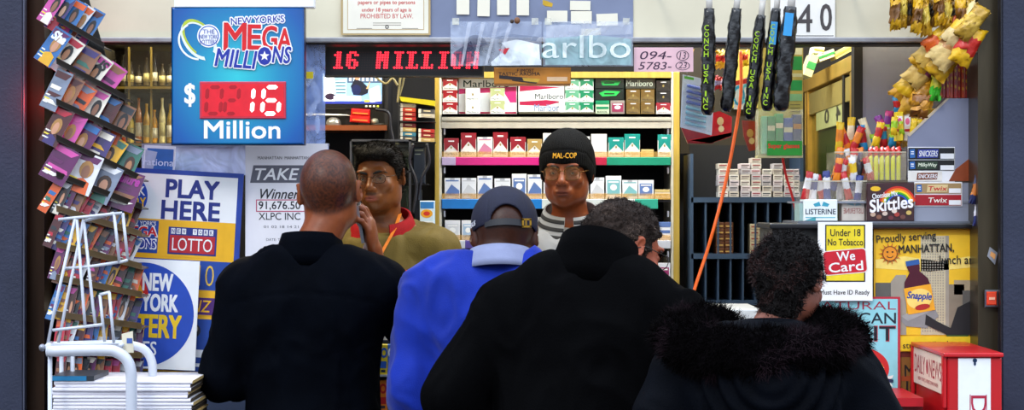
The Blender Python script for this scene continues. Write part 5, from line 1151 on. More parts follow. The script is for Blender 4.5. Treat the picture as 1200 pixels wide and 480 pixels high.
r = thing('display_case', 'dim glass case with pale frame behind the young clerk', 'case', P(446, 300, 6.5))
mb = MB(); Y = 6.38; fm = M('#4a4c54', .4, .3)
for q in ((410, 163, 481, 165.5), (410, 163, 412, 330), (479, 163, 481, 330), (410, 200, 481, 202), (410, 255, 481, 257)): mb.pbox(*q, Y, Y+.05, fm)
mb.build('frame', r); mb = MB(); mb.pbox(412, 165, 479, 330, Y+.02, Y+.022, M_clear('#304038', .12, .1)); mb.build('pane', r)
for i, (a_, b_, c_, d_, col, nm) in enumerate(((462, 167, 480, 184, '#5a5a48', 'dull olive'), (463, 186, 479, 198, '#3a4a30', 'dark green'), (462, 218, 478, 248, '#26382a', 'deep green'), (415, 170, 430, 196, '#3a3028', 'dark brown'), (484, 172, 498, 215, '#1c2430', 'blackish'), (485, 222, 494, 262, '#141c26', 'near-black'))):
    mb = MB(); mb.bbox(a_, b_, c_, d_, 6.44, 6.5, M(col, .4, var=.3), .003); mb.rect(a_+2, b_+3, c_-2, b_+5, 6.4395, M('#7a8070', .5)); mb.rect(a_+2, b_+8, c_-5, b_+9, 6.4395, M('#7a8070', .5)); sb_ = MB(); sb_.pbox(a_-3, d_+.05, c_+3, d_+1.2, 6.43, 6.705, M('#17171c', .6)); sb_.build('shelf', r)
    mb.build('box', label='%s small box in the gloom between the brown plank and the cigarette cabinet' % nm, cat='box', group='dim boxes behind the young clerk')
mb = MB(); mb.bbox(492, 235, 509, 300, 6.35, 6.42, M('#c8e0f0', .4), .003); t = 6.3495; mb.rect(492.5, 236, 508.5, 244, t, M('#2c78c0', .4)); mb.disc(500, 250, 7, 5, t, M('#e0a020', .4), 16); mb.disc(500, 250, 4, 2.5, t-.0003, M('#c83020', .4), 12); mb.rect(493, 259, 508, 266, t, M('#e8f0f8', .4)); 
for i in range(3): mb.rect(495, 270+i*4, 506, 272+i*4, t, M('#2458a0', .4))
sh_ = MB(); sh_.pbox(484, 300.2, 511, 303, 6.34, 6.70, M('#17171c', .6)); sh_.pbox(486, 303, 489, 330, 6.36, 6.39, M('#17171c', .6)); sh_.box(P(486, 0, 6.37)[0], P(509, 0, 6.37)[0], 6.38, 6.68, .12, P(0, 303, 6.37)[2], M('#17171c', .6)); sh_.build('pedestal', label='plain black pedestal under the pale blue box', cat='pedestal')
mb.build('blue_box', label='pale blue box with yellow oval left of the cigarette cabinet', cat='box')
mb = MB(); cb = M('#0c0c0e', .4)
for i, pts in enumerate((((440, 90), (452, 98), (460, 92), (466, 100)), ((470, 86), (468, 100), (466, 120)), ((474, 86), (472, 98), (468, 112)), ((484, 168), (480, 190), (488, 215), (484, 250)), ((500, 168), (503, 190), (494, 210), (490, 235)), ((440, 128), (455, 132), (458, 150), (462, 170)))):
    mb = MB(); mb.tube(curve([P(x, y, 6.34+.01*i) for x, y in pts]), .004 if i < 3 else .0055, M('#8a8058' if i in (0, 1, 2) else '#1a1c26', .4), 6)
    mb.build('cable', label=['thin beige cable curling right of the monitor', 'beige cable falling from the header, left one of a pair', 'beige cable falling from the header, right one of a pair', 'thick black cable hanging right of the young clerk', 'thick black cable sagging beside the blue box', 'black cable running down from the monitor'][i], cat='cable')
# ---------------------------------------------------------------- goods behind the left window
r = thing('bottle_shelf', 'dim shelf of amber bottles between magazine rack and jackpot sign', 'shelf', P(175, 200, 6.3)); Y = 6.2
mb = MB(); mb.pbox(120, 50, 215, 54, Y, Y+.2, M('#1c1a12', .5)); mb.pbox(120, 101, 215, 104, Y-.01, Y+.2, M('#5a4c18', .4)); mb.pbox(120, 168, 215, 171, Y-.01, Y+.2, M('#5a5030', .4)); mb.build('shelf', r)
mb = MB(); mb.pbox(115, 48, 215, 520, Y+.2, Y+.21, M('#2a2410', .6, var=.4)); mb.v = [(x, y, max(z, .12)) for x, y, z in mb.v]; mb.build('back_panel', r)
mb = MB()
for x in (150, 176): mb.pbox(x, 54, x+2, 170, Y, Y+.01, M('#6a5a20', .4))
mb.build('divider', r)
bc = [('#d89a10', 'amber'), ('#e0c030', 'yellow'), ('#b86a10', 'brown-orange'), ('#e8e0a0', 'pale yellow'), ('#c84a10', 'orange-red'), ('#d8a828', 'golden'), ('#a88820', 'olive gold'), ('#f0d860', 'lemon')]
k_ = 0
for row, yb in ((0, 100.5), (1, 167.5)):
    for i in range(8):
        x = 135+i*9.2; hh = (46+8*math.sin(i*2.1+row)) if row else 30+6*math.sin(i*1.7); c_, nm = bc[(i*3+row) % 8]; mt = M(c_, .15, coat=.8, var=.4, scale=40) if row else M('#3a3420' if i % 2 else '#5a5034', .2, coat=.5)
        X, _, Z = P(x, yb, Y+.05); s_ = (Y+.05)/F; h_ = hh*s_; rr_ = 4.0*s_
        mb = MB(); mb.lathe((X, Y+.05, Z), [(rr_*.9, 0), (rr_, h_*.03), (rr_, h_*.55), (rr_*.85, h_*.66), (rr_*.38, h_*.8), (rr_*.36, h_*.93), (rr_*.45, h_*.94), (rr_*.45, h_), (rr_*.3, h_)], mt, 14)
        mb.lathe((X, Y+.05, Z+h_*.15), [(rr_*1.02, 0), (rr_*1.02, h_*.3)], M('#e8e4c8', .4) if i % 2 else M('#c8c080', .4), 14)
        mb.build('bottle', label='%s bottle, %s on the %s shelf behind the left window' % (nm if row else 'dim '+('tall' if hh > 30 else 'short'), ordn(i, 8), 'lower lit' if row else 'upper dark'), cat='bottle', group='bottles on the %s left shelf' % ('lower' if row else 'upper'))
mb = MB(); mb.pbox(146, 52, 203, 170, 5.60, 5.604, M_clear('#d8e0c0', .05, .06)); mb.build('window_2')['kind'] = 'structure'
# ---------------------------------------------------------------- slotted wall shelf, cartons and hanging goods on the right
Y = 6.5
r = thing('slotted_shelf', 'blue-grey slotted shelf unit to the right of the cigarette cabinet', 'shelf', (P(875, 0, Y)[0], Y+.15, .12)); bs = M('#31465e', .5, var=.2, scale=8)
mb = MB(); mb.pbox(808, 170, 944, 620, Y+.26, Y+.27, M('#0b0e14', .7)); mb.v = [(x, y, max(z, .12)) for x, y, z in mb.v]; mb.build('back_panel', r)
for y0, y1 in ((231, 237), (297, 303), (352, 357)): mb = MB(); mb.pbox(810, y0, 942, y1, Y, Y+.26, bs); mb.build('shelf', r)
for x in (809, 938): mb = MB(); pz(mb, x, 180, x+3.5, Y, Y+.26, bs); mb.build('upright', r)
k = 0
for y0, y1 in ((237, 297), (303, 352)):
    for x in range(8): q = 826+x*14.6; mb = MB(); mb.pbox(q, y0, q+2, y1, Y+.004, Y+.255, bs); mb.build('divider', r)
pc = [('#d8d4cc', 'white'), ('#c8c0b4', 'cream'), ('#b8b4b8', 'grey'), ('#cfc4c8', 'pinkish white')]
for i, (x, top) in enumerate(((842, 190), (854.5, 196), (868, 190), (880.5, 182), (893, 196), (906, 186), (919, 192), (930, 196))):
    n = int((230.6-top)/6.6); w_ = 11.4 if i < 7 else 7
    for j in range(n):
        yb = 230.7-j*6.6; mb = MB(); dx = .5*math.sin(i*3+j*2.1); mb.bbox(x+dx, yb-6.3, x+dx+w_, yb, Y+.01, Y+.09, M(pc[(i+j) % 4][0], .45, var=.06), .001)
        mb.rect(x+dx+1.2, yb-4.8, x+dx+w_-1.2, yb-3.6, Y+.0095, M(['#8a2430', '#303038', '#6a5a58'][i % 3], .5)); mb.rect(x+dx+1.2, yb-2.4, x+dx+w_-3, yb-1.7, Y+.0095, M('#50484c', .5))
        mb.build('small_carton', label='small %s carton, %s from bottom, %s stack of slotted shelf' % (pc[(i+j) % 4][1], ORD[j], ordn(i, 8)), cat='carton', group='small cartons stacked on the slotted shelf')
for i, x in enumerate((839, 849.5)):
    for j in range(5): mb = MB(); yb = 296.8-j*7.4; mb.bbox(x, yb-7, x+9.8, yb, Y+.01, Y+.08, M('#5a3216', .4, var=.2), .001); mb.rect(x+1, yb-3.2, x+8.5, yb-1.8, Y+.0095, M('#c09a50', .4)); mb.build('cigar_box', label='brown cigar box, %s from bottom, %s column beside the orange cord' % (ORD[j], 'left' if i == 0 else 'right'), cat='box', group='brown cigar boxes in the slot')
for j in range(5): mb = MB(); yb = 296.8-j*7; mb.bbox(879, yb-6.6, 890.5, yb, Y+.01, Y+.08, M('#b8a888', .4, var=.15), .001); mb.rect(880.5, yb-4, 888.5, yb-2.6, Y+.0095, M('#8a2a20', .4)); mb.build('small_box', label='cream box, %s from bottom of the pile in the slot above the curly dark hair' % ORD[j], cat='box', group='cream boxes in the slot')
# back shelf wall seen above, yellowish
mb = MB(); mb.pbox(797, 56, 942, 180, 6.95, 6.97, M('#2e2614', .5, var=.3, scale=4)); stru(mb.build('wall_back', bevel=.001))
mb = MB(); mb.pbox(857, 58, 888, 126, 6.90, 6.94, M('#c8b04a', .5, var=.15)); mb.build('board', label='pale yellow board on the wall behind the bagged umbrellas', cat='board')
# hanging lighters card
Y = 5.9
mb = MB(); q = [(800, 87), (838, 95), (834, 158.5), (797, 149)]; mb.extr([P(x, y, Y) for x, y in q], (0, .002, 0), M('#c4d4ec', .35, var=.08)); mb.extr([P(x, y, Y-.014) for x, y in ((801, 96), (836, 103), (833, 155), (799, 146))][::-1], (0, .012, 0), M_clear('#d8ecff', .12, .08))
mb.flat([(802, 89), (813, 91), (813, 94), (802, 92)][::-1], Y-.0008, M('#50b030', .4)); [mb.tube([P(x_, 90, Y), P(x_, 30, Y), (P(x_, 30, Y)[0], Y, 2.62)], .0012, M('#808080', .4, .5), 5) for x_ in (805, 830)]; r = mb.build('lighter_card', label='pale blue hanging card with blue lighters right of the cabinet', cat='card')
for i in range(8):
    y = 100+i*6.2; a_ = V3(P(805-i*.3, y, Y-.007)); b_ = V3(P(829-i*.3, y+5.5, Y-.007)); mb = MB(); mb.tube([a_, a_.lerp(b_, .05), a_.lerp(b_, .75), a_.lerp(b_, .76), b_], [.004, .0052, .0052, .0042, .0042], M('#2c50b8' if i < 4 else '#7ab8dc', .25, coat=.5), 8); mb.build('lighter', label='%s lighter, %s from the top of the hanging card' % ('blue' if i < 4 else 'light blue', ORD[i]), cat='lighter', group='lighters on the blue card')
# crumpled bag maker
def bag(name, lab, cx, cy, w_, h_, Y, rot, c1, c2=None, grp=None, cat='snack bag', dep=.02, seed=0, yw=0, band=None, build=True, crink=1., pc=None):
    nx, nz = 9, 13; s_ = Y/F; W, H = w_*s_/2, h_*s_/2; rg = np.random.RandomState(seed); mb = MB()
    Rm = Matrix.Rotation(math.radians(rot), 3, 'Y') @ Matrix.Rotation(math.radians(yw), 3, 'Z'); c = V3(P(cx, cy, Y)); ms = [M(c1, .4, var=.25, scale=25, coat=.12, bump=.5*crink, bscale=90)]; 
    if c2: ms.append(M(c2, .4, var=.25, scale=25, coat=.12, bump=.5*crink, bscale=90))
    for sd in (-1, 1):
        vs = []
        for j in range(nz+1):
            v = j/nz*2-1; pr = max(0, 1-abs(v)**3.2)**.6
            for i in range(nx+1):
                u = i/nx*2-1; th = dep*pr*max(0, 1-abs(u)**2.6)**.5*(1+.3*rg.randn()*.5*crink); zz = .006*math.sin(u*9+seed) if abs(v) > .93 else 0
                jit = .0035*crink*rg.randn() if sd < 0 else 0
                vs.append(tuple(c+Rm @ V3((u*W*(.93+.07*abs(v)**4)+.5*jit, sd*(th+.0006)+zz, v*H+jit))))
        for mi_ in range(len(ms)):
            fs = []
            for j in range(nz):
                v = (j+.5)/nz*2-1; which = 0
                if len(ms) == 2: lo_, hi_ = band or (-.35, .4); which = 1 if lo_ < v < hi_ else 0
                if which != mi_: continue
                for i in range(nx):
                    a_ = j*(nx+1)+i; q = (a_, a_+1, a_+nx+2, a_+nx+1); fs.append(q if sd < 0 else q[::-1])
            mb.faces(vs, fs, ms[mi_], True)
    return mb.build(name, label=lab, cat=cat, group=grp) if build else mb
hb = [(806, 68, 13, 17, 5.95, 0, '#e8b010', '#c81c14', 'yellow and red hanging bag beside the pink number card'), (845, 69, 13, 20, 5.95, 2, '#e8b010', '#d02014', 'yellow bag with red base between the first two umbrellas'), (872, 68, 10, 18, 5.95, -3, '#e8c020', '#c82a14', 'yellow bag edge between the second and third umbrella'), (842, 97, 9, 14, 5.9, 0, '#c01420', '#b0a8d8', 'small red and lilac packet under the yellow bag')]
for i, (cx, cy, w_, h_, Y, ro, c1, c2, lb) in enumerate(hb): bag('snack_bag', lb, cx, cy, w_, h_, Y, ro, c1, c2, 'hanging bags behind the umbrellas', seed=i, dep=.012)
mb = MB(); mb.extr([P(x, y, 5.88) for x, y in ((862, 96), (874, 91), (884, 92), (883, 128), (860, 128))], (0, .004, 0), M('#e8f0f0', .4)); t = 5.8794; mb.flat([(861, 95), (884, 90), (884, 96), (861, 100)][::-1], t-.001, M('#d02818', .4))
mb.disc(866, 112, 7, 12, t-.0014, M('#28a8d8', .4), 24, inner=.7); mb.disc(875, 110, 7, 12, t-.0018, M('#60c8e0', .4), 24, inner=.7); mb.disc(881, 113, 5, 10, t-.002, M('#e8e060', .4), 24, inner=.8); mb.build('hanging_card', label='white hanging card with blue rings and red top behind the orange cord', cat='card')
for i, (pts, Y, c_, lb) in enumerate(((((797, 146), (838, 153), (836, 168), (806, 168)), 5.95, '#8a0c18', 'dark red packet under the lighter card'), (((836, 132), (843, 130), (858, 137), (857, 158), (833, 162), (832, 150)), 5.92, '#c8141c', 'bright red packet with a pale figure left of the orange cord'), (((870, 141), (887, 142), (888, 175), (878, 177), (872, 160)), 5.95, '#8c1416', 'red packet with gold figures right of the orange cord'))):
    mb = MB(); mb.extr([P(x, y, Y) for x, y in pts][::-1], (0, .015, 0), M(c_, .3, coat=.5, var=.25)); cx = sum(p[0] for p in pts)/len(pts); cy = sum(p[1] for p in pts)/len(pts)
    if i: mb.disc(cx+(1 if i == 1 else 0), cy-3, 4, 5, Y-.0006, M('#e8c890' if i == 1 else '#b89050', .4), 10); mb.disc(cx+2, cy+6, 3.5, 4, Y-.0006, M('#f0e0b0' if i == 1 else '#c8b080', .4), 8)
    mb.build('packet', label=lb, cat='packet', group='red packets hanging on the right')
mb = MB(); mb.flat([(806, 164), (858, 155), (857, 159), (832, 168)], 5.915, M('#c8141c', .3)); mb.extr([P(x, y, 5.915) for x, y in ((806, 165), (858, 155), (857, 160), (832, 168))], (0, .01, 0), M('#b0101a', .3, coat=.4)); mb.build('packet', label='long thin red packet sticking out below the lighter card', cat='packet', group='red packets hanging on the right')
# green pack dispenser
Y = 5.78
r = thing('pack_dispenser', 'clear hanging dispenser with green and blue packs left of the brass door', 'dispenser', P(914, 184, Y))
mb = MB(); mb.pbox(888, 56, 941, 184, Y+.06, Y+.064, M('#c4b85c', .45, var=.15)); mb.pbox(888, 128, 889, 184, Y, Y+.06, M_clear('#f0f0d0', .4, .1)); mb.pbox(940, 128, 941, 184, Y, Y+.06, M_clear('#f0f0d0', .4, .1)); mb.pbox(888, 128, 941, 184, Y-.003, Y-.001, M_clear('#f4f4d8', .16, .06)); mb.build('case', r)
gs = M('#18a04c', .4, var=.1)
mb = MB(); mb.rect(922, 56, 940, 64, Y+.059, M('#e4e8c8', .4)); mb.rect(922, 66, 940, 82, Y+.0585, gs); mb.rect(922, 86, 940, 90, Y+.0585, M('#d8dcb0', .4)); mb.rect(922, 94, 940, 106, Y+.0585, gs); mb.rect(922, 110, 940, 118, Y+.0585, M('#8ac890', .4))
for y in (122, 126, 130): mb.rect(926, y, 938, y+1, Y+.0585, M('#7a7440', .4))
mb.build('backing_print', r); mb = MB(); mb.tube([P(900, 58, Y+.062), (P(900, 0, Y+.062)[0], Y+.062, 2.62)], .0012, M('#808080', .4, .5), 5); mb.build('hanging_wire', r)
mb = MB(); mb.pbox(899, 165, 940, 182, Y-.008, Y-.004, M('#1c9a2c', .4)); mb.text('Super glasses', 900, 168, 937, 175, Y-.009, M('#e02418', .4, emit=.1), .05); mb.build('front_label', r, label='green strip with red lettering')
mb = MB(); mb.pbox(888, 182, 941, 184.5, Y-.004, Y+.06, M('#c8c090', .4)); mb.build('tray', r)
for i, (a_, b_, c_, d_, col, nm) in enumerate(((893, 136, 899, 162, '#7ac8a8', 'pale green'), (899.5, 136, 908.5, 163, '#10965c', 'green'), (909, 133, 918, 163, '#1ca05c', 'bright green'), (918.5, 138, 929, 165, '#184cb0', 'blue'), (929.5, 134, 939.5, 164, '#1c3a80', 'dark blue and orange'))):
    mb = MB(); mb.bbox(a_, b_, c_, d_+17-(d_-163), Y+.005, Y+.045, M(col, .35, coat=.4, var=.1), .001)
    if i: mb.rect(a_+.3, b_+11, c_-.3, b_+17, Y+.0045, M('#f0ecc8', .4) if i < 4 else M('#c88a40', .4))
    mb.build('pack', label='%s upright pack, %s in the clear dispenser' % (nm, ordn(i, 5)), cat='pack', group='packs in the clear dispenser')
# cords
mb = MB(); mb.tube(curve([P(x, y, Y_) for x, y, Y_ in ((868, 60, 5.75), (868, 112, 5.72), (860, 165, 5.71), (847, 228, 5.7), (830, 290, 5.7), (811, 350, 5.80), (800, 420, 5.84))], 10), .0052, M('#f0641a', .4, var=.1), 8); mb.build('orange_cord', label='orange cord hanging diagonally from the header past the slotted shelf', cat='cord')
mb = MB(); mb.tube(curve([P(x, y, 5.85) for x, y in ((917, 184), (921, 205), (929, 232), (936, 262))], 8), .0038, M('#c81418', .4, var=.1), 8); mb.build('red_cord', label='short red cord below the clear dispenser', cat='cord')
# brass framed sliding door seen edge-on
A = V3(P(947, 115, 7.0)); B = V3(P(1008, 58, 5.79)); br = M('#b89440', .35, .35, var=.2, scale=6)
def wbox(mb, x0, y0, x1, y1, z0, z1, th, m_): 
    d = V3((x1-x0, y1-y0, 0)).normalized(); n = V3((-d.y, d.x, 0))*th/2; w = [V3((x0, y0, z0))+n, V3((x1, y1, z0))+n, V3((x1, y1, z0))-n, V3((x0, y0, z0))-n]; mb.extr(w, (0, 0, z1-z0), m_)
zt = 2.075
mb = MB(); wbox(mb, A.x, A.y, B.x, B.y, zt-.05, zt, .05, br); wbox(mb, A.x, A.y, B.x, B.y, zt-.14, zt-.06, .03, M('#a89858', .35, .35)); 
def lerp2(t): return A.x+(B.x-A.x)*t, A.y+(B.y-A.y)*t
for t0, t1, m_ in ((0, .05, br), (.07, .11, M('#c89a3c', .3, .4)), (.80, .83, M('#141210', .5)), (.93, .99, br)): wbox(mb, *lerp2(t0), *lerp2(t1), .12, zt, .04, m_)
wbox(mb, *lerp2(.1), *lerp2(.8), 1.0, 1.05, .03, br)
stru(mb.build('door_1', bevel=.002))
mb = MB(); wbox(mb, *lerp2(.10), *lerp2(.82), .2, zt-.13, .006, M_pane('#4c5a20', .55, .02)); stru(mb.build('window_1'))  # green tint stands in for the green reflected in the glass
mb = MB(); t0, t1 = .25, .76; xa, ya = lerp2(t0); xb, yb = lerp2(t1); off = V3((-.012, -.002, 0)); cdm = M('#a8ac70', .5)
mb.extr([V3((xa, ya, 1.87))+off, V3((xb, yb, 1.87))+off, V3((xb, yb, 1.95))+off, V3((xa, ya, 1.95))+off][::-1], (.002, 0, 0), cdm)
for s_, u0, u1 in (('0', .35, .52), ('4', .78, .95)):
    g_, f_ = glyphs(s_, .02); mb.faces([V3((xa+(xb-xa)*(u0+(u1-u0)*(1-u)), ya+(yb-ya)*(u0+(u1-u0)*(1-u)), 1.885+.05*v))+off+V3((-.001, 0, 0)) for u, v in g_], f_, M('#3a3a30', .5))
mb.build('number_reflection', label='painted reflection of numerals 4 and 0, a pale strip on the brass door glass', cat='sticker')  # reflected numerals painted on a strip in front of the pane
for i, (x, y, rx_, rz, ro, c_) in enumerate(((948, 78, 10, 26, 20, '#d8d4a0'), (966, 66, 20, 9, -20, '#e8e8c0'), (985, 62, 22, 8, -28, '#c8c47c'), (957, 60, 12, 8, 10, '#f0f4e0'))):
    mb = MB(); s_ = 6.3/F; c = V3(P(x, y, 6.3)); Rm = Matrix.Rotation(math.radians(ro), 3, 'Y'); b_ = MB(); b_.box(-rx_*s_/2, rx_*s_/2, -.05, .05, -rz*s_/2, rz*s_/2, M(c_, .45, var=.1)); b_.box(-rx_*s_/2, rx_*s_/2, -.0515, -.05, -rz*s_/6, rz*s_/6, M('#3a9a50' if i < 2 else '#b8a850', .45)); b_.v = [tuple(c+Rm @ V3(v)) for v in b_.v]
    b_.build('carton', label=['pale upright carton beside the top of the brass door', 'cream carton with green band lying above the brass door', 'long cream carton lying tilted above the brass door', 'small white carton highest above the brass door'][i], cat='carton', group='cartons above the brass door', bevel=.002)
# ---------------------------------------------------------------- umbrellas in plastic sleeves
sl = M('#060507', .2, var=.3, scale=30, bump=1., bscale=48, coat=.5, spec=.4)
lime = M('#a4cc10', .4)
UM = [((831, 10, 829, 135), 15.5, 5.25, 'CONCH USA INC', 0, 'leftmost bagged black umbrella, hanging straight, lime lettering'), ((863, 10, 851, 131), 15.5, 5.25, None, 0, 'second bagged black umbrella from left, glossy, without lettering'), ((892, 18, 878, 140), 15, 5.28, 'CONCH USA INC', 0, 'third bagged black umbrella from left with lime lettering'), ((910, 10, 898, 130), 14.5, 5.25, 'CONCH USA INC', 1, 'fourth bagged black umbrella from left with blue label and lime lettering'), ((927, 8, 914, 130), 19, 5.22, None, 2, 'rightmost bagged black umbrella with light blue label, thickest')]
mb = MB(); mb.tube([P(760, -18, 5.25), P(1000, -18, 5.25)], .008, M('#707078', .3, .8), 10); 
for x in (765, 995): mb.tube([P(x, -18, 5.25), P(x, -18, 5.5)], .006, M('#707078', .3, .8), 8)
mb.build('hanging_rail', label='steel rail above the frame from which the umbrellas hang', cat='rail')
for k, ((xa, ya, xb, yb), w_, Y, txt, blu_, lab) in enumerate(UM):
    a_ = V3(P(xa, ya, Y)); b_ = V3(P(xb, yb, Y)); s_ = Y/F; R0 = w_*s_/2; d = (b_-a_).normalized()
    r = thing('umbrella', lab, 'umbrella', tuple(b_), 'umbrellas hanging from the header rail')
    rings = []; N_ = 26; sd = V3((1, 0, 0)); sd = (sd-d*sd.dot(d)).normalized(); fw = d.cross(sd)
    for j in range(N_+1):
        t = j/N_; c = a_.lerp(b_, t); rad = R0*(.72+.28*min(1, t*5))*(1 if t < .96 else (.9 if j < N_ else .55))
        rings.append([c+(sd*math.cos(q)*(rad)+fw*math.sin(q)*rad*.8)*(1+.09*math.sin(q*3+j*.9+k)+.07*math.sin(q*5-j*1.7)) for q in [2*math.pi*i/18 for i in range(18)]])
    mb = MB(); mb.loft(rings, sl, caps=True); sv = mb.build('sleeve', r)
    mb = MB(); top = a_-d*.06; mb.tube([a_-d*.055, a_+d*.01], R0*.5, M('#d8d4cc', .3), 10); mb.build('collar', r, label='white collar')
    mb = MB(); mb.tube([a_-d*.15, a_-d*.055], R0*.55, M('#121214', .4), 10); q0 = a_-d*.15; mb.tube([q0, q0+V3((0, 0, .01))+V3((.0, 0, .0)), V3((q0.x, 5.25, P(0, -18, 5.25)[2]+.008))], .003, M('#202022', .5), 6); mb.build('handle', r)
    if txt:
        mb = MB(); L_ = (b_-a_).length; n_ = len(txt)
        for ci, ch_ in enumerate(txt):
            if ch_ == ' ': continue
            g_, f_ = glyphs(ch_, .012); hh = L_*.80/n_; wq = R0*.72*(.35 if ch_ == 'I' else 1)
            mb.faces([a_+d*(L_*.16+hh*(ci+.84*(1-v)))+sd*(-R0*.80+wq*u+(R0*.25 if ch_ == 'I' else 0))+V3((0, -R0*1.06, 0)) for u, v in g_], f_, lime)
        mb.build('sleeve_lettering', sv, label='lime green lettering down the sleeve')
    if blu_:
        mb = MB(); c0 = a_+d*(.02 if blu_ == 2 else .04)+V3((0, -R0*.9, 0)); h_ = .065; wd = R0*.75; mb.extr([c0-sd*wd, c0+sd*wd*.4, c0+sd*wd*.4+d*h_, c0-sd*wd+d*h_], (0, -.001, 0), M('#2a98d8', .3, coat=.5)); mb.build('sleeve_label', sv, label='light blue label')
# ---------------------------------------------------------------- stepped candy display on the right counter
Y = 5.44; gp = M('#8b90a8', .45, .3, var=.12, scale=5); ac = M_clear('#e8dcc0', .10, .06)
r = thing('candy_display', 'stepped grey candy display with clear trays on the right cabinet', 'display', P(1070, 262, 5.5))
mb = MB(); mb.prism([(1064, 208), (1064, 158), (1110, 115), (1150, 115), (1150, 212), (1110, 212)][::-1], Y, Y+.008, gp)
mb.build('side_panel', r, label='sloping grey end panel')
mb = MB(); mb.prism([(1112, 212), (1120, 198), (1146, 178), (1150, 178), (1150, 212)][::-1], Y-.003, Y-.0005, M('#8a3c14', .45, var=.2)); mb.build('side_patch', r, label='rusty orange-brown corner patch')
mb = MB(); mb.pbox(1064, 212, 1150, 261.5, Y+.002, Y+.012, M('#9498a8', .45, .3, var=.12, scale=5)); mb.build('front_panel', r)
mb = MB(); mb.pbox(938, 235.5, 1150, 238, Y, Y+.26, M('#8b8f9a', .4, .3)); mb.pbox(935, 259, 1150, 261.5, Y-.02, Y+.28, M('#70747e', .4, .3)); mb.pbox(1013, 211, 1150, 213.5, Y, Y+.26, M('#5c5040', .4)); mb.build('shelf', r)
mb = MB(); mb.prism([(1064, 158), (1110, 115), (1113, 115), (1066, 160)], Y-.002, Y+.012, M('#c8b8a0', .4)); mb.build('edge_trim', r)
steps = [(945, 1016, 212, 236, .0), (978, 1016, 178, 212, .06), (1016, 1062, 178, 212, .0), (1030, 1064, 150, 178, .12)]
for a_, c_, y0, y1, dy in steps:
    mb = MB(); mb.pbox(a_, y0, c_, y1, Y+dy, Y+dy+.0016, ac); mb.pbox(a_, y0, a_+.6, y1, Y+dy, Y+.2, ac); mb.pbox(c_-.6, y0, c_, y1, Y+dy, Y+.2, ac); mb.pbox(a_, y0-.6, c_, y0+.6, Y+dy-.001, Y+dy+.003, M('#c8c0a8', .3)); mb.build('tray', r)
def boxlabel(a, b, c, d, bg_, txt, tc_, lc, lab, badge='#2a68b0', tb=None, whitex=None):
    mb = MB(); mb.pbox(a, b, c, d, Y-.003, Y-.001, M(bg_, .4)); t = Y-.0035; x0, x1 = tb or (a+9, a+38)
    if badge: mb.flat([(a+1.5, b+2), (a+7.5, b+1.4), (a+8, d-2), (a+2, d-1.5)][::-1], t, M(badge, .4)); mb.rect(a+3, b+4, a+6.5, b+5.2, t-.0004, WHITE); mb.rect(a+3, b+6.4, a+6.5, b+7.6, t-.0004, WHITE)
    if lc: mb.flat([(x0-1, b+2), (x1+1, b+1.5), (x1, d-2), (x0-2, d-1.5)][::-1], t, M(lc, .4))
    mb.text(txt, x0, b+3.3, x1, d-3.2, t-.0006, M(tc_, .4), .04, .15)
    if whitex: mb.rect(whitex, (b+d)/2, c-.5, d-.6, t-.0002, WHITE)
    mb.build('shelf_label', label=lab, cat='label', group='printed labels on the candy display')
mb = MB(); mb.pbox(1064, 172, 1119, 213, Y-.0012, Y-.0002, WHITE); mb.build('label_card', label='white card behind the three upper candy labels', cat='card')
boxlabel(1064.5, 173, 1118.5, 186.5, '#0c0c14', 'SNICKERS', '#f0f0f4', '#2c3c9c', 'black candy label with blue and red logo, top of the grey panel', tb=(1077, 1099), whitex=1102)
boxlabel(1064.5, 187.5, 1118.5, 199.5, '#0c0c10', 'MilkyWay', '#e8f0d8', '#28402c', 'black candy label with green-white logo, second on the grey panel', tb=(1076, 1098), whitex=1102)
boxlabel(1064.5, 200.5, 1104, 212, '#e8e4dc', 'SNICKERS', '#f0f0f4', '#7a3c1c', 'white candy label with brown logo under the two black ones', badge=None, tb=(1076, 1098))
mb = MB(); mb.pbox(1071.5, 213, 1127.5, 241.5, Y-.0012, Y-.0002, WHITE); mb.build('label_card', label='white card behind the gold and red candy labels', cat='card')
boxlabel(1072.5, 214.5, 1126.5, 226.5, '#a88a5c', 'Twix', '#c81c28', '#e0c890', 'gold candy label above the red one right of the purple-brown box', tb=(1088, 1110), whitex=1112)
boxlabel(1072.5, 228, 1126.5, 240.5, '#a81020', 'Twix', '#f4ece0', None, 'red candy label with white lettering, lowest label', badge=None, tb=(1088, 1110), whitex=1112)
# boxes on the bottom tray
mb = MB(); mb.bbox(1016, 214, 1071.5, 258.8, Y-.016, Y+.12, M('#3c1a20', .35, coat=.4, var=.3, scale=30), .002); t = Y-.0166
for i, c in enumerate(('#d02818', '#f08018', '#f0e020', '#30a838', '#2858c8')): mb.disc(1052, 244, 23-i*2.2, 26-i*2.4, t-.0003*i, M(c, .4), 30, 20, 160, inner=.90)
mb.disc(1026, 221, 6, 3, t, M('#e8b820', .4), 14); mb.text('Chocolate Mix', 1022, 225, 1052, 231, t-.002, WHITE, .04, 0, 8); mb.text('Skittles', 1018.5, 231, 1070, 246, t-.0025, WHITE, .06, .1, 7); mb.text('Skittles', 1018.5, 231.6, 1070, 246.2, t-.0028, M('#f8f4f8', .4), .03, .1, 7)
for i, (x, y, c) in enumerate(((1023, 251, '#c8a890'), (1030, 254, '#8a5a44'), (1037, 250, '#e0c8b8'), (1044, 255, '#6a2a30'), (1051, 251, '#a83830'), (1058, 254, '#704038'), (1065, 249, '#d0b060'), (1034, 246, '#7a3a30'), (1062, 243, '#50281c'), (1048, 247, '#e8d8c8'))): mb.disc(x, y, 3.2, 2.6, t-.0018-.0001*i, M(c, .35, coat=.5), 14)
mb.build('candy_box', label='dark purple-brown candy box with rainbow and large white lettering', cat='box')
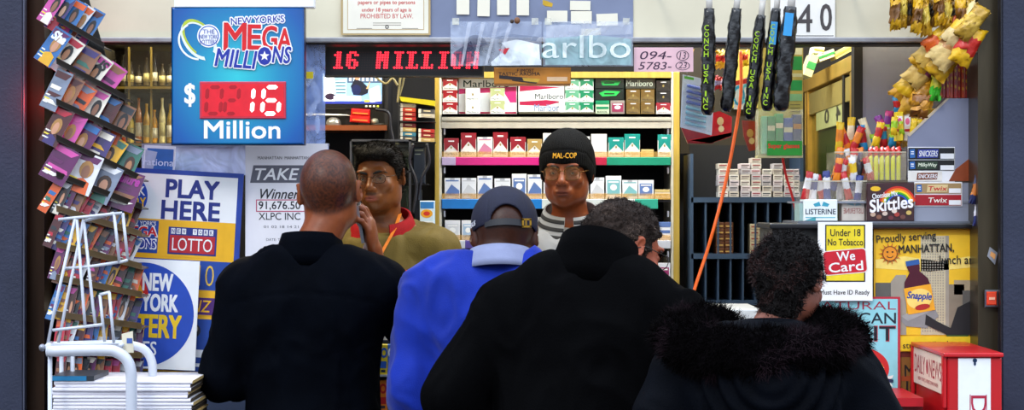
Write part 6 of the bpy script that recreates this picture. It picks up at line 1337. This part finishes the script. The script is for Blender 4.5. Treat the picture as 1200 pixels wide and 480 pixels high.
mb = MB(); mb.bbox(942, 233.5, 981.5, 258.8, Y-.017, Y+.06, M('#eef4f4', .3, coat=.4, var=.03), .002); t = Y-.0176; mb.text('LISTERINE', 944, 244.5, 979.5, 251, t, M('#10283c', .4), .035)
mb.flat([(953, 239), (960, 236), (962, 241), (955, 242)][::-1], t, M('#3aa0b8', .4)); mb.flat([(963, 241), (965, 236), (972, 239), (970, 242)][::-1], t, M('#3aa0b8', .4)); mb.rect(944, 254, 979, 255.2, t, M('#6ab8c8', .4)); mb.flat([(943, 258), (956, 254), (956, 258.5)], t, M('#4aa8b0', .4))
mb.build('mint_box', label='white box with teal emblem and black capitals at the front left', cat='box')
mb = MB(); mb.bbox(986.5, 234.5, 1013.5, 258.8, Y+.012, Y+.07, M('#cfc4b8', .35, coat=.3), .002); mb.text('LISTERINE', 988.5, 243.5, 1012, 250, Y+.0114, M('#a0605c', .4), .02, mirror=True); mb.flat([(992, 239), (1000, 236), (1001, 241)], Y+.0114, M('#80a8b4', .4)); mb.flat([(1002, 241), (1004, 236), (1010, 240)][::-1], Y+.0114, M('#80a8b4', .4))  # reflection in the acrylic tray, modelled as a box with mirrored capitals
mb.build('mint_box', label='dull box painted with the mirrored capitals of a tray reflection, beside purple-brown box', cat='box')  # not a real mint box: stands in for the reflection in the tray
mb = MB(); mb.bbox(937, 238, 941.6, 258.8, Y, Y+.1, M('#9ab8b4', .35), .001); mb.build('mint_box', label='narrow greenish box edge left of the white box', cat='box')
def wrap(cx, cy, w_, h_, Yb, rot, c1, c2, nm, grp, seed=0, dep=.009): bag('candy_bar', nm, cx, cy, w_, h_, Yb, rot, c1, c2, grp, cat='candy', dep=dep, seed=seed, band=(-.2, .55), crink=.35)
NC = {'#c01420': 'red', '#e8e8ec': 'white', '#20307c': 'navy', '#e8c018': 'yellow', '#f08818': 'orange', '#1c8cc8': 'blue', '#8a2c9c': 'purple', '#d84890': 'pink', '#282430': 'black', '#20a850': 'green', '#5a3018': 'brown', '#a0cc20': 'lime', '#f0e4c0': 'cream'}
def colrow(xs, yb, h0, w_, Yb, cols, where, grp, seed, rots=0, jit=3):
    n = len(xs)
    for i, x in enumerate(xs):
        h_ = h0+jit*math.sin(i*2.3+seed); c1 = cols[i % len(cols)]; c2 = cols[(i*2+1) % len(cols)]
        wrap(x, yb-h_/2, w_, h_, Yb+.02*((i*7) % 3), rots*math.sin(i*1.7+seed), c1, c2, '%s and %s wrapped candy, %s %s' % (NC[c1], NC[c2], ordn(i, n), where), grp, seed*10+i)
cA = ['#c01420', '#e8e8ec', '#c01420', '#20307c', '#282430', '#e8e8ec']
colrow([946+7.6*i for i in range(9)], 234, 31, 9, Y+.03, cA, 'in the lowest clear tray', 'candies in the lowest clear tray', 1, 14)
cB = ['#e8c018', '#282430', '#f0e4c0', '#20307c', '#e8c018', '#f08818', '#c01420', '#5a3018']
colrow([982+5.8*i for i in range(7)], 209, 34, 9, Y+.10, ['#f08818', '#282430', '#e8e8ec', '#c01420', '#20307c'], 'in the middle tray', 'candies in the middle tray', 2, 12)
colrow([984, 991, 997, 1004, 1011, 1017], 180, 36, 9.5, Y+.15, ['#e8c018', '#f08818', '#e8c018', '#c01420', '#1c8cc8', '#f0e4c0'], 'in the back row of the middle tray', 'yellow candies behind the middle tray', 3, 22, 7)
wrap(1006, 222, 9, 34, Y+.02, 6, '#20307c', '#e8e8ec', 'navy bar with white letters standing right of the lowest tray', 'candies in the lowest clear tray', 77)
for i in range(6):        # yellow lollies with red leaf tops
    x = 1020+i*6.6; rt = thing('lollipop', 'yellow tube lollipop with red top, %s in the clear tray' % ordn(i, 6), 'candy', P(x, 212, Y+.03), 'yellow lollipops with red tops')
    mb = MB(); s_ = (Y+.03)/F; X, _, Z = P(x, 211.5, Y+.03); mb.lathe((X, Y+.03, Z), [(.004, 0), (.0068, .004), (.0068, .068), (.0055, .074), (.003, .078)], M('#e4e414', .25, coat=.6), 12); mb.build('tube', rt)
    mb = MB(); q = V3(P(x, 181, Y+.03)); dx = (-1)**i*.3
    mb.faces([q+V3((-.010+dx*.01, 0, .018)), q+V3((.002, -.006, .026)), q+V3((.012, 0, .010)), q+V3((.004, .004, -.014)), q+V3((-.008, -.004, -.008)), q+V3((.0, -.009, .002))], [(0, 5, 1), (1, 5, 2), (2, 5, 3), (3, 5, 4), (4, 5, 0), (0, 1, 2, 3, 4)], M('#d01810', .3, coat=.6), True); mb.build('top', rt, label='red leaf-shaped top')
colrow([1026, 1032, 1040, 1047], 180, 28, 9, Y+.16, ['#a0cc20', '#1c8cc8', '#c01420', '#20307c'], 'behind the yellow lollipops', 'candies behind the lollipops', 4, 20, 6)
colrow([1033, 1040, 1046], 158, 26, 10, Y+.18, ['#8a2c9c', '#d84890', '#c01420'], 'on the upper step behind the grey panel', 'candies on the upper step', 5, 25)
for i in range(5):
    x = 1050+i*9.2; y = 160-i*8.4 if i > 1 else 162-i*4
    mb = MB(); h_ = 34; mb.bbox(x, 131-i*1, x+8.6, 131+h_, Y+.03+.012*i, Y+.06+.012*i, M('#e8c818' if i % 2 == 0 else '#f0e0d0', .35, coat=.4), .0015); t = Y+.0295+.012*i
    mb.rect(x+1, 136, x+7.6, 148, t, M('#f4f0f0', .4)); mb.disc(x+4.3, 142, 2.6, 4, t-.0004, M(('#d84890', '#e86890', '#c83030')[i % 3], .4), 12); mb.rect(x+1, 151, x+7.6, 154, t, M('#c01420', .4))
    mb.build('candy_tube', label='upright yellow and white candy pack with pink spot, %s behind the slope' % ordn(i, 5), cat='candy', group='upright candy packs behind the slope')
colrow([982+6*i for i in range(9)], 213, 26, 9, Y+.03, ['#f08818', '#c01420', '#e8c018', '#e8e8ec', '#282430'], 'at the front of the middle tray', 'candies at the front of the middle tray', 7, 14)
colrow([1029+6*i for i in range(6)], 172, 26, 9.5, Y+.10, ['#e8c018', '#c01420', '#a0cc20', '#1c8cc8', '#f08818'], 'on the step under the upright packs', 'candies under the upright packs', 8, 15)
colrow([1048+7.5*i for i in range(5)], 158-0, 20, 8, Y+.015, ['#e8c018', '#a0cc20', '#f0e4c0', '#e8c018'], 'along the lower slope edge', 'candies along the slope', 9, 8)
colrow([1052, 1060, 1068, 1076, 1084], 134, 22, 11, Y+.12, ['#1c8cc8', '#c01420', '#a0cc20', '#e8c018', '#f0e4c0'], 'above the upright packs', 'candies above the upright packs', 6, 25)
bag('snack_bag', 'bright green bag with yellow patches left of the red stick packets', 1097, 92, 13, 52, Y-.03, 4, '#38b020', '#c8c020', cat='snack bag', seed=9, dep=.012)
for i in range(11):
    x = 1102+i*4.4; mb = MB(); mb.bbox(x-1.7, 76+1.5*math.sin(i*2.2), x+1.7, 114.6, Y+.012+.008*(i % 2), Y+.03+.008*(i % 2), M('#b81410' if i % 3 else '#d84810', .3, coat=.5, var=.2), .001); t = Y+.0115+.008*(i % 2)
    for j in range(3): mb.disc(x, 84+j*9+2*math.sin(i+j), 1.1, 2.2, t, M('#e8b020', .35), 8)
    mb.build('meat_stick', label='slim red stick packet with yellow marks, %s on top of the grey panel' % ordn(i, 11), cat='candy', group='red stick packets on the grey panel')
# chip bags on the sloping clip strip
ch = [(1068, 100, 20, 44, 40, '#d8a020', '#e8bc40', 'gold'), (1070, 118, 20, 36, 15, '#c8941c', None, 'plain ochre'), (1078, 92, 22, 52, 44, '#e8b818', '#e0a020', 'golden yellow'), (1084, 108, 22, 34, 20, '#e0a018', '#c88a14', 'amber'), (1087, 78, 20, 56, 46, '#e0b860', '#a8447c', 'cream and mauve'), (1094, 68, 20, 52, 44, '#e8b020', '#d89818', 'yellow and rust'), (1103, 62, 24, 60, 46, '#e4bc58', '#e0b070', 'pale tan'), (1108, 80, 22, 42, 38, '#e8b420', '#d8a018', 'bright golden'), (1110, 50, 22, 54, 48, '#d85c14', '#e8b818', 'red-orange'), (1120, 60, 24, 62, 46, '#e8c880', '#b88040', 'cream with brown print'), (1130, 40, 20, 52, 42, '#ecd090', '#e8b830', 'white and yellow'), (1134, 62, 20, 44, 28, '#e8b414', '#c8281c', 'yellow and red'), (1139, 36, 16, 42, 38, '#b8902c', '#d8b040', 'dull gold'), (1078, 126, 16, 24, 8, '#8a5410', '#c88818', 'brownish gold')]
for i, (cx, cy, w_, h_, ro, c1, c2, nm) in enumerate(ch): bag('chip_bag', '%s snack bag, %s along the sloping clip strip' % (nm, ordn(i, len(ch)+1)), cx, cy-(9 if cx > 1090 else 2), w_*1.35, h_*1.1, 5.50-.017*i, ro, c1, c2, 'snack bags along the sloping strip', seed=20+i, dep=.018)
mb = MB(); mb.tube([P(1060, 96, 5.52), P(1148, 12, 5.30)], .003, M('#a8a8a8', .3, .8), 6); mb.build('clip_strip', label='thin metal strip running up to the right holding the snack bags', cat='strip')
for i in range(12):
    x = 1049+i*8.6; y = 14-5*math.sin(i*1.3); c1, c2 = (('#d8a410', '#7a4c0c'), ('#c8981c', '#e8c84c'), ('#8a6414', '#2a1c0c'))[i % 3]
    bag('nut_bag', 'small gold nut bag, %s in the bunch hanging at the top right' % ordn(i, 12), x, y, 13, 42+5*math.sin(i*2.1), 5.33+.02*(i % 3), 6*math.sin(i*2.7), c1, c2, 'gold nut bags hanging at the top right', seed=50+i, dep=.014, crink=1.2)
mb = MB(); mb.tube([P(1040, -8, 5.33), P(1150, -8, 5.33)], .004, M('#909090', .3, .8), 8)
for x in (1044, 1146): mb.tube([P(x, -8, 5.33), P(x, -8, 5.5)], .003, M('#909090', .3, .8), 6)
mb.build('hanging_rail', label='thin rail at the frame top holding the gold nut bags', cat='rail')
for i, (cx, cy, h_, ro, c1, c2, nm) in enumerate(((1143, 222, 34, 14, '#1c2858', '#c87020', 'navy and orange candy bar hanging at the right jamb, upper'), (1146, 247, 34, 6, '#202c6c', '#e0e0e8', 'navy and silver candy bar hanging at the right jamb, lower'))): bag('candy_bar', nm, cx, cy, 9, h_, 5.36, ro, c1, c2, 'bars hanging at the right jamb', cat='candy', seed=80+i, dep=.007, crink=.4)
# ---------------------------------------------------------------- gum rack on the counter front between the customers
r = thing('gum_rack', 'small counter-front rack of gum and candy seen between black jacket and blue pullover', 'rack', P(470, 700, 5.38)); r.location.z = 0; WO[r.name] = V3(r.location); Y = 5.34
mb = MB(); mb.pbox(428, 394, 512, 398, Y+.03, Y+.10, M('#b8b8b0', .4)); x0 = P(428, 0, Y)[0]; x1 = P(512, 0, Y)[0]; mb.box(x0, x1, Y+.09, Y+.10, 0, 1.19, M('#50525a', .5)); mb.box(x0, x0+.004, Y, Y+.1, 0, 1.19, M('#50525a', .5)); mb.box(x1-.004, x1, Y, Y+.1, 0, 1.19, M('#50525a', .5))
for y in (440, 482): mb.pbox(430, y-1, 510, y+1, Y+.0, Y+.1, M('#a8aab0', .4))
mb.build('frame', r)
gc = [('#d8281c', '#e8e0c8', 'red'), ('#20a048', '#e8e838', 'green'), ('#e8c828', '#2858b0', 'yellow'), ('#e8eef0', '#58a830', 'white and green'), ('#2c68c0', '#f0f0f0', 'blue'), ('#f08820', '#c82020', 'orange')]
for j, yb in enumerate((439, 481)):
    for i in range(7):
        c1, c2, nm = gc[(i*2+j*3) % 6]; x = 433+i*10.8; mb = MB(); mb.bbox(x, yb-36, x+10, yb, Y+.01, Y+.05, M(c1, .3, coat=.5, var=.1), .002); t = Y+.0095
        mb.disc(x+5, yb-26, 4, 6, t, M(c2, .35), 16, inner=.55); mb.rect(x+1.5, yb-16, x+8.5, yb-8, t, M(c2, .35)); mb.rect(x+2.5, yb-6, x+7.5, yb-3, t-.0003, M('#202840', .4)); spin(mb, x+5, yb, Y, 3*math.sin(i*2+j))
        mb.build('gum_pack', label='%s gum pack, %s in the %s row of the counter-front rack' % (nm, ordn(i, 7), 'upper' if j == 0 else 'lower'), cat='gum', group='gum packs in the counter-front rack, %s row' % ('upper' if j == 0 else 'lower'))
# ---------------------------------------------------------------- magazine rack
r = thing('magazine_rack', 'tall dark magazine rack with eleven sloping tiers against the left jamb', 'rack', (P(115, 0, 5.3)[0], 5.33, 0))
rows = [(-18, 44, 5), (32, 88, 5), (80, 128, 6), (122, 172, 6), (165, 205, 4), (206, 240, 12), (248, 278, 13), (287, 311, 12), (330, 348, 13), (373, 382, 12), (416, 420, 11), (455, 457, 7)]
YL, YR = 5.10, 5.26
def rp(x, y, dy=0.): t = (x-66)/100; return V3(P(x, y, YL+(YR-YL)*t+dy))
mb = MB(); w = [rp(66, -30, .10), rp(172, 60, .10), rp(172, 470, .10), rp(66, 470, .10)]; q = P(66, 0, YL+.1)[0]; q2 = P(142, 0, YR+.1)[0]
mb.extr([V3((q, YL+.1, 0)), V3((q2, YR+.1, 0))]+[rp(x, y, .10) for x, y in ((142, 150), (138, 110), (122, 60), (104, 0), (100, -40), (66, -60))], (0, .008, 0), M('#0a0908', .6)); mb.build('back_panel', r)
shm = M('#1c140c', .4, var=.3)
for yl, yr, n in rows:
    shm = M('#1c140c', .4, var=.3) if n < 8 else M('#5c4a30', .4, var=.3)
    sp_ = 34 if n < 7 else 33
    mb = MB(); xe = {-18: 122, 32: 148, 80: 158}.get(yl, 166); a_, b_ = rp(66, yl+sp_+7, 0), rp(xe, yl+(yr-yl)*(xe-66)/100+sp_+5-(0 if n < 7 else 2), 0)
    for p0, p1, h_ in ((a_, b_, .012),): mb.faces([p0, p1, p1+V3((0, .10, .0)), p0+V3((0, .10, .0)), p0-V3((0, 0, .004)), p1-V3((0, 0, .004)), p1+V3((0, .10, -.004)), p0+V3((0, .10, -.004))], [(0, 1, 2, 3), (7, 6, 5, 4), (0, 4, 5, 1), (2, 6, 7, 3), (0, 3, 7, 4), (1, 5, 6, 2)], shm)
    mb.faces([p for p in (a_, b_, b_+V3((0, -.002, .014)), a_+V3((0, -.002, .014)))]+[p+V3((0, .003, 0)) for p in (a_, b_, b_+V3((0, 0, .014)), a_+V3((0, 0, .014)))], [(0, 1, 2, 3), (7, 6, 5, 4), (3, 2, 6, 7), (0, 4, 5, 1)], shm); mb.build('shelf', r)
mc = [('#3a2a6a', 'violet'), ('#d8d8dc', 'white'), ('#b01430', 'crimson'), ('#20242c', 'black'), ('#c8489a', 'pink'), ('#e0a818', 'yellow'), ('#2868a8', 'blue'), ('#8a5a3c', 'brown'), ('#e8e0d0', 'cream'), ('#5a1050', 'plum'), ('#2a6a5a', 'green'), ('#d85a18', 'orange'), ('#7a8498', 'grey-blue'), ('#4a1418', 'dark red')]
RNAME = ['topmost', 'second', 'third', 'fourth', 'fifth', 'sixth', 'seventh', 'eighth', 'ninth', 'tenth', 'eleventh', 'lowest']
kk = 0
SPEC = {(0, 0): 4, (0, 1): 0, (0, 2): 6, (1, 0): 6, (1, 1): 8, (1, 2): 7, (1, 3): 8, (2, 0): 12, (2, 2): 11, (2, 3): 8, (2, 4): 13, (2, 1): 7, (4, 0): 9, (4, 1): 1, (4, 2): 12, (4, 3): 9}
for ri, (yl, yr, n) in enumerate(rows):
    sl_ = math.atan2(yr-yl, 96); x0, x1 = 67, (122, 148, 158)[ri] if ri < 3 else 166; step = (x1-x0)/n
    hp = (46 if n < 7 else 42); wp = step*(1.22 if n < 7 else 1.35)/math.cos(sl_)*(.96)
    for i in range(n):
        rg = random.Random(ri*31+i); x = x0+step*i+rg.uniform(-1, 1); y = yl+(yr-yl)*(x-66)/96+rg.uniform(-2.5, 1.5); ci = SPEC.get((ri, i), (kk*5+ri) % 14 if n < 7 else (3, 13, 9, 5, 2, 11, 0, 7, 13, 1, 3, 6, 2)[(kk*5+ri) % 13]); col, nm = mc[ci]; kk += 1
        o = rp(x, y, .012+.0065*((n-i) % 8)*.0+.003*i+.01); s_ = o.y/F; W, H = wp*s_, hp*s_*rg.uniform(.95, 1.08)
        ang = sl_+math.radians(rg.uniform(-5, 7)+(4 if n > 6 else 0)); lean = math.radians(12)
        Rm = Matrix.Rotation(ang, 3, 'Y') @ Matrix.Rotation(math.radians(4), 3, 'Z') @ Matrix.Rotation(-lean, 3, 'X')
        mb = MB(); th = .004
        def loc(u, v, d=0): return o+Rm @ V3((u*W, -d, -v*H))
        def pt(pts, m_, d=0): mb.faces([loc(u, v, d) for u, v in pts], [tuple(range(len(pts)))], m_)
        cm = M(col, .25, var=.3, scale=18, coat=.15)
        vs = [loc(u, v, d) for d in (0, -th) for u, v in ((0, 1), (1, 1), (1, 0), (0, 0))]
        mb.faces(vs, [(0, 1, 2, 3)], cm); mb.faces(vs, [(7, 6, 5, 4), (0, 4, 5, 1), (1, 5, 6, 2), (2, 6, 7, 3), (3, 7, 4, 0)], M('#cfc8bc', .6))
        c2 = mc[(ci*3+5+i) % 14][0]; c3 = mc[(ci*5+2+ri) % 14][0]
        pt([(.05, .21), (.05+.9*rg.uniform(.6, 1), .21), (.95, .05), (.05, .05)], M(c2, .3, coat=.1), .0006)
        if rg.random() < (.75 if n < 7 else .35):
            sk = ['#b07850', '#c89070', '#8a5a40', '#d0a080'][rg.randrange(4)]; cx, cy = rg.uniform(.4, .65), rg.uniform(.42, .55); hr = ['#181010', '#3a2010', '#a8783a'][rg.randrange(3)]
            pt([(cx-.32, 1), (cx-.28, cy+.28), (cx, cy+.2), (cx+.28, cy+.28), (cx+.32, 1)], M(c3, .35, coat=.1), .0008)
            pt([(cx+.26*math.cos(a_), cy-.02-.22*math.sin(a_)) for a_ in [k*.5236 for k in range(12)]], M(hr, .35, coat=.1), .0011)
            pt([(cx+.15*math.cos(a_), cy+.04-.17*math.sin(a_)) for a_ in [k*.5236 for k in range(12)]], M(sk, .35, coat=.1), .0014)
        else:
            for j in range(3): pt([(.1, .4+j*.18+.1), (rg.uniform(.5, .95), .4+j*.18+.1), (rg.uniform(.5, .95), .4+j*.18), (.1, .4+j*.18)], M([c3, c2, '#e8e4d8'][j], .35, coat=.1), .0008+.0002*j)
        for j in range(3): pt([(.06, .66+.09*j+.035), (.06+rg.uniform(.2, .38), .66+.09*j+.035), (.06+rg.uniform(.2, .38), .66+.09*j), (.06, .66+.09*j)], M(['#e8e8e0', '#e8d040', '#f0f0f0'][(j+i) % 3], .4), .0017)
        wt = {(1, 0): ('Sha', '#e8f0ff', .05), (4, 3): ('allure', '#a01c8a', .04), (1, 3): ('US', '#101010', .04)}.get((ri, i))
        if wt:
            g_, f_ = glyphs(wt[0], wt[2], .2); mb.faces([loc(.1+.8*u, .34-.26*v, .0022) for u, v in g_], f_, M(wt[1], .3, coat=.1))
        mb.build('magazine', label='%s-covered magazine, %s in the %s tier of the rack' % (nm, ordn(i, n), RNAME[ri]), cat='magazine', group='magazines in the %s tier' % RNAME[ri])
# ---------------------------------------------------------------- white tubular stand with wire easel
wm = M('#c4c9d4', .35, var=.05, coat=.3)
r = thing('wire_stand', 'white tubular stand with a wire easel frame beside the newspaper pile', 'stand', (P(105, 0, 4.85)[0], 4.9, 0))
Yf, Yb = 4.78, 4.98
def stube(name, pts, rad, lab=None, seg=10): mb = MB(); mb.tube(pts, rad, wm, seg); return mb.build(name, r, label=lab)
stube('front_rail', [P(55, 411, Yf)]+curve([P(66, 411, Yf), P(122, 410, Yf), P(138, 413, Yf), P(149, 422, Yf), P(153.5, 436, Yf), P(154, 452, Yf)], 6)+[P(154, 560, Yf), (P(154, 0, Yf)[0], Yf, .0)], .0148, 'thick bent white tube', 14)
stube('back_rail', curve([P(58, 405, Yb), P(135, 403, Yb), P(158, 405, Yb), P(171, 411, Yb), P(178, 424, Yb), P(179, 442, Yb)], 6)+[P(179, 560, Yb), (P(179, 0, Yb)[0], Yb, .0)], .0118, None, 12)
mb = MB(); 
rx0 = P(55, 0, Yf)[0]
mb.tube([P(56, 406, Yf), P(60, 403, Yb)], .009, wm, 10); mb.build('cross_bar', r); mb = MB(); mb.tube([P(142, 404, Yf+.02), P(150, 402, Yb)], .007, wm, 10); mb.build('cross_bar', r)
mb = MB(); c = V3(P(49.5, 407, Yf)); mb.ell(c, (.009, .009, .010), M('#8a8e98', .3, .6)); mb.tube([c, P(57, 409, Yf)], .004, M('#8a8e98', .3, .6), 8); mb.build('knob', r)
for x, Yq, y0 in ((58.6, Yf+.01, 415), (72, Yb, 408), (85, Yb, 408)): stube('leg', [P(x, y0, Yq), (P(x, 0, Yq)[0], Yq, 0.)], .0058)
mb = MB(); mb.flat([(60, 412), (60, 402), (146, 401), (150, 412)][::-1], Yf+.03, wm) if False else None
rw = .0042
W_ = [((68.5,257),(143,249.5)), ((99.6,258.5),(133.5,249.5)), ((88,256),(64.4,360),(56,403)), ((98,257),(76.6,360),(68.5,401)), ((90,257),(98,360),(99.6,380)), ((98,257),(109,360),(112,381)), ((133.5,249.5),(140,307)), ((143.8,249.5),(149.8,304.5)), ((140,307),(149.8,304.5)), ((74,314.5),(106,312),(140,307)), ((61.7,386.6),(120,380)), ((117,345),(122.6,400)), ((128,342),(133.5,401.5)), ((117,345),(129,342))]
for i, pts in enumerate(W_):
    Ya = 4.86; stube('wire', [P(x, y, Ya+(.012 if i % 2 else 0)) for x, y in pts], rw, None, 8)
mb = MB(); mb.extr([P(x, y, 4.81) for x, y in ((143.5, 413), (142.5, 391), (155.5, 387.5), (156.5, 413))], (0, .003, 0), M('#d8d0b8', .5)); mb.rect(148.5, 396, 155, 402, 4.8092, M('#3858a0', .5)); mb.build('price_tag', r, label='small cream tag with blue mark')
mb = MB(); mb.tube([P(56, 404, 4.86), P(146, 402, 4.86)], rw, wm, 8); mb.build('lower_wire', r)
# ---------------------------------------------------------------- newspapers
nw = M('#e4e2ea', .7, var=.08, scale=60, stretch=(1, 1, 14)); Y = 4.84
zt = P(0, 446, Y)[2]; th = .0095; xa = P(62, 0, Y)[0]; xb = P(224, 0, Y)[0]; N_ = 46
r = thing('newspaper_table', 'low blue-grey table under the newspaper pile', 'table', ((xa+xb)/2, 5.0, 0))
mb = MB(); mb.box(xa-.02, xb+.02, 4.83, 5.10, zt-N_*th-.02, zt-N_*th, M('#4a5a78', .5)); mb.build('tabletop', r)
for x in (xa+.02, xb-.02):
    for y in (4.86, 5.07): mb = MB(); mb.box(x-.012, x+.012, y-.012, y+.012, 0, zt-N_*th-.02, M('#3a4048', .4, .5)); mb.build('leg', r)
for i in range(N_):
    z1 = zt-i*th; rg = random.Random(i+5); dx = rg.uniform(-.008, .008); dy = rg.uniform(-.004, .006); x0_, x1_ = xa+dx, xb+rg.uniform(-.012, .006); hh = th*.94; y0_, y1_ = Y+dy, Y+.25+dy
    if i == 0: hh = th*.9
    mb = MB(); rings = []
    for k in range(9):      # folded edge: rounded nose toward the viewer
        a_ = -math.pi/2+math.pi*k/8; rings.append((y0_+.004-.004*math.cos(a_), z1-hh/2+hh/2*math.sin(a_)))
    prof = rings+[(y1_, z1), (y1_, z1-hh)]
    wob = [.0012*math.sin(i*1.3+j*.9) for j in range(7)]
    secs = [[V3((x0_+(x1_-x0_)*j/6, y_+wob[j], z_)) for y_, z_ in prof] for j in range(7)]
    mb.loft(secs, nw, closed=True, caps=False); tone = M('#3a2c1c' if i % 3 else '#c8a868', .7, var=.3)
    mb.faces(secs[-1], [tuple(range(len(prof)))], tone); mb.faces(secs[0], [tuple(range(len(prof)-1, -1, -1))], nw)
    if i % 2: mb.box(x1_-.03, x1_+.004, y0_+.002, y1_, z1-hh*.7, z1-hh*.3, tone)
    nm = 'topmost newspaper of the pile beside the white tube' if i == 0 else 'folded newspaper in the pile, %s from top' % (ORD[i] if i < 16 else 'deep down, number %d' % (i+1))
    if i < 14: mb.build('newspaper', label=nm, cat='newspaper', group='newspapers in the pile')
    else:
        if i == 14: big = MB()
        mb.v and big.v.extend([])
        off_ = len(big.v); big.v += mb.v
        for f_, k_ in zip(mb.f, mb.mi): big.f.append(tuple(q+off_ for q in f_)); big.mi.append(big._m(mb.mats[k_])); big.sm.append(False)
o = big.build('newspaper', label='rest of the newspaper pile below the frame edge, lowest papers', cat='newspaper', group='newspapers in the pile'); o['kind'] = 'stuff'
mb = MB(); s_ = [(62, 437), (114, 433), (119, 441), (62, 446.5)]
z0 = zt; x0_ = P(62, 0, 4.86)[0]; x1_ = P(112, 0, 4.86)[0]
mb.box(x0_, x1_, 4.842, 5.02, z0+.0005, z0+.013, M('#2a3038', .4, var=.3)); mb.box(x0_-.001, x1_-.02, 4.840, 4.842, z0+.0005, z0+.0125, M('#1878a8', .4)); mb.build('book', label='dark book with blue spine on the newspaper pile', cat='book')
SKY = 3.3; SUN = .9; EXPO = 0.; LEN = (24, 16, 14, 9, 10); LC = ((1, .86, .58), (.93, .97, 1), (1, .9, .72), (.93, .97, 1), (1, .85, .55))
cam = bpy.data.cameras.new('camera'); cam.sensor_width = 36; cam.lens = 36*F/1200; cam.clip_start = .05
co_ = bpy.data.objects.new('camera', cam); COL.objects.link(co_); co_.location = (0, 0, CZ); co_.rotation_euler = (math.pi/2, 0, 0); scene.camera = co_
w = bpy.data.worlds.new('sky'); scene.world = w; w.use_nodes = True; nt = w.node_tree; bgn = nt.nodes['Background']
tc = nt.nodes.new('ShaderNodeTexCoord'); sp = nt.nodes.new('ShaderNodeSeparateXYZ'); cr = nt.nodes.new('ShaderNodeValToRGB')
nt.links.new(tc.outputs['Generated'], sp.inputs[0]); nt.links.new(sp.outputs['Z'], cr.inputs[0]); nt.links.new(cr.outputs[0], bgn.inputs[0])
cr.color_ramp.elements[0].color = (.10, .10, .11, 1); cr.color_ramp.elements[0].position = .0; cr.color_ramp.elements[1].color = (.75, .85, 1, 1); cr.color_ramp.elements[1].position = .7
e = cr.color_ramp.elements.new(.12); e.color = (.28, .32, .38, 1)
bgn.inputs[1].default_value = SKY
def area(name, loc, rot, sx, sy, en, col):
    l = bpy.data.lights.new(name, 'AREA'); l.shape = 'RECTANGLE'; l.size = sx; l.size_y = sy; l.energy = en; l.color = col
    o = bpy.data.objects.new(name, l); COL.objects.link(o); o.location = loc; o.rotation_euler = [math.radians(a) for a in rot]; return o
FIX = ((-1.0, 6.05), (.35, 6.05), (1.3, 5.95), (.2, 6.75-.28), (1.45, 6.6))
for i, (x, y) in enumerate(FIX):
    rt = thing('ceiling_light', 'fluorescent batten under the kiosk ceiling above the clerks', 'light', (x, y, 2.5), 'ceiling battens')
    mb = MB(); mb.box(x-.45, x+.45, y-.04, y+.04, 2.56, 2.62, M('#d8d8d4', .5)); mb.build('housing', rt)
    mb = MB(); mb.tube([(x-.44, y, 2.535), (x+.44, y, 2.535)], .016, M('#ffffff', .4, emit=6, var=0), 10); mb.build('lamp_tube', rt)
    area('batten_light', (x, y, 2.50), (0, 0, 0), .9, .08, LEN[i], LC[i])
def point(loc, en, col, r=.02):
    l = bpy.data.lights.new('lamp', 'POINT'); l.energy = en; l.color = col; l.shadow_soft_size = r
    o = bpy.data.objects.new('lamp', l); COL.objects.link(o); o.location = loc  # added light without a fixture, not a real lamp
point(tuple(np.array(P(41, 116, 5.2))), 1.1, (1, .03, .03), .03)  # added red light without a fixture, for the glow on the left jamb
s = bpy.data.lights.new('sun', 'SUN'); s.energy = SUN; s.angle = math.radians(12); s.color = (1, .96, .9)
so = bpy.data.objects.new('sun', s); COL.objects.link(so); so.rotation_euler = (math.radians(52), 0, math.radians(-28))
vs_ = scene.view_settings; vs_.view_transform = 'Standard'; vs_.look = 'None'; vs_.gamma = 1; vs_.exposure = EXPO; vs_.use_curve_mapping = False
